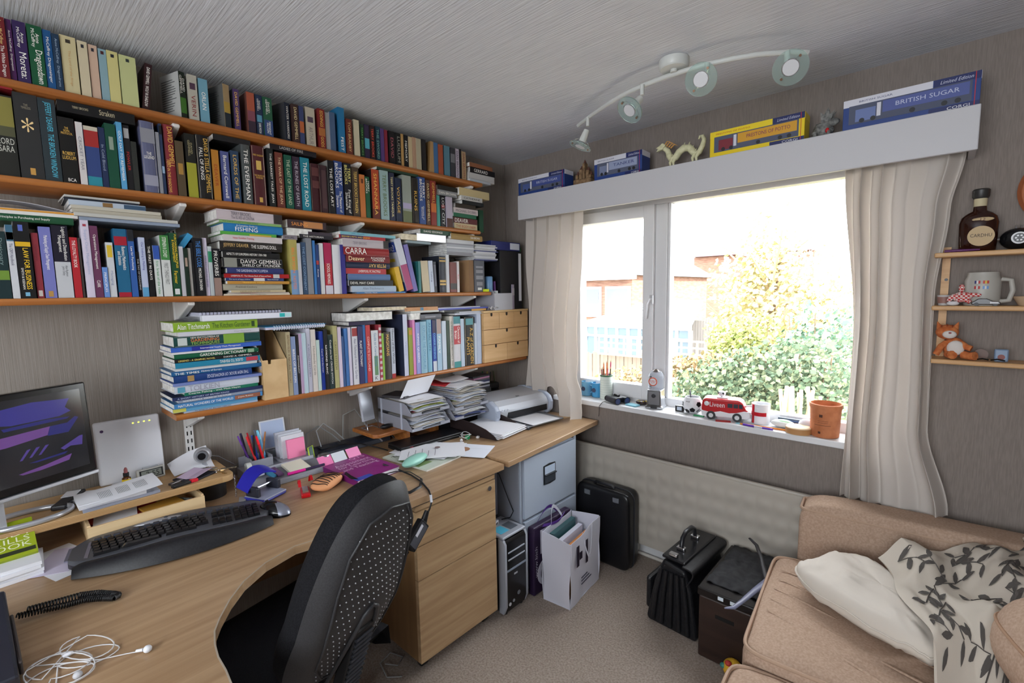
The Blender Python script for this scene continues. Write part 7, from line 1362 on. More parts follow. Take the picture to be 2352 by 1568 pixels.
ms_ = thing('computer_mouse', 'pale green and white oval mouse on the sill', 'mouse', (1.655, 2.40, S_)); MB().blob((1.665, 2.412, S_+.0185), (.050, .030, .018), 20, 12).build('shell', mat((226, 230, 226), .3), ms_, smooth=80); MB().blob((1.668, 2.411, S_+.0215), (.040, .024, .0172), 20, 12).build('green_top', mat((150, 196, 150), .35), ms_, smooth=80)
bk = thing('pencil_case', 'dark striped pencil box at the back of the sill', 'pencil box', (1.70, 2.46, S_)); MB().box(1.635, 1.735, 2.452, 2.475, S_+.0004, S_+.036).build('box', mat((60, 70, 90), .4), bk, bevel=.002)
for i, c_ in enumerate(((90, 130, 120), (130, 90, 110), (70, 90, 140))): MB().box(1.638, 1.732, 2.4508, 2.4518, S_+.006+.009*i, S_+.011+.009*i).build('stripe', mat(c_, .4), bk)
solo(MB().blob((1.757, 2.425, S_+.027), (.032, .026, .0265), 16, 10), 'pebble', mat((206, 204, 212), .6), 'smooth pale lilac pebble beside the clay pot', 'pebble', smooth=80)
lidm = tex_mat('turned_wood', (196, 150, 100), (220, 180, 132), (1, 1, 1), 40, 3, .5); 
wl = thing('wooden_disc', 'round pale wooden lid lying in front of the clay pot', 'lid', (1.745, 2.36, S_)); MB().lathe([(.048, 0), (.050, .003), (.050, .026), (.047, .029), (.001, .029)], 30, (1.738, 2.362, S_+.0004), True, False).build('disc', mat((212, 182, 146), .55), wl, smooth=50); MB().lathe([(.0505, .003), (.0505, .025)], 30, (1.738, 2.362, S_+.0004), False, False).build('rim', mat((190, 140, 90), .55), wl, smooth=50)
clay = thing('clay_pot', 'terracotta clay pot with printed marks at the sill right end', 'pot', (1.83, 2.385, S_)); cc = (1.832, 2.388, S_+.0004)
terra = tex_mat('terracotta', (186, 112, 72), (204, 130, 88), (1, 1, 1), 30, 3, .75)
MB().lathe([(.050, 0), (.053, .003), (.058, .120), (.061, .128), (.061, .142), (.056, .144), (.053, .128), (.050, .01), (.001, .008)], 32, cc, True, False).build('body', terra, clay, smooth=50)
def ca(a0, a1, z0, z1): return lambda u, v: (cc[0]+(.0532+.042*(z0+(z1-z0)*v))*cos(radians(a0+(a1-a0)*u)), cc[1]+(.0532+.042*(z0+(z1-z0)*v))*sin(radians(a0+(a1-a0)*u)), cc[2]+z0+(z1-z0)*v)
for a0, a1, z0, z1 in ((-105, -92, .090, .102), (-125, -60, .0545, .056), (-108, -98, .018, .028), (-110, -70, .066, .067), (-110, -70, .074, .075)): MB().sheet(ca(a0, a1, z0, z1), 6, 1, .0006).build('stamp_print', mat((80, 46, 34), .7), clay)

# ================================================================== on the pelmet
PT = 2.0425
navy = mat((34, 44, 96), .4); bwht = mat((216, 216, 226), .4)
def truck_box(lab, x0, x1, h, frame, top, art, txt, ttl, y0=2.185):
    t_ = thing('model_truck_box', lab, 'toy box', ((x0+x1)/2, y0+.05, PT), 'boxed model trucks'); y1 = y0+.085
    MB().box(x0, x1, y0, y1, PT, PT+h).build('carton', mat(frame, .4), t_, bevel=.0015)
    MB().box(x0+.0005, x0+(x1-x0)*.68, y0-.0006, y0-.0001, PT+h*.76, PT+h-.0005).build('top_band', mat(top, .4), t_); MB().box(x0+(x1-x0)*.685, x1-.0005, y0-.0006, y0-.0001, PT+h*.78, PT+h-.0005).build('title_band', navy, t_)
    MB().box(x0+(x1-x0)*.66, x1-.0005, y0-.0006, y0-.0001, PT+.0005, PT+h*.16).build('maker_band', navy, t_)
    wx0, wx1, wz0, wz1 = x0+.018, x1-.020, PT+h*.18, PT+h*.78
    MB().box(wx0, wx1, y0-.0009, y0-.0002, wz0, wz1).build('window_film', mat((90, 96, 116), .12), t_)
    b = MB().box(wx0+(wx1-wx0)*.30, wx1-.006, y0-.0016, y0-.0010, wz0+(wz1-wz0)*.34, wz1-.004).build('truck_body', mat(art[0], .35), t_)
    MB().box(wx0+(wx1-wx0)*.06, wx0+(wx1-wx0)*.24, y0-.0016, y0-.0010, wz0+(wz1-wz0)*.10, wz1-(wz1-wz0)*.25).build('truck_cab', mat(art[1], .35), t_); MB().box(wx0+(wx1-wx0)*.25, wx0+(wx1-wx0)*.285, y0-.0018, y0-.0010, wz0+(wz1-wz0)*.2, wz1-.006).build('white_panel', bwht, t_)
    for f_ in (.12, .22, .55, .80, .90): MB().cyl((wx0+(wx1-wx0)*f_, y0-.0021, wz0+.009), (wx0+(wx1-wx0)*f_, y0-.0010, wz0+.009), .008, n=12).build('truck_wheel', mat((40, 42, 48), .4), t_)
    text(txt, (wx0+(wx1-wx0)*.66, y0-.0020, wz0+(wz1-wz0)*.66), (1, 0, 0), (0, 0, 1), (wx1-wx0)*.5, (wz1-wz0)*.22, mat(art[2], .4), t_)
    text('Limited Edition', (x0+(x1-x0)*.84, y0-.0009, PT+h*.885), (1, 0, 0), (0, 0, 1), (x1-x0)*.22, h*.10, mat((200, 204, 226), .4), t_, shear=.3); text('CORGI', (x0+(x1-x0)*.86, y0-.0009, PT+h*.08), (1, 0, 0), (0, 0, 1), (x1-x0)*.15, h*.085, mat((232, 232, 238), .4), t_); text(ttl, (x0+(x1-x0)*.26, y0-.0009, PT+h*.88), (1, 0, 0), (0, 0, 1), (x1-x0)*.42, h*.06, mat((50, 60, 110) if frame[0] < 100 else (190, 40, 40), .4), t_)
    MB().box(x1+.0001, x1+.0008, y0+.001, y1-.001, PT+h*.76, PT+h-.0005).build('end_band', mat(top, .4), t_); MB().box(x1-.014, x1-.012, y0-.0010, y0-.0001, PT+.0005, PT+h-.0005).build('red_line', mat((190, 40, 50), .4), t_)
BL = (40, 66, 130)
truck_box('navy boxed model truck at the far left end of the pelmet', .262, .600, .100, BL, (216, 216, 226), ((70, 84, 146), (80, 96, 150), (200, 204, 226)), 'BRITISH SUGAR', 'BRITISH SUGAR PLC')
truck_box('navy boxed model tanker left of the cream dragon', .792, 1.062, .108, BL, (216, 216, 226), ((150, 160, 190), (120, 130, 160), (60, 70, 120)), 'TANKER', 'BRITISH SUGAR')
truck_box('yellow boxed model truck between the two dragons on the pelmet', 1.385, 1.745, .108, (236, 206, 30), (240, 212, 40), ((216, 160, 50), (130, 50, 60), (120, 46, 90)), 'PRESTONS OF POTTO', 'PRESTONS OF POTTO')
truck_box('largest navy boxed model truck at the right end of the pelmet', 1.868, 2.232, .108, BL, (216, 216, 226), ((84, 96, 156), (110, 126, 176), (196, 202, 226)), 'BRITISH SUGAR', 'BRITISH SUGAR')
hs = thing('castle_model', 'little brown model castle between the two left truck boxes', 'ornament', (.70, 2.23, PT)); hm_ = tex_mat('model_stone', (110, 84, 60), (150, 122, 90), (1, 1, 1), 60, 3, .8)
MB().box(.645, .755, 2.20, 2.26, PT, PT+.034).build('rock', hm_, hs, bevel=.008)
for x, h_, w2 in ((.66, .06, .014), (.685, .085, .018), (.705, .115, .014), (.728, .075, .018), (.745, .05, .012)):
    MB().box(x-w2/2, x+w2/2, 2.215, 2.245, PT+.0345, PT+h_).build('tower', hm_, hs); MB().cyl((x, 2.23, PT+h_+.0005), (x, 2.23, PT+h_+.022), w2*.75, .001, 8).build('roof', mat((96, 60, 50), .7), hs)
dg = thing('dragon_figure', 'cream oriental dragon figurine standing on the pelmet', 'figurine', (1.235, 2.22, PT)); cr = tex_mat('cream_resin', (206, 202, 160), (224, 220, 182), (1, 1, 1), 80, 3, .55); yg = 2.225
body = [(1.155, .100), (1.172, .085), (1.180, .060), (1.195, .040), (1.215, .045), (1.232, .066), (1.252, .080), (1.275, .078), (1.292, .058), (1.306, .042), (1.325, .048), (1.340, .072), (1.345, .098), (1.336, .116), (1.322, .118), (1.318, .106)]
MB().tube([(x, yg+.006*sin(i), PT+z) for i, (x, z) in enumerate(body)], [.011, .013, .015, .016, .016, .016, .017, .017, .016, .015, .013, .012, .010, .008, .006, .003], 10).build('body', cr, dg, smooth=80)
MB().prism([(1.118, .088), (1.150, .094), (1.166, .112), (1.150, .124), (1.134, .113), (1.116, .106), (1.128, .099)], yg-.011, yg+.011, 'xz').add([], []).build('head', cr, dg) if False else MB(Matrix.Translation((0, 0, PT))).prism([(1.118, .088), (1.150, .094), (1.166, .112), (1.150, .124), (1.134, .113), (1.116, .106), (1.128, .099)], yg-.011, yg+.011, 'xz').build('head', cr, dg, bevel=.004)
for i in range(4): MB().tube([(1.158+.01*i, yg, PT+.112-.006*i), (1.170+.012*i, yg, PT+.128-.007*i), (1.185+.012*i, yg, PT+.126-.009*i)], [.004, .003, .001], 6).build('mane', mat((216, 160, 90), .6), dg, smooth=60)
for x, z in ((1.200, .040), (1.215, .042), (1.305, .040), (1.322, .042)):
    for s_ in (-1,): MB().tube([(x, yg-.008, PT+z), (x-.006, yg-.018, PT+z*.55), (x-.002, yg-.020, PT+.0035), (x-.016, yg-.022, PT+.003)], [.010, .007, .005, .0025], 7).build('leg', cr, dg, smooth=60)
for i in range(9): x, z = body[3+i]; MB().cyl((x, yg, PT+z+.012), (x+.004, yg, PT+z+.026), .004, .0008, 5).build('spine_plate', cr, dg)
g2_ = thing('dragon_figure', 'grey crouching dragon figurine beside the largest truck box', 'figurine', (1.80, 2.22, PT)); gr = tex_mat('grey_resin', (90, 90, 88), (136, 136, 132), (1, 1, 1), 90, 3, .6)
MB().blob((1.80, 2.225, PT+.031), (.036, .026, .031), 16, 12, .25, 2).build('body', gr, g2_, smooth=70); MB().blob((1.835, 2.215, PT+.052), (.020, .014, .014), 12, 8, .2).build('head', gr, g2_, smooth=70)
for s_ in (-1, 1): MB().prism([(1.795, .050), (1.825, .060), (1.838, .095), (1.822, .084), (1.815, .110), (1.803, .085), (1.79, .098)], 2.225+s_*.012, 2.228+s_*.012, 'xz').build('wing', gr, g2_) if False else MB(Matrix.Translation((0, 0, PT))).prism([(1.795, .050), (1.825, .060), (1.838, .095), (1.822, .084), (1.815, .110), (1.803, .085), (1.79, .098)], 2.225+s_*.012, 2.228+s_*.012, 'xz').build('wing', gr, g2_)
MB().blob((1.818, 2.199, PT+.022), (.007, .005, .010), 8, 6).build('red_jewel', mat((190, 30, 36), .3), g2_, smooth=80)
for x in (1.775, 1.82): MB().tube([(x, 2.205, PT+.02), (x+.004, 2.196, PT+.006), (x-.01, 2.192, PT+.003)], [.010, .007, .003], 7).build('foot', gr, g2_, smooth=60)

# ================================================================== spotlight bar on the ceiling
sl = thing('spotlight_bar', 'curved white ceiling spotlight bar with four glass rimmed lamps', 'ceiling light', (1.41, 1.74, CEIL)); lw = mat((206, 208, 204), .35, name='lamp_enamel')
rc_ = at(1548, 140, 'z', 2.295)
MB().lathe([(.052, 2.299), (.052, 2.272), (.047, 2.266), (.001, 2.266)], 28, (rc_.x, rc_.y, 0), True, False).build('ceiling_rose', lw, sl, smooth=40)
bp_ = [at(x, y, 'z', 2.255) for x, y in ((1328, 288), (1362, 262), (1400, 236), (1440, 213), (1480, 195), (1530, 176), (1580, 160), (1625, 147), (1680, 135), (1740, 125), (1800, 120), (1856, 120))]
MB().tube(bp_, .0085, 10).build('curved_bar', lw, sl, smooth=60)
MB().cyl((rc_.x, rc_.y, 2.266), (rc_.x, rc_.y, 2.256), .012, n=12).build('hanger', lw, sl)
gl = mat((222, 240, 234), .08, trans=.85, ior=1.3, name='green_edge_glass')
heads = [((1350, 272), (1322, 337), .9), ((1475, 197), (1440, 262), 1.0), ((1625, 147), (1622, 195), 1.0), ((1808, 120), (1830, 190), 1.1)]
tgt = [Vector((-.35, -.25, -1)), Vector((-.25, -.75, -.75)), Vector((.1, -.95, -.45)), Vector((.35, -.9, -.5))]
for (a, b, k_), d in zip(heads, tgt):
    p = at(a[0], a[1], 'z', 2.247); d = d.normalized(); q = p+Vector((0, 0, -.034)); MB().cyl(p+Vector((0, 0, .004)), q, .008, n=10).build('stem', lw, sl, smooth=50)
    q2 = q+d*.012+Vector((0, 0, -.006)); e_ = q2+d*.055; hd = MB().cyl(q2, e_, .013, .017, 14).build('lamp_holder', lw, sl, smooth=50)
    MB().cyl(e_+d*.001, e_+d*.022, .010, .024, 18).build('reflector_bulb', mat((200, 202, 206), .2, .7), hd, smooth=50)
    t1 = d.orthogonal().normalized(); t2_ = d.cross(t1); c0 = e_+d*.016
    gm_ = MB(); n = 30
    vs = [c0+(t1*cos(2*pi*j/n)+t2_*sin(2*pi*j/n))*r_+d*h_ for h_ in (0, .005) for r_ in (.026, .052) for j in range(n)]
    fs = [(j, (j+1) % n, n+(j+1) % n, n+j) for j in range(n)]+[(2*n+j, 3*n+j, 3*n+(j+1) % n, 2*n+(j+1) % n) for j in range(n)]+[(j, 2*n+j, 2*n+(j+1) % n, (j+1) % n) for j in range(n)]+[(n+j, n+(j+1) % n, 3*n+(j+1) % n, 3*n+j) for j in range(n)]
    gm_.add(vs, fs); gm_.build('glass_ring', gl, hd, smooth=40)
    for s_ in (-1, 1): MB().cyl(c0+t1*s_*.038-d*.003, c0+t1*s_*.038+d*.008, .004, n=8).build('fixing_stud', mat((150, 120, 100), .3, .6), hd); MB().tube([e_-d*.012+t1*s_*.015, e_+t1*s_*.034, c0+t1*s_*.038], .0015, 5).build('wire_arm', chrome, hd)
    MB().cyl(e_+d*.0225, e_+d*.0235, .023, n=18).build('bulb_glass', mat((214, 214, 216), .3), hd)

# ================================================================== little wall shelf and its ornaments
ws = thing('wall_shelf', 'small three tier pale pine wall shelf right of the curtain', 'shelf', (2.3, 2.33, 1.2)); pinx = wood('pale_pine_x', (196, 150, 100), (214, 172, 122), 'x', .45, 24, 2)
WS = (1.582, 1.399, 1.212); YF = 2.225
for z, x0_ in zip(WS, (2.150, 2.152, 2.160)): MB().box(x0_, 2.66, YF, 2.335, z-.016, z).build('shelf_board', pinx, ws, bevel=.004)
for x in (2.182, 2.60):
    for a_, b_ in ((1.19, WS[2]-.0165), (WS[2]+.0005, WS[1]-.0165), (WS[1]+.0005, WS[0]-.0165), (WS[0]+.0005, 1.605)): MB().box(x-.011, x+.011, 2.322, 2.338, a_, b_).build('upright', pinx, ws)
MB().cyl((2.185, 2.3215, 1.49), (2.185, 2.319, 1.49), .005, n=10).build('screw', mat((60, 60, 62), .4, .5), ws)
wb = thing('whisky_bottle', 'brown round shouldered whisky bottle with a cream round label', 'bottle', (2.258, 2.275, WS[0])); wx, wy = 2.256, 2.278; br_ = mat((46, 20, 12), .08, spec=.7)
vs_ = [(.040, 0), (.044, .004), (.046, .05), (.047, .095), (.042, .115), (.030, .128), (.017, .135), (.0155, .150)]
MB(Matrix.Translation((wx, wy, WS[0]+.0005)) @ Matrix.Diagonal((1.05, .72, 1, 1))).lathe(vs_, 28).build('glass', br_, wb, smooth=60)
MB().lathe([(.0165, .1505), (.0170, .176)], 18, (wx, wy, WS[0])).build('neck_seal', mat((196, 184, 150), .6), wb, smooth=50); MB().lathe([(.0185, .1765), (.022, .182), (.0225, .204), (.019, .208)], 20, (wx, wy, WS[0])).build('stopper', mat((52, 50, 48), .4), wb, smooth=40)
MB().cyl((wx+.006, wy-.0335, WS[0]+.050), (wx+.006, wy-.0352, WS[0]+.050), .033, n=30).build('label', mat((196, 170, 130), .6), wb); text('CARDHU', (wx+.006, wy-.0358, WS[0]+.052), (1, 0, 0), (0, 0, 1), .052, .011, mat((50, 40, 34)), wb)
MB(Matrix.Translation((wx+.008, wy-.030, WS[0]+.105))).blob((0, 0, 0), (.027, .003, .007), 16, 6).build('upper_label', mat((190, 166, 126), .6), wb, smooth=60); text('12', (wx+.008, wy-.0335, WS[0]+.105), (1, 0, 0), (0, 0, 1), .012, .008, mat((90, 30, 30)), wb)
pp2 = solo(MB().tube([(2.175, 2.238, WS[0]+.005), (2.215, 2.234, WS[0]+.005), (2.262, 2.236, WS[0]+.005)], [.0045, .0045, .003], 8), 'pen', mat((90, 30, 90), .3), 'shiny purple pen lying on the top tier of the wall shelf', 'pen', smooth=60)
hf = thing('toy_clock', 'black rounded toy radio with a chrome ringed dial', 'ornament', (2.35, 2.28, WS[0])); MB().blob((2.352, 2.285, WS[0]+.036), (.044, .030, .0355), 20, 12).build('body', mat((20, 20, 22), .2), hf, smooth=80)
MB().cyl((2.352, 2.256, WS[0]+.037), (2.352, 2.252, WS[0]+.037), .019, n=22).build('dial_ring', mat((214, 214, 216), .3), hf, smooth=50); MB().cyl((2.352, 2.2518, WS[0]+.037), (2.352, 2.2505, WS[0]+.037), .0145, n=22).build('dial', mat((30, 30, 34), .3), hf)
for i in range(6): a = i*pi/3; MB().cyl((2.352+.008*cos(a), 2.2502, WS[0]+.037+.008*sin(a)), (2.352+.008*cos(a), 2.2495, WS[0]+.037+.008*sin(a)), .0028, n=8).build('dial_hole', mat((220, 220, 222), .3), hf)
MB().tube([(2.309, 2.285, WS[0]+.036), (2.298, 2.283, WS[0]+.037)], [.004, .002], 6).build('knob', chrome, hf)
for x in (2.345, 2.358): MB().cyl((x, 2.285, WS[0]+.070), (x, 2.285, WS[0]+.080), .003, n=8).build('stud', chrome, hf)
st_ = thing('beer_stein', 'pale grey stoneware beer mug printed with little flags', 'mug', (2.28, 2.285, WS[1])); sc = (2.278, 2.285, WS[1]+.0005); stm = mat((176, 172, 164), .4)
MB().lathe([(.044, 0), (.046, .004), (.046, .085), (.041, .098), (.040, .112), (.037, .112), (.038, .096), (.042, .084), (.042, .008), (.001, .008)], 28, sc, True, False).build('body', stm, st_, smooth=50)
MB().tube([(sc[0]+.044, sc[1]-.012, sc[2]+.088), (sc[0]+.066, sc[1]-.018, sc[2]+.084), (sc[0]+.071, sc[1]-.019, sc[2]+.050), (sc[0]+.064, sc[1]-.018, sc[2]+.018), (sc[0]+.044, sc[1]-.012, sc[2]+.014)], .0075, 10).build('handle', stm, st_, smooth=70)
for i, (a, z, cs_) in enumerate(((-118, .074, ((50, 60, 120), (220, 218, 214), (180, 50, 50))), (-92, .074, ((190, 60, 50), (220, 190, 70), (190, 60, 50))), (-118, .056, ((180, 50, 50), (206, 204, 200), (180, 50, 50))), (-92, .056, ((110, 150, 200), (214, 214, 214), (110, 150, 200))))):
    for j, c_ in enumerate(cs_): MB().sheet(lambda u, v, a=a, z=z, j=j: (sc[0]+.0464*cos(radians(a+j*6+6*u)), sc[1]+.0464*sin(radians(a+j*6+6*u)), sc[2]+z+.010*v), 2, 1, .0005).build('flag', mat(c_, .5), st_)
gk = thing('gingham_toy', 'red gingham soft bird toy with white feet', 'soft toy', (2.235, 2.245, WS[1]))
def checker(name, c0, c1, sc_):
    m_ = bpy.data.materials.new(name); m_.use_nodes = True; N, L = nodes(m_); b = N['Principled BSDF']; tc = N.new('ShaderNodeTexCoord'); ck_ = N.new('ShaderNodeTexChecker'); ck_.inputs['Scale'].default_value = sc_; ck_.inputs[1].default_value = rgb(c0); ck_.inputs[2].default_value = rgb(c1)
    L.new(tc.outputs['Object'], ck_.inputs['Vector']); L.new(ck_.outputs[0], b.inputs['Base Color']); b.inputs['Roughness'].default_value = .9; return m_
gh = checker('red_gingham', (190, 50, 50), (224, 206, 200), 170)
MB().blob((2.228, 2.246, WS[1]+.030), (.026, .017, .018), 16, 10, .15).build('body', gh, gk, smooth=80); MB().blob((2.226, 2.247, WS[1]+.060), (.008, .008, .014), 12, 8).build('head', gh, gk, smooth=80)
MB().tube([(2.245, 2.242, WS[1]+.036), (2.262, 2.238, WS[1]+.038), (2.274, 2.236, WS[1]+.035)], [.008, .007, .005], 8).build('wing', gh, gk, smooth=80); MB().tube([(2.21, 2.242, WS[1]+.034), (2.20, 2.238, WS[1]+.026), (2.194, 2.238, WS[1]+.016)], [.009, .008, .006], 8).build('wing', gh, gk, smooth=80)
MB().tube([(2.235, 2.238, WS[1]+.022), (2.25, 2.234, WS[1]+.012)], [.008, .006], 8).build('leg', gh, gk, smooth=80); MB().blob((2.206, 2.240, WS[1]+.0085), (.017, .010, .0078), 12, 8).build('foot', mat((214, 212, 214), .8), gk, smooth=80)
sg = thing('plant_pot', 'small white beaker behind the gingham toy', 'beaker', (2.185, 2.27, WS[1])); MB().lathe([(.014, 0), (.019, .036), (.0175, .036), (.013, .003), (.001, .003)], 18, (2.183, 2.275, WS[1]+.0005), True, False).build('cup', mat((190, 186, 184), .4), sg, smooth=50); MB().lathe([(.0166, .008), (.0192, .030)], 18, (2.183, 2.275, WS[1]+.0005), False, False).build('band', mat((150, 110, 100), .4), sg, smooth=50)
tc_ = thing('toy_car', 'dark little model car on the middle tier', 'toy car', (2.27, 2.24, WS[1])); MB().prism([(2.240, .006), (2.325, .006), (2.322, .016), (2.300, .020), (2.285, .028), (2.262, .028), (2.250, .018), (2.240, .015)], 2.226, 2.236, 'xz') if False else None
MB(Matrix.Translation((0, 0, WS[1]))).prism([(2.252, .005), (2.322, .005), (2.320, .014), (2.302, .017), (2.288, .025), (2.268, .025), (2.258, .016), (2.252, .013)], 2.2265, 2.2355, 'xz').build('body', mat((40, 34, 36), .25), tc_, bevel=.002)
for x in (2.264, 2.309):
    MB().cyl((x, 2.226, WS[1]+.0062), (x, 2.237, WS[1]+.0062), .006, n=12).build('wheel', mat((24, 24, 26), .4), tc_, smooth=50)
MB().box(2.296, 2.316, 2.2258, 2.2263, WS[1]+.008, WS[1]+.014).build('number_plate', mat((206, 204, 204), .4), tc_)
kt = thing('toy_cat', 'orange striped plush cat with white belly sitting on the lowest tier', 'soft toy', (2.215, 2.26, WS[2])); ko = tex_mat('orange_plush', (176, 90, 46), (206, 126, 74), (1, 1, 1), 60, 3, .95); kw = mat((214, 206, 200), .95)
KZ = WS[2]+.0005
MB().blob((2.218, 2.262, KZ+.042), (.030, .024, .034), 16, 12).build('body', ko, kt, smooth=80); MB().blob((2.222, 2.2455, KZ+.040), (.024, .012, .026), 14, 10).build('belly', kw, kt, smooth=80); MB().blob((2.198, 2.258, KZ+.094), (.031, .025, .026), 16, 12).build('head', ko, kt, smooth=80); MB().blob((2.204, 2.236, KZ+.087), (.019, .010, .014), 14, 9).build('muzzle', kw, kt, smooth=80); MB().blob((2.205, 2.2262, KZ+.093), (.004, .003, .003), 8, 6).build('nose', mat((150, 70, 76), .6), kt, smooth=80)
for s_ in (-1, 1): MB().cyl((2.198+s_*.020, 2.258, KZ+.108), (2.198+s_*.028, 2.258, KZ+.130), .010, .001, 10).build('ear', ko, kt, smooth=60)
for x0_, x1_, z1_ in ((2.198, 2.172, .014), (2.236, 2.262, .040)): MB().tube([(x0_, 2.255, KZ+.055), ((x0_+x1_)/2, 2.244, KZ+.045), (x1_, 2.24, KZ+z1_)], [.011, .010, .010], 10).build('arm', ko, kt, smooth=80)
for x, dx_ in ((2.205, .010), (2.242, .030)): MB().tube([(x, 2.25, KZ+.018), (x+dx_*.6, 2.238, KZ+.015), (x+dx_, 2.230, KZ+.017)], [.014, .013, .015], 10).build('leg', ko, kt, smooth=80)
for i in range(3): MB().tube([(2.182+.014*i, 2.240, KZ+.112+.003*(i == 1)), (2.182+.014*i, 2.250, KZ+.119+.002*(i == 1))], .002, 5).build('stripe', mat((150, 70, 36), .9), kt)
bx_ = thing('lighter', 'small blue-grey printed lighter on the lowest tier', 'lighter', (2.335, 2.26, WS[2])); MB().box(2.318, 2.352, 2.25, 2.268, KZ, KZ+.042).build('case', mat((120, 140, 166), .3), bx_, bevel=.004); MB().cyl((2.335, 2.2498, KZ+.016), (2.335, 2.249, KZ+.016), .009, n=14).build('motif', mat((130, 60, 50), .4), bx_)
solo(MB().cyl((2.288, 2.285, KZ+.0185), (2.288, 2.292, KZ+.0185), .0185, n=22), 'coin_medal', mat((100, 66, 50), .35), 'round brown medal standing beside the plush cat', 'medal', smooth=50)
gs = thing('spectacles', 'dark folded sunglasses lying in front of the lighter', 'glasses', (2.30, 2.235, WS[2])); MB().tube([(2.278, 2.236, KZ+.006), (2.29, 2.233, KZ+.010), (2.305, 2.232, KZ+.006)], .004, 6, flat=.6).build('lens', mat((24, 26, 28), .15), gs, smooth=60); MB().tube([(2.309, 2.232, KZ+.006), (2.325, 2.232, KZ+.010), (2.343, 2.234, KZ+.006)], .004, 6, flat=.6).build('lens', mat((24, 26, 28), .15), gs, smooth=60)
solo(MB().lathe([(.03, 0), (.046, .03), (.043, .03), (.027, .004), (.001, .004)], 20, (2.395, 2.28, WS[1]+.0005), True, False), 'shell_dish', mat((196, 170, 140), .5), 'pinkish shell dish at the right of the middle tier', 'dish', smooth=50)
pl_ = thing('wooden_plate', 'round orange-brown wooden plate hanging at the right image edge', 'plate', (2.48, 2.33, 1.82)); PQ = Matrix.Translation((2.462, 2.337, 1.775)) @ Matrix.Rotation(radians(90), 4, 'X'); MB(PQ).lathe([(.115, 0), (.118, .008), (.10, .018), (.02, .012), (.001, .012)], 36, (0, 0, 0), True, False).build('disc', mat((176, 104, 62), .45), pl_, smooth=40); MB(PQ).lathe([(.1185, .004), (.1195, .010), (.110, .017)], 36, (0, 0, 0), False, False).build('rim', mat((150, 84, 50), .45), pl_, smooth=40)
# ================================================================== bags and cases on the floor
def sq(t, e): return (abs(t)**e)*(1 if t >= 0 else -1)
def cushion(M, hx, hy, hz, e=.35, ez=.5, jit=0.0, seed=0, n=40, m=20):
    b = MB(M)
    def f(u, v):
        a, c = 2*pi*u, pi*(v-.5); k = abs(cos(c))**ez
        p = Vector((hx*sq(cos(a), e)*k, hy*sq(sin(a), e)*k, hz*sq(sin(c), ez)))
        if jit: p += Vector((0, 0, jit*noise.noise(Vector((p.x*7+seed, p.y*7, p.z*5)))+.4*jit*noise.noise(Vector((p.x*19+seed, p.y*23, 0)))))
        return p
    return b.sheet(f, n, m)
sb = thing('shopping_bag', 'white paper carrier bag with black print on the carpet', 'bag', (.92, 1.82, 0)); B0_ = FR((.908, 1.675, .001), 6); wbm = mat((214, 214, 226), .6)
BW, BLn, BH = .145, .30, .335
def bagface(p, q, r_, s_): return lambda u, v: Vector(p)*(1-u)*(1-v)+Vector(q)*u*(1-v)+Vector(r_)*u*v+Vector(s_)*(1-u)*v+Vector((.004*sin(9*u+5*v), .004*sin(7*v+3*u), 0))
a0, a1, a2, a3 = (-BW/2, 0, 0), (BW/2, 0, 0), (BW/2, BLn, 0), (-BW/2, BLn, 0); b0, b1, b2, b3 = (-BW/2-.01, .01, BH), (BW/2+.015, -.01, BH-.01), (BW/2+.01, BLn-.01, BH+.01), (-BW/2, BLn-.02, BH)
for nm, q in (('gusset', (a0, a1, b1, b0)), ('front', (a1, a2, b2, b1)), ('gusset', (a2, a3, b3, b2)), ('back', (a3, a0, b0, b3))): MB(B0_).sheet(bagface(*q), 8, 8, .0015).build(nm, wbm, sb, smooth=60)
MB(B0_).box(-BW/2, BW/2, 0, BLn, 0, .002).build('bottom', wbm, sb)
MB(B0_).sheet(lambda u, v: (BW/2+.014+.012*sin(pi*u), .10+.10*u, BH-.01+.0*v-.13*sin(pi*u)+.018*v), 14, 2, .0015).build('handle', wbm, sb, smooth=60); MB(B0_).sheet(lambda u, v: (-BW/2-.006-.02*sin(pi*u), .09+.10*u, BH+.06*sin(pi*u)+.018*v), 14, 2, .0015).build('handle', wbm, sb, smooth=60)
for y0, y1, z0, z1 in ((.045, .068, .19, .29), (.075, .098, .215, .25), (.135, .155, .17, .285)): MB(B0_).box(BW/2+.013, BW/2+.0145, y0, y1, z0, z1).build('print_bar', mat((34, 26, 46), .5), sb)
for i in range(3): MB(B0_).box(BW/2+.0075, BW/2+.009, .10, .20-.02*i, .075+.016*i, .080+.016*i).build('print_line', mat((70, 70, 90), .5), sb)
for i, (c_, lab) in enumerate((((40, 80, 84), 'dark teal book inside the white carrier bag'), ((196, 196, 210), 'pale magazine inside the white carrier bag'), ((190, 120, 60), 'orange folder inside the white carrier bag'))): solo(MB(B0_ @ FR((-.04+.035*i, .03+.01*i, .01), 0)).box(-.012, .012, 0, .21, 0, .315-.03*i), ('book', 'magazine', 'folder')[i], mat(c_, .5), lab, ('book', 'magazine', 'folder')[i])
pb_ = thing('shopping_bag', 'dark purple carrier bag with white circles leaning on the cabinet', 'bag', (.79, 1.78, 0)); PB = FR((.778, 1.648, .001), -1); pum = mat((44, 28, 58), .5); pu2 = mat((82, 46, 130), .5)
MB(PB).box(-.022, .018, 0, .30, 0, .345).build('body', pum, pb_, bevel=.008); MB(PB).box(.0182, .0192, .05, .14, .20, .32).build('white_shape', mat((206, 204, 216), .5), pb_)
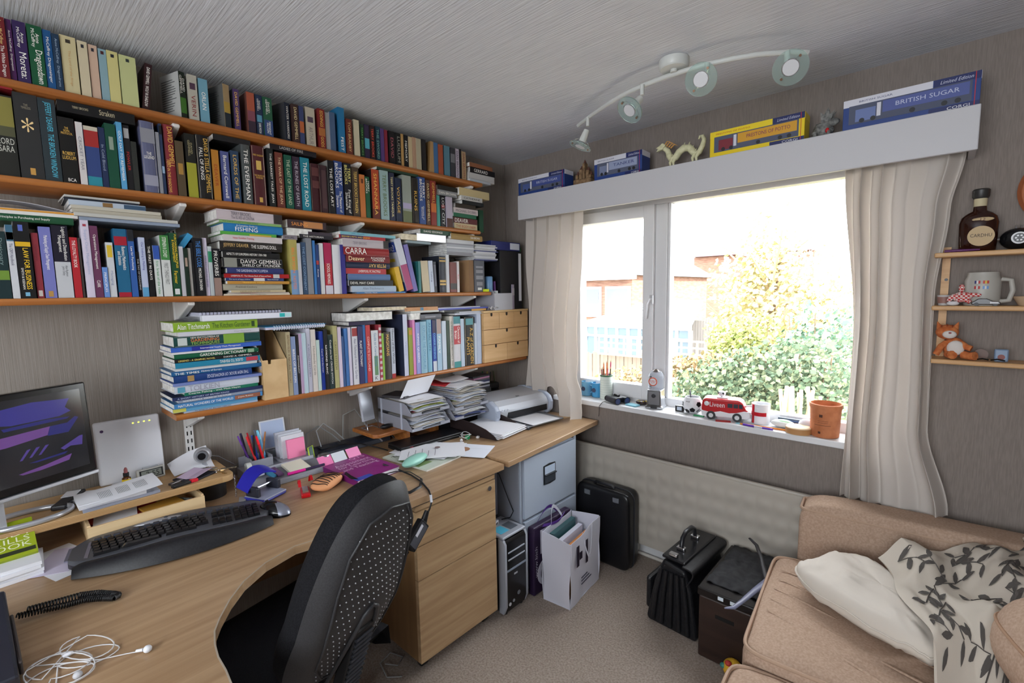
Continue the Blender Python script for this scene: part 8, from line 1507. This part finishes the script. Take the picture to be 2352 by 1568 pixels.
for z, r_, c_ in ((.10, .07, (206, 204, 216)), (.095, .045, (44, 28, 58))): MB(PB).cyl((.0185+(.001 if r_ < .06 else 0), .095, z), (.0195+(.001 if r_ < .06 else 0), .095, z), r_, n=26).build('printed_disc', mat(c_, .5), pb_)
text('www.bich', (.0190, .018, .17), (0, 0, 1), (0, -1, 0), .16, .018, mat((200, 196, 214)), pb_, PB)
for dx in (-.02, .020): MB(PB).sheet(lambda u, v, dx=dx: (dx+.02*sin(pi*u)*(1 if dx > 0 else .3)+.003, .06+.17*u+.012*v, .335+.055*sin(pi*u)-.03*(dx > 0)*sin(pi*u)*2+.012*v), 16, 2, .003).build('strap_handle', pu2, pb_, smooth=60)
vc = thing('suitcase', 'small black hard shell suitcase against the radiator', 'suitcase', (.88, 2.165, 0)); bkp = mat((20, 20, 23), .3)
cushion(FR((.885, 2.166, .213), 0), .165, .060, .212, .22, .22).build('shell', bkp, vc, smooth=60); MB().tube([(.885+.165*sq(cos(t), .22), 2.166, .213+.213*sq(sin(t), .22)) for t in [2*pi*i/60 for i in range(60)]], .004, 6, True).build('rim', mat((44, 46, 52), .3), vc, smooth=60)
MB().tube([(.82, 2.15, .424), (.83, 2.145, .437), (.93, 2.145, .437), (.94, 2.15, .424)], .008, 8).build('handle', mat((34, 34, 38), .4), vc, smooth=60)
for x in (.80, .975): MB().box(x-.018, x+.018, 2.103, 2.110, .37, .395).build('latch', mat((150, 154, 160), .25, .7), vc)
bg_ = thing('briefcase', 'black leather doctor style briefcase standing on the carpet', 'briefcase', (1.39, 2.0, 0)); lth = tex_mat('black_leather', (20, 20, 23), (30, 30, 33), (1, 1, 1), 90, 3, .38, .3, (260, 260, 260), .001); BG = FR((1.39, 1.86, .001), -3)
MB(BG).prism([(-.115, .0), (.105, 0), (.110, .02), (.085, .20), (.055, .29), (-.045, .31), (-.085, .20), (-.120, .02)], 0, .34, 'xz').build('body', lth, bg_, bevel=.012, seg=3)
MB(BG).sheet(lambda u, v: (.045+.060*sin(pi*.9*u)-.02*u, -.006+.352*v, .335-.02*cos(pi*u)-.16*u*u), 16, 3, .006).build('flap', lth, bg_, smooth=70); MB(BG).box(-.055, .05, .01, .33, .312, .326).build('frame_top', mat((30, 30, 33), .25), bg_, bevel=.006)
MB(BG).tube([(-.01, .10, .33), (-.01, .11, .375), (-.01, .14, .392), (-.01, .20, .392), (-.01, .23, .375), (-.01, .24, .33)], .010, 8).build('handle', mat((32, 32, 36), .3), bg_, smooth=60)
for y in (.10, .24, .03): MB(BG).box(-.028, .008, y-.012, y+.012, .327, .340).build('buckle', chrome, bg_, bevel=.003)
for i in range(5): MB(BG).tube([(-.085+.040*i, -.006, .02), (-.07+.034*i, -.010, .15), (-.05+.024*i, -.004, .27)], .010, 8).build('side_pleat', lth, bg_, smooth=60)
MB(BG).box(-.142, -.116, .03, .31, .03, .18).build('front_pocket', lth, bg_, bevel=.012)
tr_ = thing('trunk', 'dark brown wooden trunk between briefcase and sofa', 'trunk', (1.63, 2.0, 0)); dkw = wood('dark_brown_wood', (40, 28, 24), (54, 38, 32), 'x', .4, 16, 2)
MB().box(1.525, 1.735, 1.80, 2.20, .002, .262).build('chest', dkw, tr_, bevel=.006); MB().box(1.520, 1.738, 1.795, 2.205, .2625, .296).build('lid', mat((22, 18, 18), .25), tr_, bevel=.005); MB().box(1.59, 1.66, 1.7985, 1.7998, .19, .205).build('slot', mat((8, 8, 8), .8), tr_)
for x in (1.60, 1.645): MB().box(x, x+.02, 1.7935, 1.7949, .274, .288).build('painted_glint', mat((214, 224, 232), .3), tr_)  # two white glints painted onto the lid front
solo(MB().sheet(lambda u, v: (1.535+.195*u, 1.85+.35*v, .299+.018+.014*noise.noise(Vector((u*6, v*6, 3)))-.016*max(0, 1-min(u, 1-u, v, 1-v)*9)), 24, 22, .006), 'folded_cloth', tex_mat('dark_cloth', (44, 44, 46), (58, 58, 60), (1, 1, 1), 40, 3, .95), 'dark grey cloth folded over the brown trunk', 'cloth', smooth=70)
hg = thing('coat_hanger', 'grey and black curved plastic hanger lying across the trunk', 'hanger', (1.66, 1.9, .34)); hz0 = [at(x, y, 'z', z) for x, y, z in ((1722, 1236, .38), (1738, 1252, .385), (1750, 1285, .37), (1757, 1318, .355), (1766, 1335, .35))]; hz1 = [at(x, y, 'z', z) for x, y, z in ((1766, 1335, .35), (1735, 1355, .345), (1705, 1380, .34), (1685, 1395, .335), (1664, 1396, .33))]
MB().tube(hz0, [.006, .008, .008, .010, .018], 10, flat=.6).build('dark_arm', mat((44, 42, 46), .4), hg, smooth=70); MB().tube(hz1, [.018, .012, .009, .008, .003], 10, flat=.6).build('grey_arm', mat((120, 122, 146), .35), hg, smooth=70)
MB().blob(hz0[-1]+Vector((.004, 0, .004)), (.020, .020, .011), 14, 8).build('boss', mat((110, 112, 136), .35), hg, smooth=80); MB().cyl(hz0[-1]+Vector((.004, 0, .0145)), hz0[-1]+Vector((.004, 0, .0162)), .004, n=10).build('screw', mat((210, 212, 220), .3), hg)
ry = thing('rattle', 'yellow baby rattle with red and blue patches on the carpet', 'toy', (1.66, 1.77, 0)); MB().blob((1.668, 1.775, .036), (.036, .034, .0355), 18, 12).build('ball', mat((226, 176, 50), .5), ry, smooth=80); MB().tube([(1.70, 1.77, .034), (1.76, 1.765, .03)], [.013, .016], 10).build('handle', mat((216, 196, 120), .5), ry, smooth=60)
for dx, dy, dz, c_ in ((-.01, -.022, .030, (190, 60, 50)), (.012, -.028, -.018, (170, 40, 46)), (.022, -.012, .024, (60, 120, 180)), (-.030, -.014, .006, (60, 130, 120))): MB().blob((1.668+dx, 1.775+dy, .036+dz), (.013, .011, .010), 10, 7).build('patch', mat(c_, .5), ry, smooth=80)

# ================================================================== sofa bed
so_ = thing('sofa', 'tan fabric sofa bed with piped cushions at the right', 'sofa', (2.3, 1.7, 0)); tan = tex_mat('tan_linen', (170, 143, 123), (186, 160, 140), (1, 1, 1), 160, 3, .9, .3, (700, 700, 700), .0008, spec=.1); RSF = FR((1.79, 1.40, 0), 5)
def block(nm, x0, x1, y0, y1, z0, z1, e=.14, w=0.0, top=True):
    M_ = RSF @ Matrix.Translation(((x0+x1)/2, (y0+y1)/2, (z0+z1)/2)); o_ = cushion(M_, (x1-x0)/2, (y1-y0)/2, (z1-z0)/2, e, .20, w, 2, 72, 28).build(nm, tan, so_, smooth=70); hx, hy, hz = (x1-x0)/2, (y1-y0)/2, (z1-z0)/2
    MB(M_).tube([((hx-.006)*sq(cos(t), e), (hy-.006)*sq(sin(t), e), hz*.86) for t in [2*pi*i/90 for i in range(90)]], .006, 6, True).build('piping', mat((178, 150, 128), .9), o_, smooth=60)
    return M_
block('seat_cushion', 0, 1.15, 0, .64, .17, .425, .12, .010); block('front_cushion', -.02, 1.15, -.66, -.005, .15, .392, .12, .010); block('backrest', .075, 1.25, .66, .805, .10, .645, .16)
MB(RSF).box(.02, 1.12, -.62, .80, .03, .155).build('base_frame', mat((110, 86, 68), .8), so_)
for x in (.06, 1.06):
    for y in (-.58, .72): MB(RSF).cyl((x, y, 0), (x, y, .0298), .025, n=12).build('foot', black, so_)
for i in range(5):
    MB(RSF).tube([(.06+.06*i, .54-.05*i-.02*j_, .428) if False else (.04+j_*.055, .50-.07*i-.012*j_*(1+.3*i), .4235+.003*sin(j_)) for j_ in range(9)], [.002]+[.0055]*7+[.002], 6, flat=.5).build('fabric_crease', tan, so_, smooth=80)
pc2 = at(2520, 1604, 'z', .55)
bo = thing('bolster_cushion', 'large plain tan cushion at the lower right corner', 'cushion', (pc2.x, pc2.y, .43)); cushion(FR((pc2.x+.03, pc2.y-.02, .59), 20, 0, 0) @ Matrix.Rotation(radians(20), 4, 'Y'), .19, .19, .13, .7, .8).build('cover', tan, bo, smooth=70); MB(FR((pc2.x+.03, pc2.y-.02, .59), 20) @ Matrix.Rotation(radians(20), 4, 'Y')).tube([(.191*sq(cos(t), .7), .191*sq(sin(t), .7), 0) for t in [2*pi*i/50 for i in range(50)]], .004, 6, True).build('seam', mat((166, 132, 106), .9), bo, smooth=60)
pilc = at(2022, 1398, 'z', .46); pw_ = thing('pillow', 'crumpled cream pillow half under the leafy duvet', 'pillow', (pilc.x, pilc.y, .43)); plm = cloth('cream_pillowcase', (222, 213, 201), .1)
def pil(u, v):
    a, c = 2*pi*u, pi*(v-.5); k = abs(cos(c))**.6; p = Vector((.225*sq(cos(a), .5)*k, .15*sq(sin(a), .5)*k, .055*sq(sin(c), .75)))
    p.z += .018*noise.noise(Vector((p.x*9, p.y*14, 1)))+.007*sin(38*p.x+26*p.y)*max(0, noise.noise(Vector((p.x*5, p.y*5, 8)))+.35)+.016*abs(noise.noise(Vector((p.x*20+p.y*9, p.y*26, 5)))); return p
PLM = FR((pilc.x, pilc.y, .486), -30); MB(PLM).sheet(pil, 60, 30).build('pillowcase', plm, pw_, smooth=70); MB(PLM).tube([pil(i/60, .5)*1.01 for i in range(60)], .003, 5, True).build('seam', plm, pw_, smooth=60)
c00, c10, c11, c01 = at(2018, 1258, 'z', .59), at(2440, 1232, 'z', .66), at(2450, 1490, 'z', .60), at(2190, 1535, 'z', .56)
dv = thing('duvet', 'cream duvet printed with dark grey leaf sprigs heaped on the sofa', 'duvet', (c00.lerp(c11, .5).x, c00.lerp(c11, .5).y, .43)); dvm = cloth('cream_duvet_cover', (208, 198, 184), .1)
def duv(u, v):
    p = c00*(1-u)*(1-v)+c10*u*(1-v)+c11*u*v+c01*(1-u)*v; e = min(1, min((1-u)*7, (1-v)*3.2)); e = e*e*(3-2*e); el = min(1, u*8)
    h = .045*noise.noise(Vector((u*3.1, v*3.3, 2)))+.040*sin(7.5*u+3.2*v+1)*(.4+.6*v)+.022*sin(16*u-7*v)+.010*noise.noise(Vector((u*12, v*9, 7)))
    return Vector((p.x+.012*sin(11*v), p.y+.012*sin(9*u), (max(.565, p.z+h)*el+.555*(1-el))*e+.436*(1-e)))
MB().sheet(duv, 80, 70, -.008).build('cover', dvm, dv, smooth=75)
def dn(u, v):
    a = Vector(duv(u+.004, v))-Vector(duv(u-.004, v)); b = Vector(duv(u, v+.004))-Vector(duv(u, v-.004)); n_ = a.cross(b).normalized(); return n_ if n_.z > 0 else -n_
random.seed(14); lv = MB(); sgn_ = 1
def leaf(u, v, a, L_):
    o_ = [(0, 0), (.25, .16), (.55, .20), (.85, .10), (1, 0), (.85, -.10), (.55, -.20), (.25, -.16)]; vs = []
    for x, y in o_:
        uu, vv = u+L_*(x*cos(a)-y*sin(a)), v+L_*1.15*(x*sin(a)+y*cos(a)); uu, vv = min(.97, max(.03, uu)), min(.97, max(.03, vv)); vs.append(Vector(duv(uu, vv))+dn(uu, vv)*.0022)
    cu_, cv_ = min(.97, max(.03, u+L_*.5*cos(a))), min(.97, max(.03, v+L_*.57*sin(a))); vs.append(Vector(duv(cu_, cv_))+dn(cu_, cv_)*.0026); lv.add(vs, [(i, (i+1) % 8, 8) for i in range(8)])
for s_ in range(26):
    u, v, a = .06+.80*((s_*.618) % 1), .10+.84*((s_*.755) % 1), random.uniform(0, 6.28); st_pts = []
    for k in range(4):
        if not (.04 < u < .92 and .08 < v < .95): break
        uu, vv = u, v; st_pts.append(Vector(duv(uu, vv))+dn(uu, vv)*.0022); leaf(uu, vv, a+(.8 if k % 2 else -.8), .080); u += .055*cos(a); v += .060*sin(a); a += random.uniform(-.3, .3)
    if len(st_pts) > 1: lv.tube(st_pts, .0016, 4)
o = lv.build('leaf_print', mat((84, 79, 75), .9), dv, recalc=False); o['kind'] = 'stuff'

# ================================================================== outside: garden and neighbours
GZ = -2.7
lawn = MB().box(-40, 45, 2.8, 70, GZ-.2, GZ); struct(lawn, 'ground', tex_mat('garden_ground', (96, 96, 66), (130, 118, 88), (1, 1, 1), 1.5, 4, .95))
def yb(x, y, Y): return at(x, y, 'y', Y)
brick_m = tex_mat('pale_brick', (120, 88, 74), (146, 112, 96), (1, 1, 6), 3, 3, .9); tile_m = tex_mat('roof_tiles', (92, 92, 100), (124, 122, 130), (1, 1, 8), 3, 3, .9); pvc = mat((230, 230, 230), .4)
h = thing('house', 'neighbouring brick house with tiled roof seen through the left pane', 'house', (yb(1300, 700, 15).x, 18, GZ)); e0 = yb(1250, 625, 15); e1 = yb(1452, 632, 15); rg = yb(1370, 552, 18)
MB().box(e0.x, e1.x, 15, 22, GZ, e1.z).build('wall', brick_m, h); MB().add([(e0.x, 14.7, e1.z), (e1.x+.3, 14.7, e1.z), (e1.x+.3, 22.3, e1.z), (e0.x, 22.3, e1.z), (e0.x, 18.5, rg.z+1.2), (rg.x, 18.5, rg.z+1.2)], [(0, 1, 5, 4), (1, 2, 5), (2, 3, 4, 5), (0, 4, 3), (0, 3, 2, 1)]).build('roof', tile_m, h)
MB().box(e0.x, e1.x+.32, 14.62, 14.7, e1.z-.14, e1.z+.02).build('gutter', pvc, h)
for x in (1355, 1420): p = yb(x, 690, 15); w3 = MB().box(p.x-.5, p.x+.5, 14.93, 15.0, p.z-.6, p.z+.5).build('window', pvc, h); MB().box(p.x-.42, p.x+.42, 14.9, 14.929, p.z-.52, p.z+.42).build('pane', mat((90, 100, 110), .1), w3)
h2 = thing('house', 'distant house roof peeking out left of the tree', 'house', (yb(1640, 580, 30).x, 32, GZ)); a, b = yb(1595, 548, 30), yb(1690, 585, 30)
MB().box(a.x, b.x+4, 30, 36, GZ, b.z-.02).build('wall', brick_m, h2); MB().add([(a.x, 29.6, a.z), (b.x+4, 29.6, b.z), (b.x+4, 36, b.z), (a.x, 36, a.z), (a.x, 29.6, b.z), (a.x, 36, b.z)], [(0, 1, 4), (3, 5, 2), (0, 3, 2, 1), (0, 4, 5, 3), (4, 1, 2, 5)]).build('roof', mat((150, 120, 130), .9), h2)
cv = thing('conservatory', 'white framed glazed conservatory behind the garden fence', 'conservatory', (yb(1470, 800, 11).x, 12, GZ)); k0, k1 = yb(1345, 760, 11), yb(1585, 752, 11); zr = yb(1430, 695, 12.5).z; zl_ = k1.z; cg = mat((84, 104, 116), .08, alpha=.85, name='conservatory_glass')
MB().box(k0.x, k1.x, 11.0, 11.08, GZ, GZ+.7).build('dwarf_wall', brick_m, cv); MB().box(k0.x, k1.x, 11.0, 11.1, zl_-.08, zl_+.06).build('eaves_beam', pvc, cv); MB().box(k0.x+.9, k1.x-.5, 13, 13.1, zr-.05, zr+.06).build('ridge', pvc, cv)
n = 9
for i in range(n+1):
    x = k0.x+(k1.x-k0.x)*i/n; MB().box(x-.035, x+.035, 10.99, 11.08, GZ+.7, zl_-.08).build('post', pvc, cv); xr_ = k0.x+.9+(k1.x-k0.x-1.4)*i/n; MB().tube([(x, 11.03, zl_+.05), (xr_, 13.05, zr)], .03, 4).build('roof_bar', pvc, cv)
    if i < n: x2 = k0.x+(k1.x-k0.x)*(i+1)/n; xr2 = k0.x+.9+(k1.x-k0.x-1.4)*(i+1)/n; MB().box(x+.035, x2-.035, 11.03, 11.05, GZ+.7, zl_-.08).build('pane', cg, cv); MB().add([(x, 11.03, zl_+.05), (x2, 11.03, zl_+.05), (xr2, 13.05, zr), (xr_, 13.05, zr), (x, 11.03, zl_+.02), (x2, 11.03, zl_+.02), (xr2, 13.05, zr-.03), (xr_, 13.05, zr-.03)], [(0, 1, 2, 3), (7, 6, 5, 4), (0, 4, 5, 1), (1, 5, 6, 2), (2, 6, 7, 3), (3, 7, 4, 0)]).build('roof_pane', cg, cv)
MB().box(k0.x, k1.x, 10.98, 11.0, yb(1470, 775, 11).z-.03, yb(1470, 775, 11).z+.03).build('transom', pvc, cv)
fe = thing('garden_fence', 'pale board fence below the conservatory', 'fence', (yb(1430, 870, 8).x, 8, GZ)); f0_, f1_ = yb(1335, 805, 8), yb(1640, 812, 8)
nb_ = 30
for i in range(nb_): x = f0_.x+(f1_.x-f0_.x)*i/nb_; MB().box(x+.004, x+(f1_.x-f0_.x)/nb_-.004, 8+.01*(i % 2), 8.025+.01*(i % 2), GZ, f0_.z-.02*(i % 3)).build('board', mat((120, 106, 92), .8), fe)
for i in range(5): x = f0_.x+(f1_.x-f0_.x)*i/4; MB().box(x-.05, x+.05, 8.04, 8.14, GZ, f0_.z+.06).build('post', mat((176, 156, 130), .8), fe)
te = thing('trellis', 'square lattice trellis topping the fence left of the tree', 'trellis', (yb(1610, 795, 7.9).x, 7.9, f0_.z)); t0_, t1_ = yb(1375, 772, 7.9), yb(1660, 782, 7.9); tb0 = f0_.z-.01
for i in range(18): x = t0_.x+(t1_.x-t0_.x)*i/17; MB().box(x-.015, x+.015, 7.9, 7.92, tb0, t0_.z).build('upright_slat', mat((206, 182, 150), .8), te)
for i in range(4): z = tb0+(t0_.z-tb0)*i/3; MB().box(t0_.x, t1_.x, 7.885, 7.899, z-.015, z+.015).build('cross_slat', mat((206, 182, 150), .8), te)
f2 = thing('garden_fence', 'grey panel fence beside the conservatory end', 'fence', (yb(1620, 760, 12).x, 12, GZ)); a, b = yb(1585, 735, 12.5), yb(1660, 740, 12.5)
for i in range(12): x = a.x+(b.x-a.x)*i/12; MB().box(x+.005, x+(b.x-a.x)/12-.005, 12.5, 12.53, GZ, a.z).build('board', mat((140, 134, 130), .8), f2)
def foliage(nm, parent, blobs, n, c0, c1, size, seed):
    random.seed(seed); m_ = MB()
    for i in range(n):
        c, r_ = random.choice(blobs); d = Vector((random.gauss(0, 1), random.gauss(0, 1), random.gauss(0, 1))).normalized()*(random.random()**.45); p = Vector((c[0]+d.x*r_[0], c[1]+d.y*r_[1], c[2]+d.z*r_[2])); a = Vector((random.gauss(0, 1), random.gauss(0, 1), random.gauss(0, 1))).normalized()*size*random.uniform(.5, 1.2); b = a.orthogonal()*.55; m_.mi = i % 2
        m_.add([p-a, p+b, p+a, p-b], [(0, 1, 2, 3)])
    o_ = m_.build(nm, [mat(c0, .8), mat(c1, .8)], parent, recalc=False); o_['kind'] = 'stuff'
tre = thing('tree', 'large pale green and yellow tree in the garden', 'tree', (yb(1770, 840, 8).x, 8.6, GZ)); tcx = yb(1770, 700, 8.6); bark = mat((120, 100, 80), .9)
MB().tube([(tcx.x, 8.6, GZ), (tcx.x+.08, 8.6, -1), (tcx.x-.05, 8.6, .6), (tcx.x+.1, 8.6, 2.0)], [.16, .13, .09, .03], 8).build('trunk', bark, tre, smooth=60)
random.seed(2)
for i in range(26): z = -.8+2.6*random.random(); a = random.random()*6.28; L_ = random.uniform(.6, 1.4); MB().tube([(tcx.x, 8.6, z), (tcx.x+L_*.5*cos(a), 8.6+L_*.4*sin(a), z+.35), (tcx.x+L_*cos(a), 8.6+L_*.8*sin(a), z+.55+.3*random.random())], [.035, .02, .005], 5).build('branch', mat((160, 140, 104), .9), tre)
q = lambda x, y, Y: tuple(yb(x, y, Y))
foliage('leaves', tre, [(q(1770, 560, 8.6), (.5, .5, .8)), (q(1720, 650, 8.6), (.7, .6, .6)), (q(1830, 640, 8.6), (.8, .6, .7)), (q(1700, 760, 8.6), (.6, .5, .6)), (q(1800, 740, 8.6), (1.0, .7, .7)), (q(1900, 720, 8.6), (.6, .5, .8))], 5200, (188, 182, 132), (208, 196, 152), .055, 1)
for nm, lab, bl, n, c0, c1, sz, sd in (('hedge', 'low dark green clipped hedge across the garden below the window', [(q(1620, 905, 5), (.45, .4, .28)), (q(1700, 880, 5), (.5, .4, .34)), (q(1790, 870, 5), (.5, .4, .4)), (q(1870, 880, 5), (.5, .4, .45))], 5200, (78, 96, 72), (112, 122, 92), .032, 2), ('shrub', 'blue-green bush at the right edge of the window', [(q(1900, 800, 6), (.5, .5, .6)), (q(1930, 850, 6), (.5, .5, .6)), (q(1850, 830, 6), (.35, .4, .4))], 3200, (84, 112, 92), (124, 146, 112), .035, 3), ('shrub', 'yellowish leafy shrub under the tree beside the trellis', [(q(1690, 800, 7.2), (.45, .4, .4)), (q(1740, 790, 7.2), (.45, .4, .45))], 2400, (120, 132, 70), (150, 150, 90), .035, 4), ('hedge', 'brown twiggy hedge beneath the pale fence', [(q(1480, 890, 5.9), (.8, .3, .3)), (q(1580, 870, 5.9), (.6, .3, .3)), (q(1660, 855, 5.9), (.6, .3, .25))], 3000, (146, 118, 86), (120, 110, 74), .035, 5)):
    t_ = thing(nm, lab, nm, (bl[0][0][0], bl[0][0][1], GZ)); foliage('leaves', t_, bl, n, c0, c1, sz, sd)
    for (c, r_) in bl:
        for i in range(4): MB().tube([(c[0]+.1*i-.15, c[1], GZ), (c[0]+.12*i-.2, c[1]+.05, (GZ+c[2])/2), (c[0]+.25*(i-1.5), c[1], c[2]+r_[2]*.6)], [.03, .02, .006], 5).build('stem', bark, t_)
sp2 = thing('pruned_shrub', 'bundle of bare cut pale stems outside behind the clay pot', 'shrub', (yb(1830, 930, 4).x, 4, GZ))
random.seed(6)
for i in range(14): p = yb(1795+6*i, 940, 4.0+.03*i); MB().tube([(p.x, p.y, GZ), (p.x, p.y, p.z-.3), (p.x+random.uniform(-.05, .05), p.y, p.z+random.uniform(.02, .22))], [.022, .018, .014], 6).build('stem', mat((196, 160, 124), .8), sp2)
flush_texts()
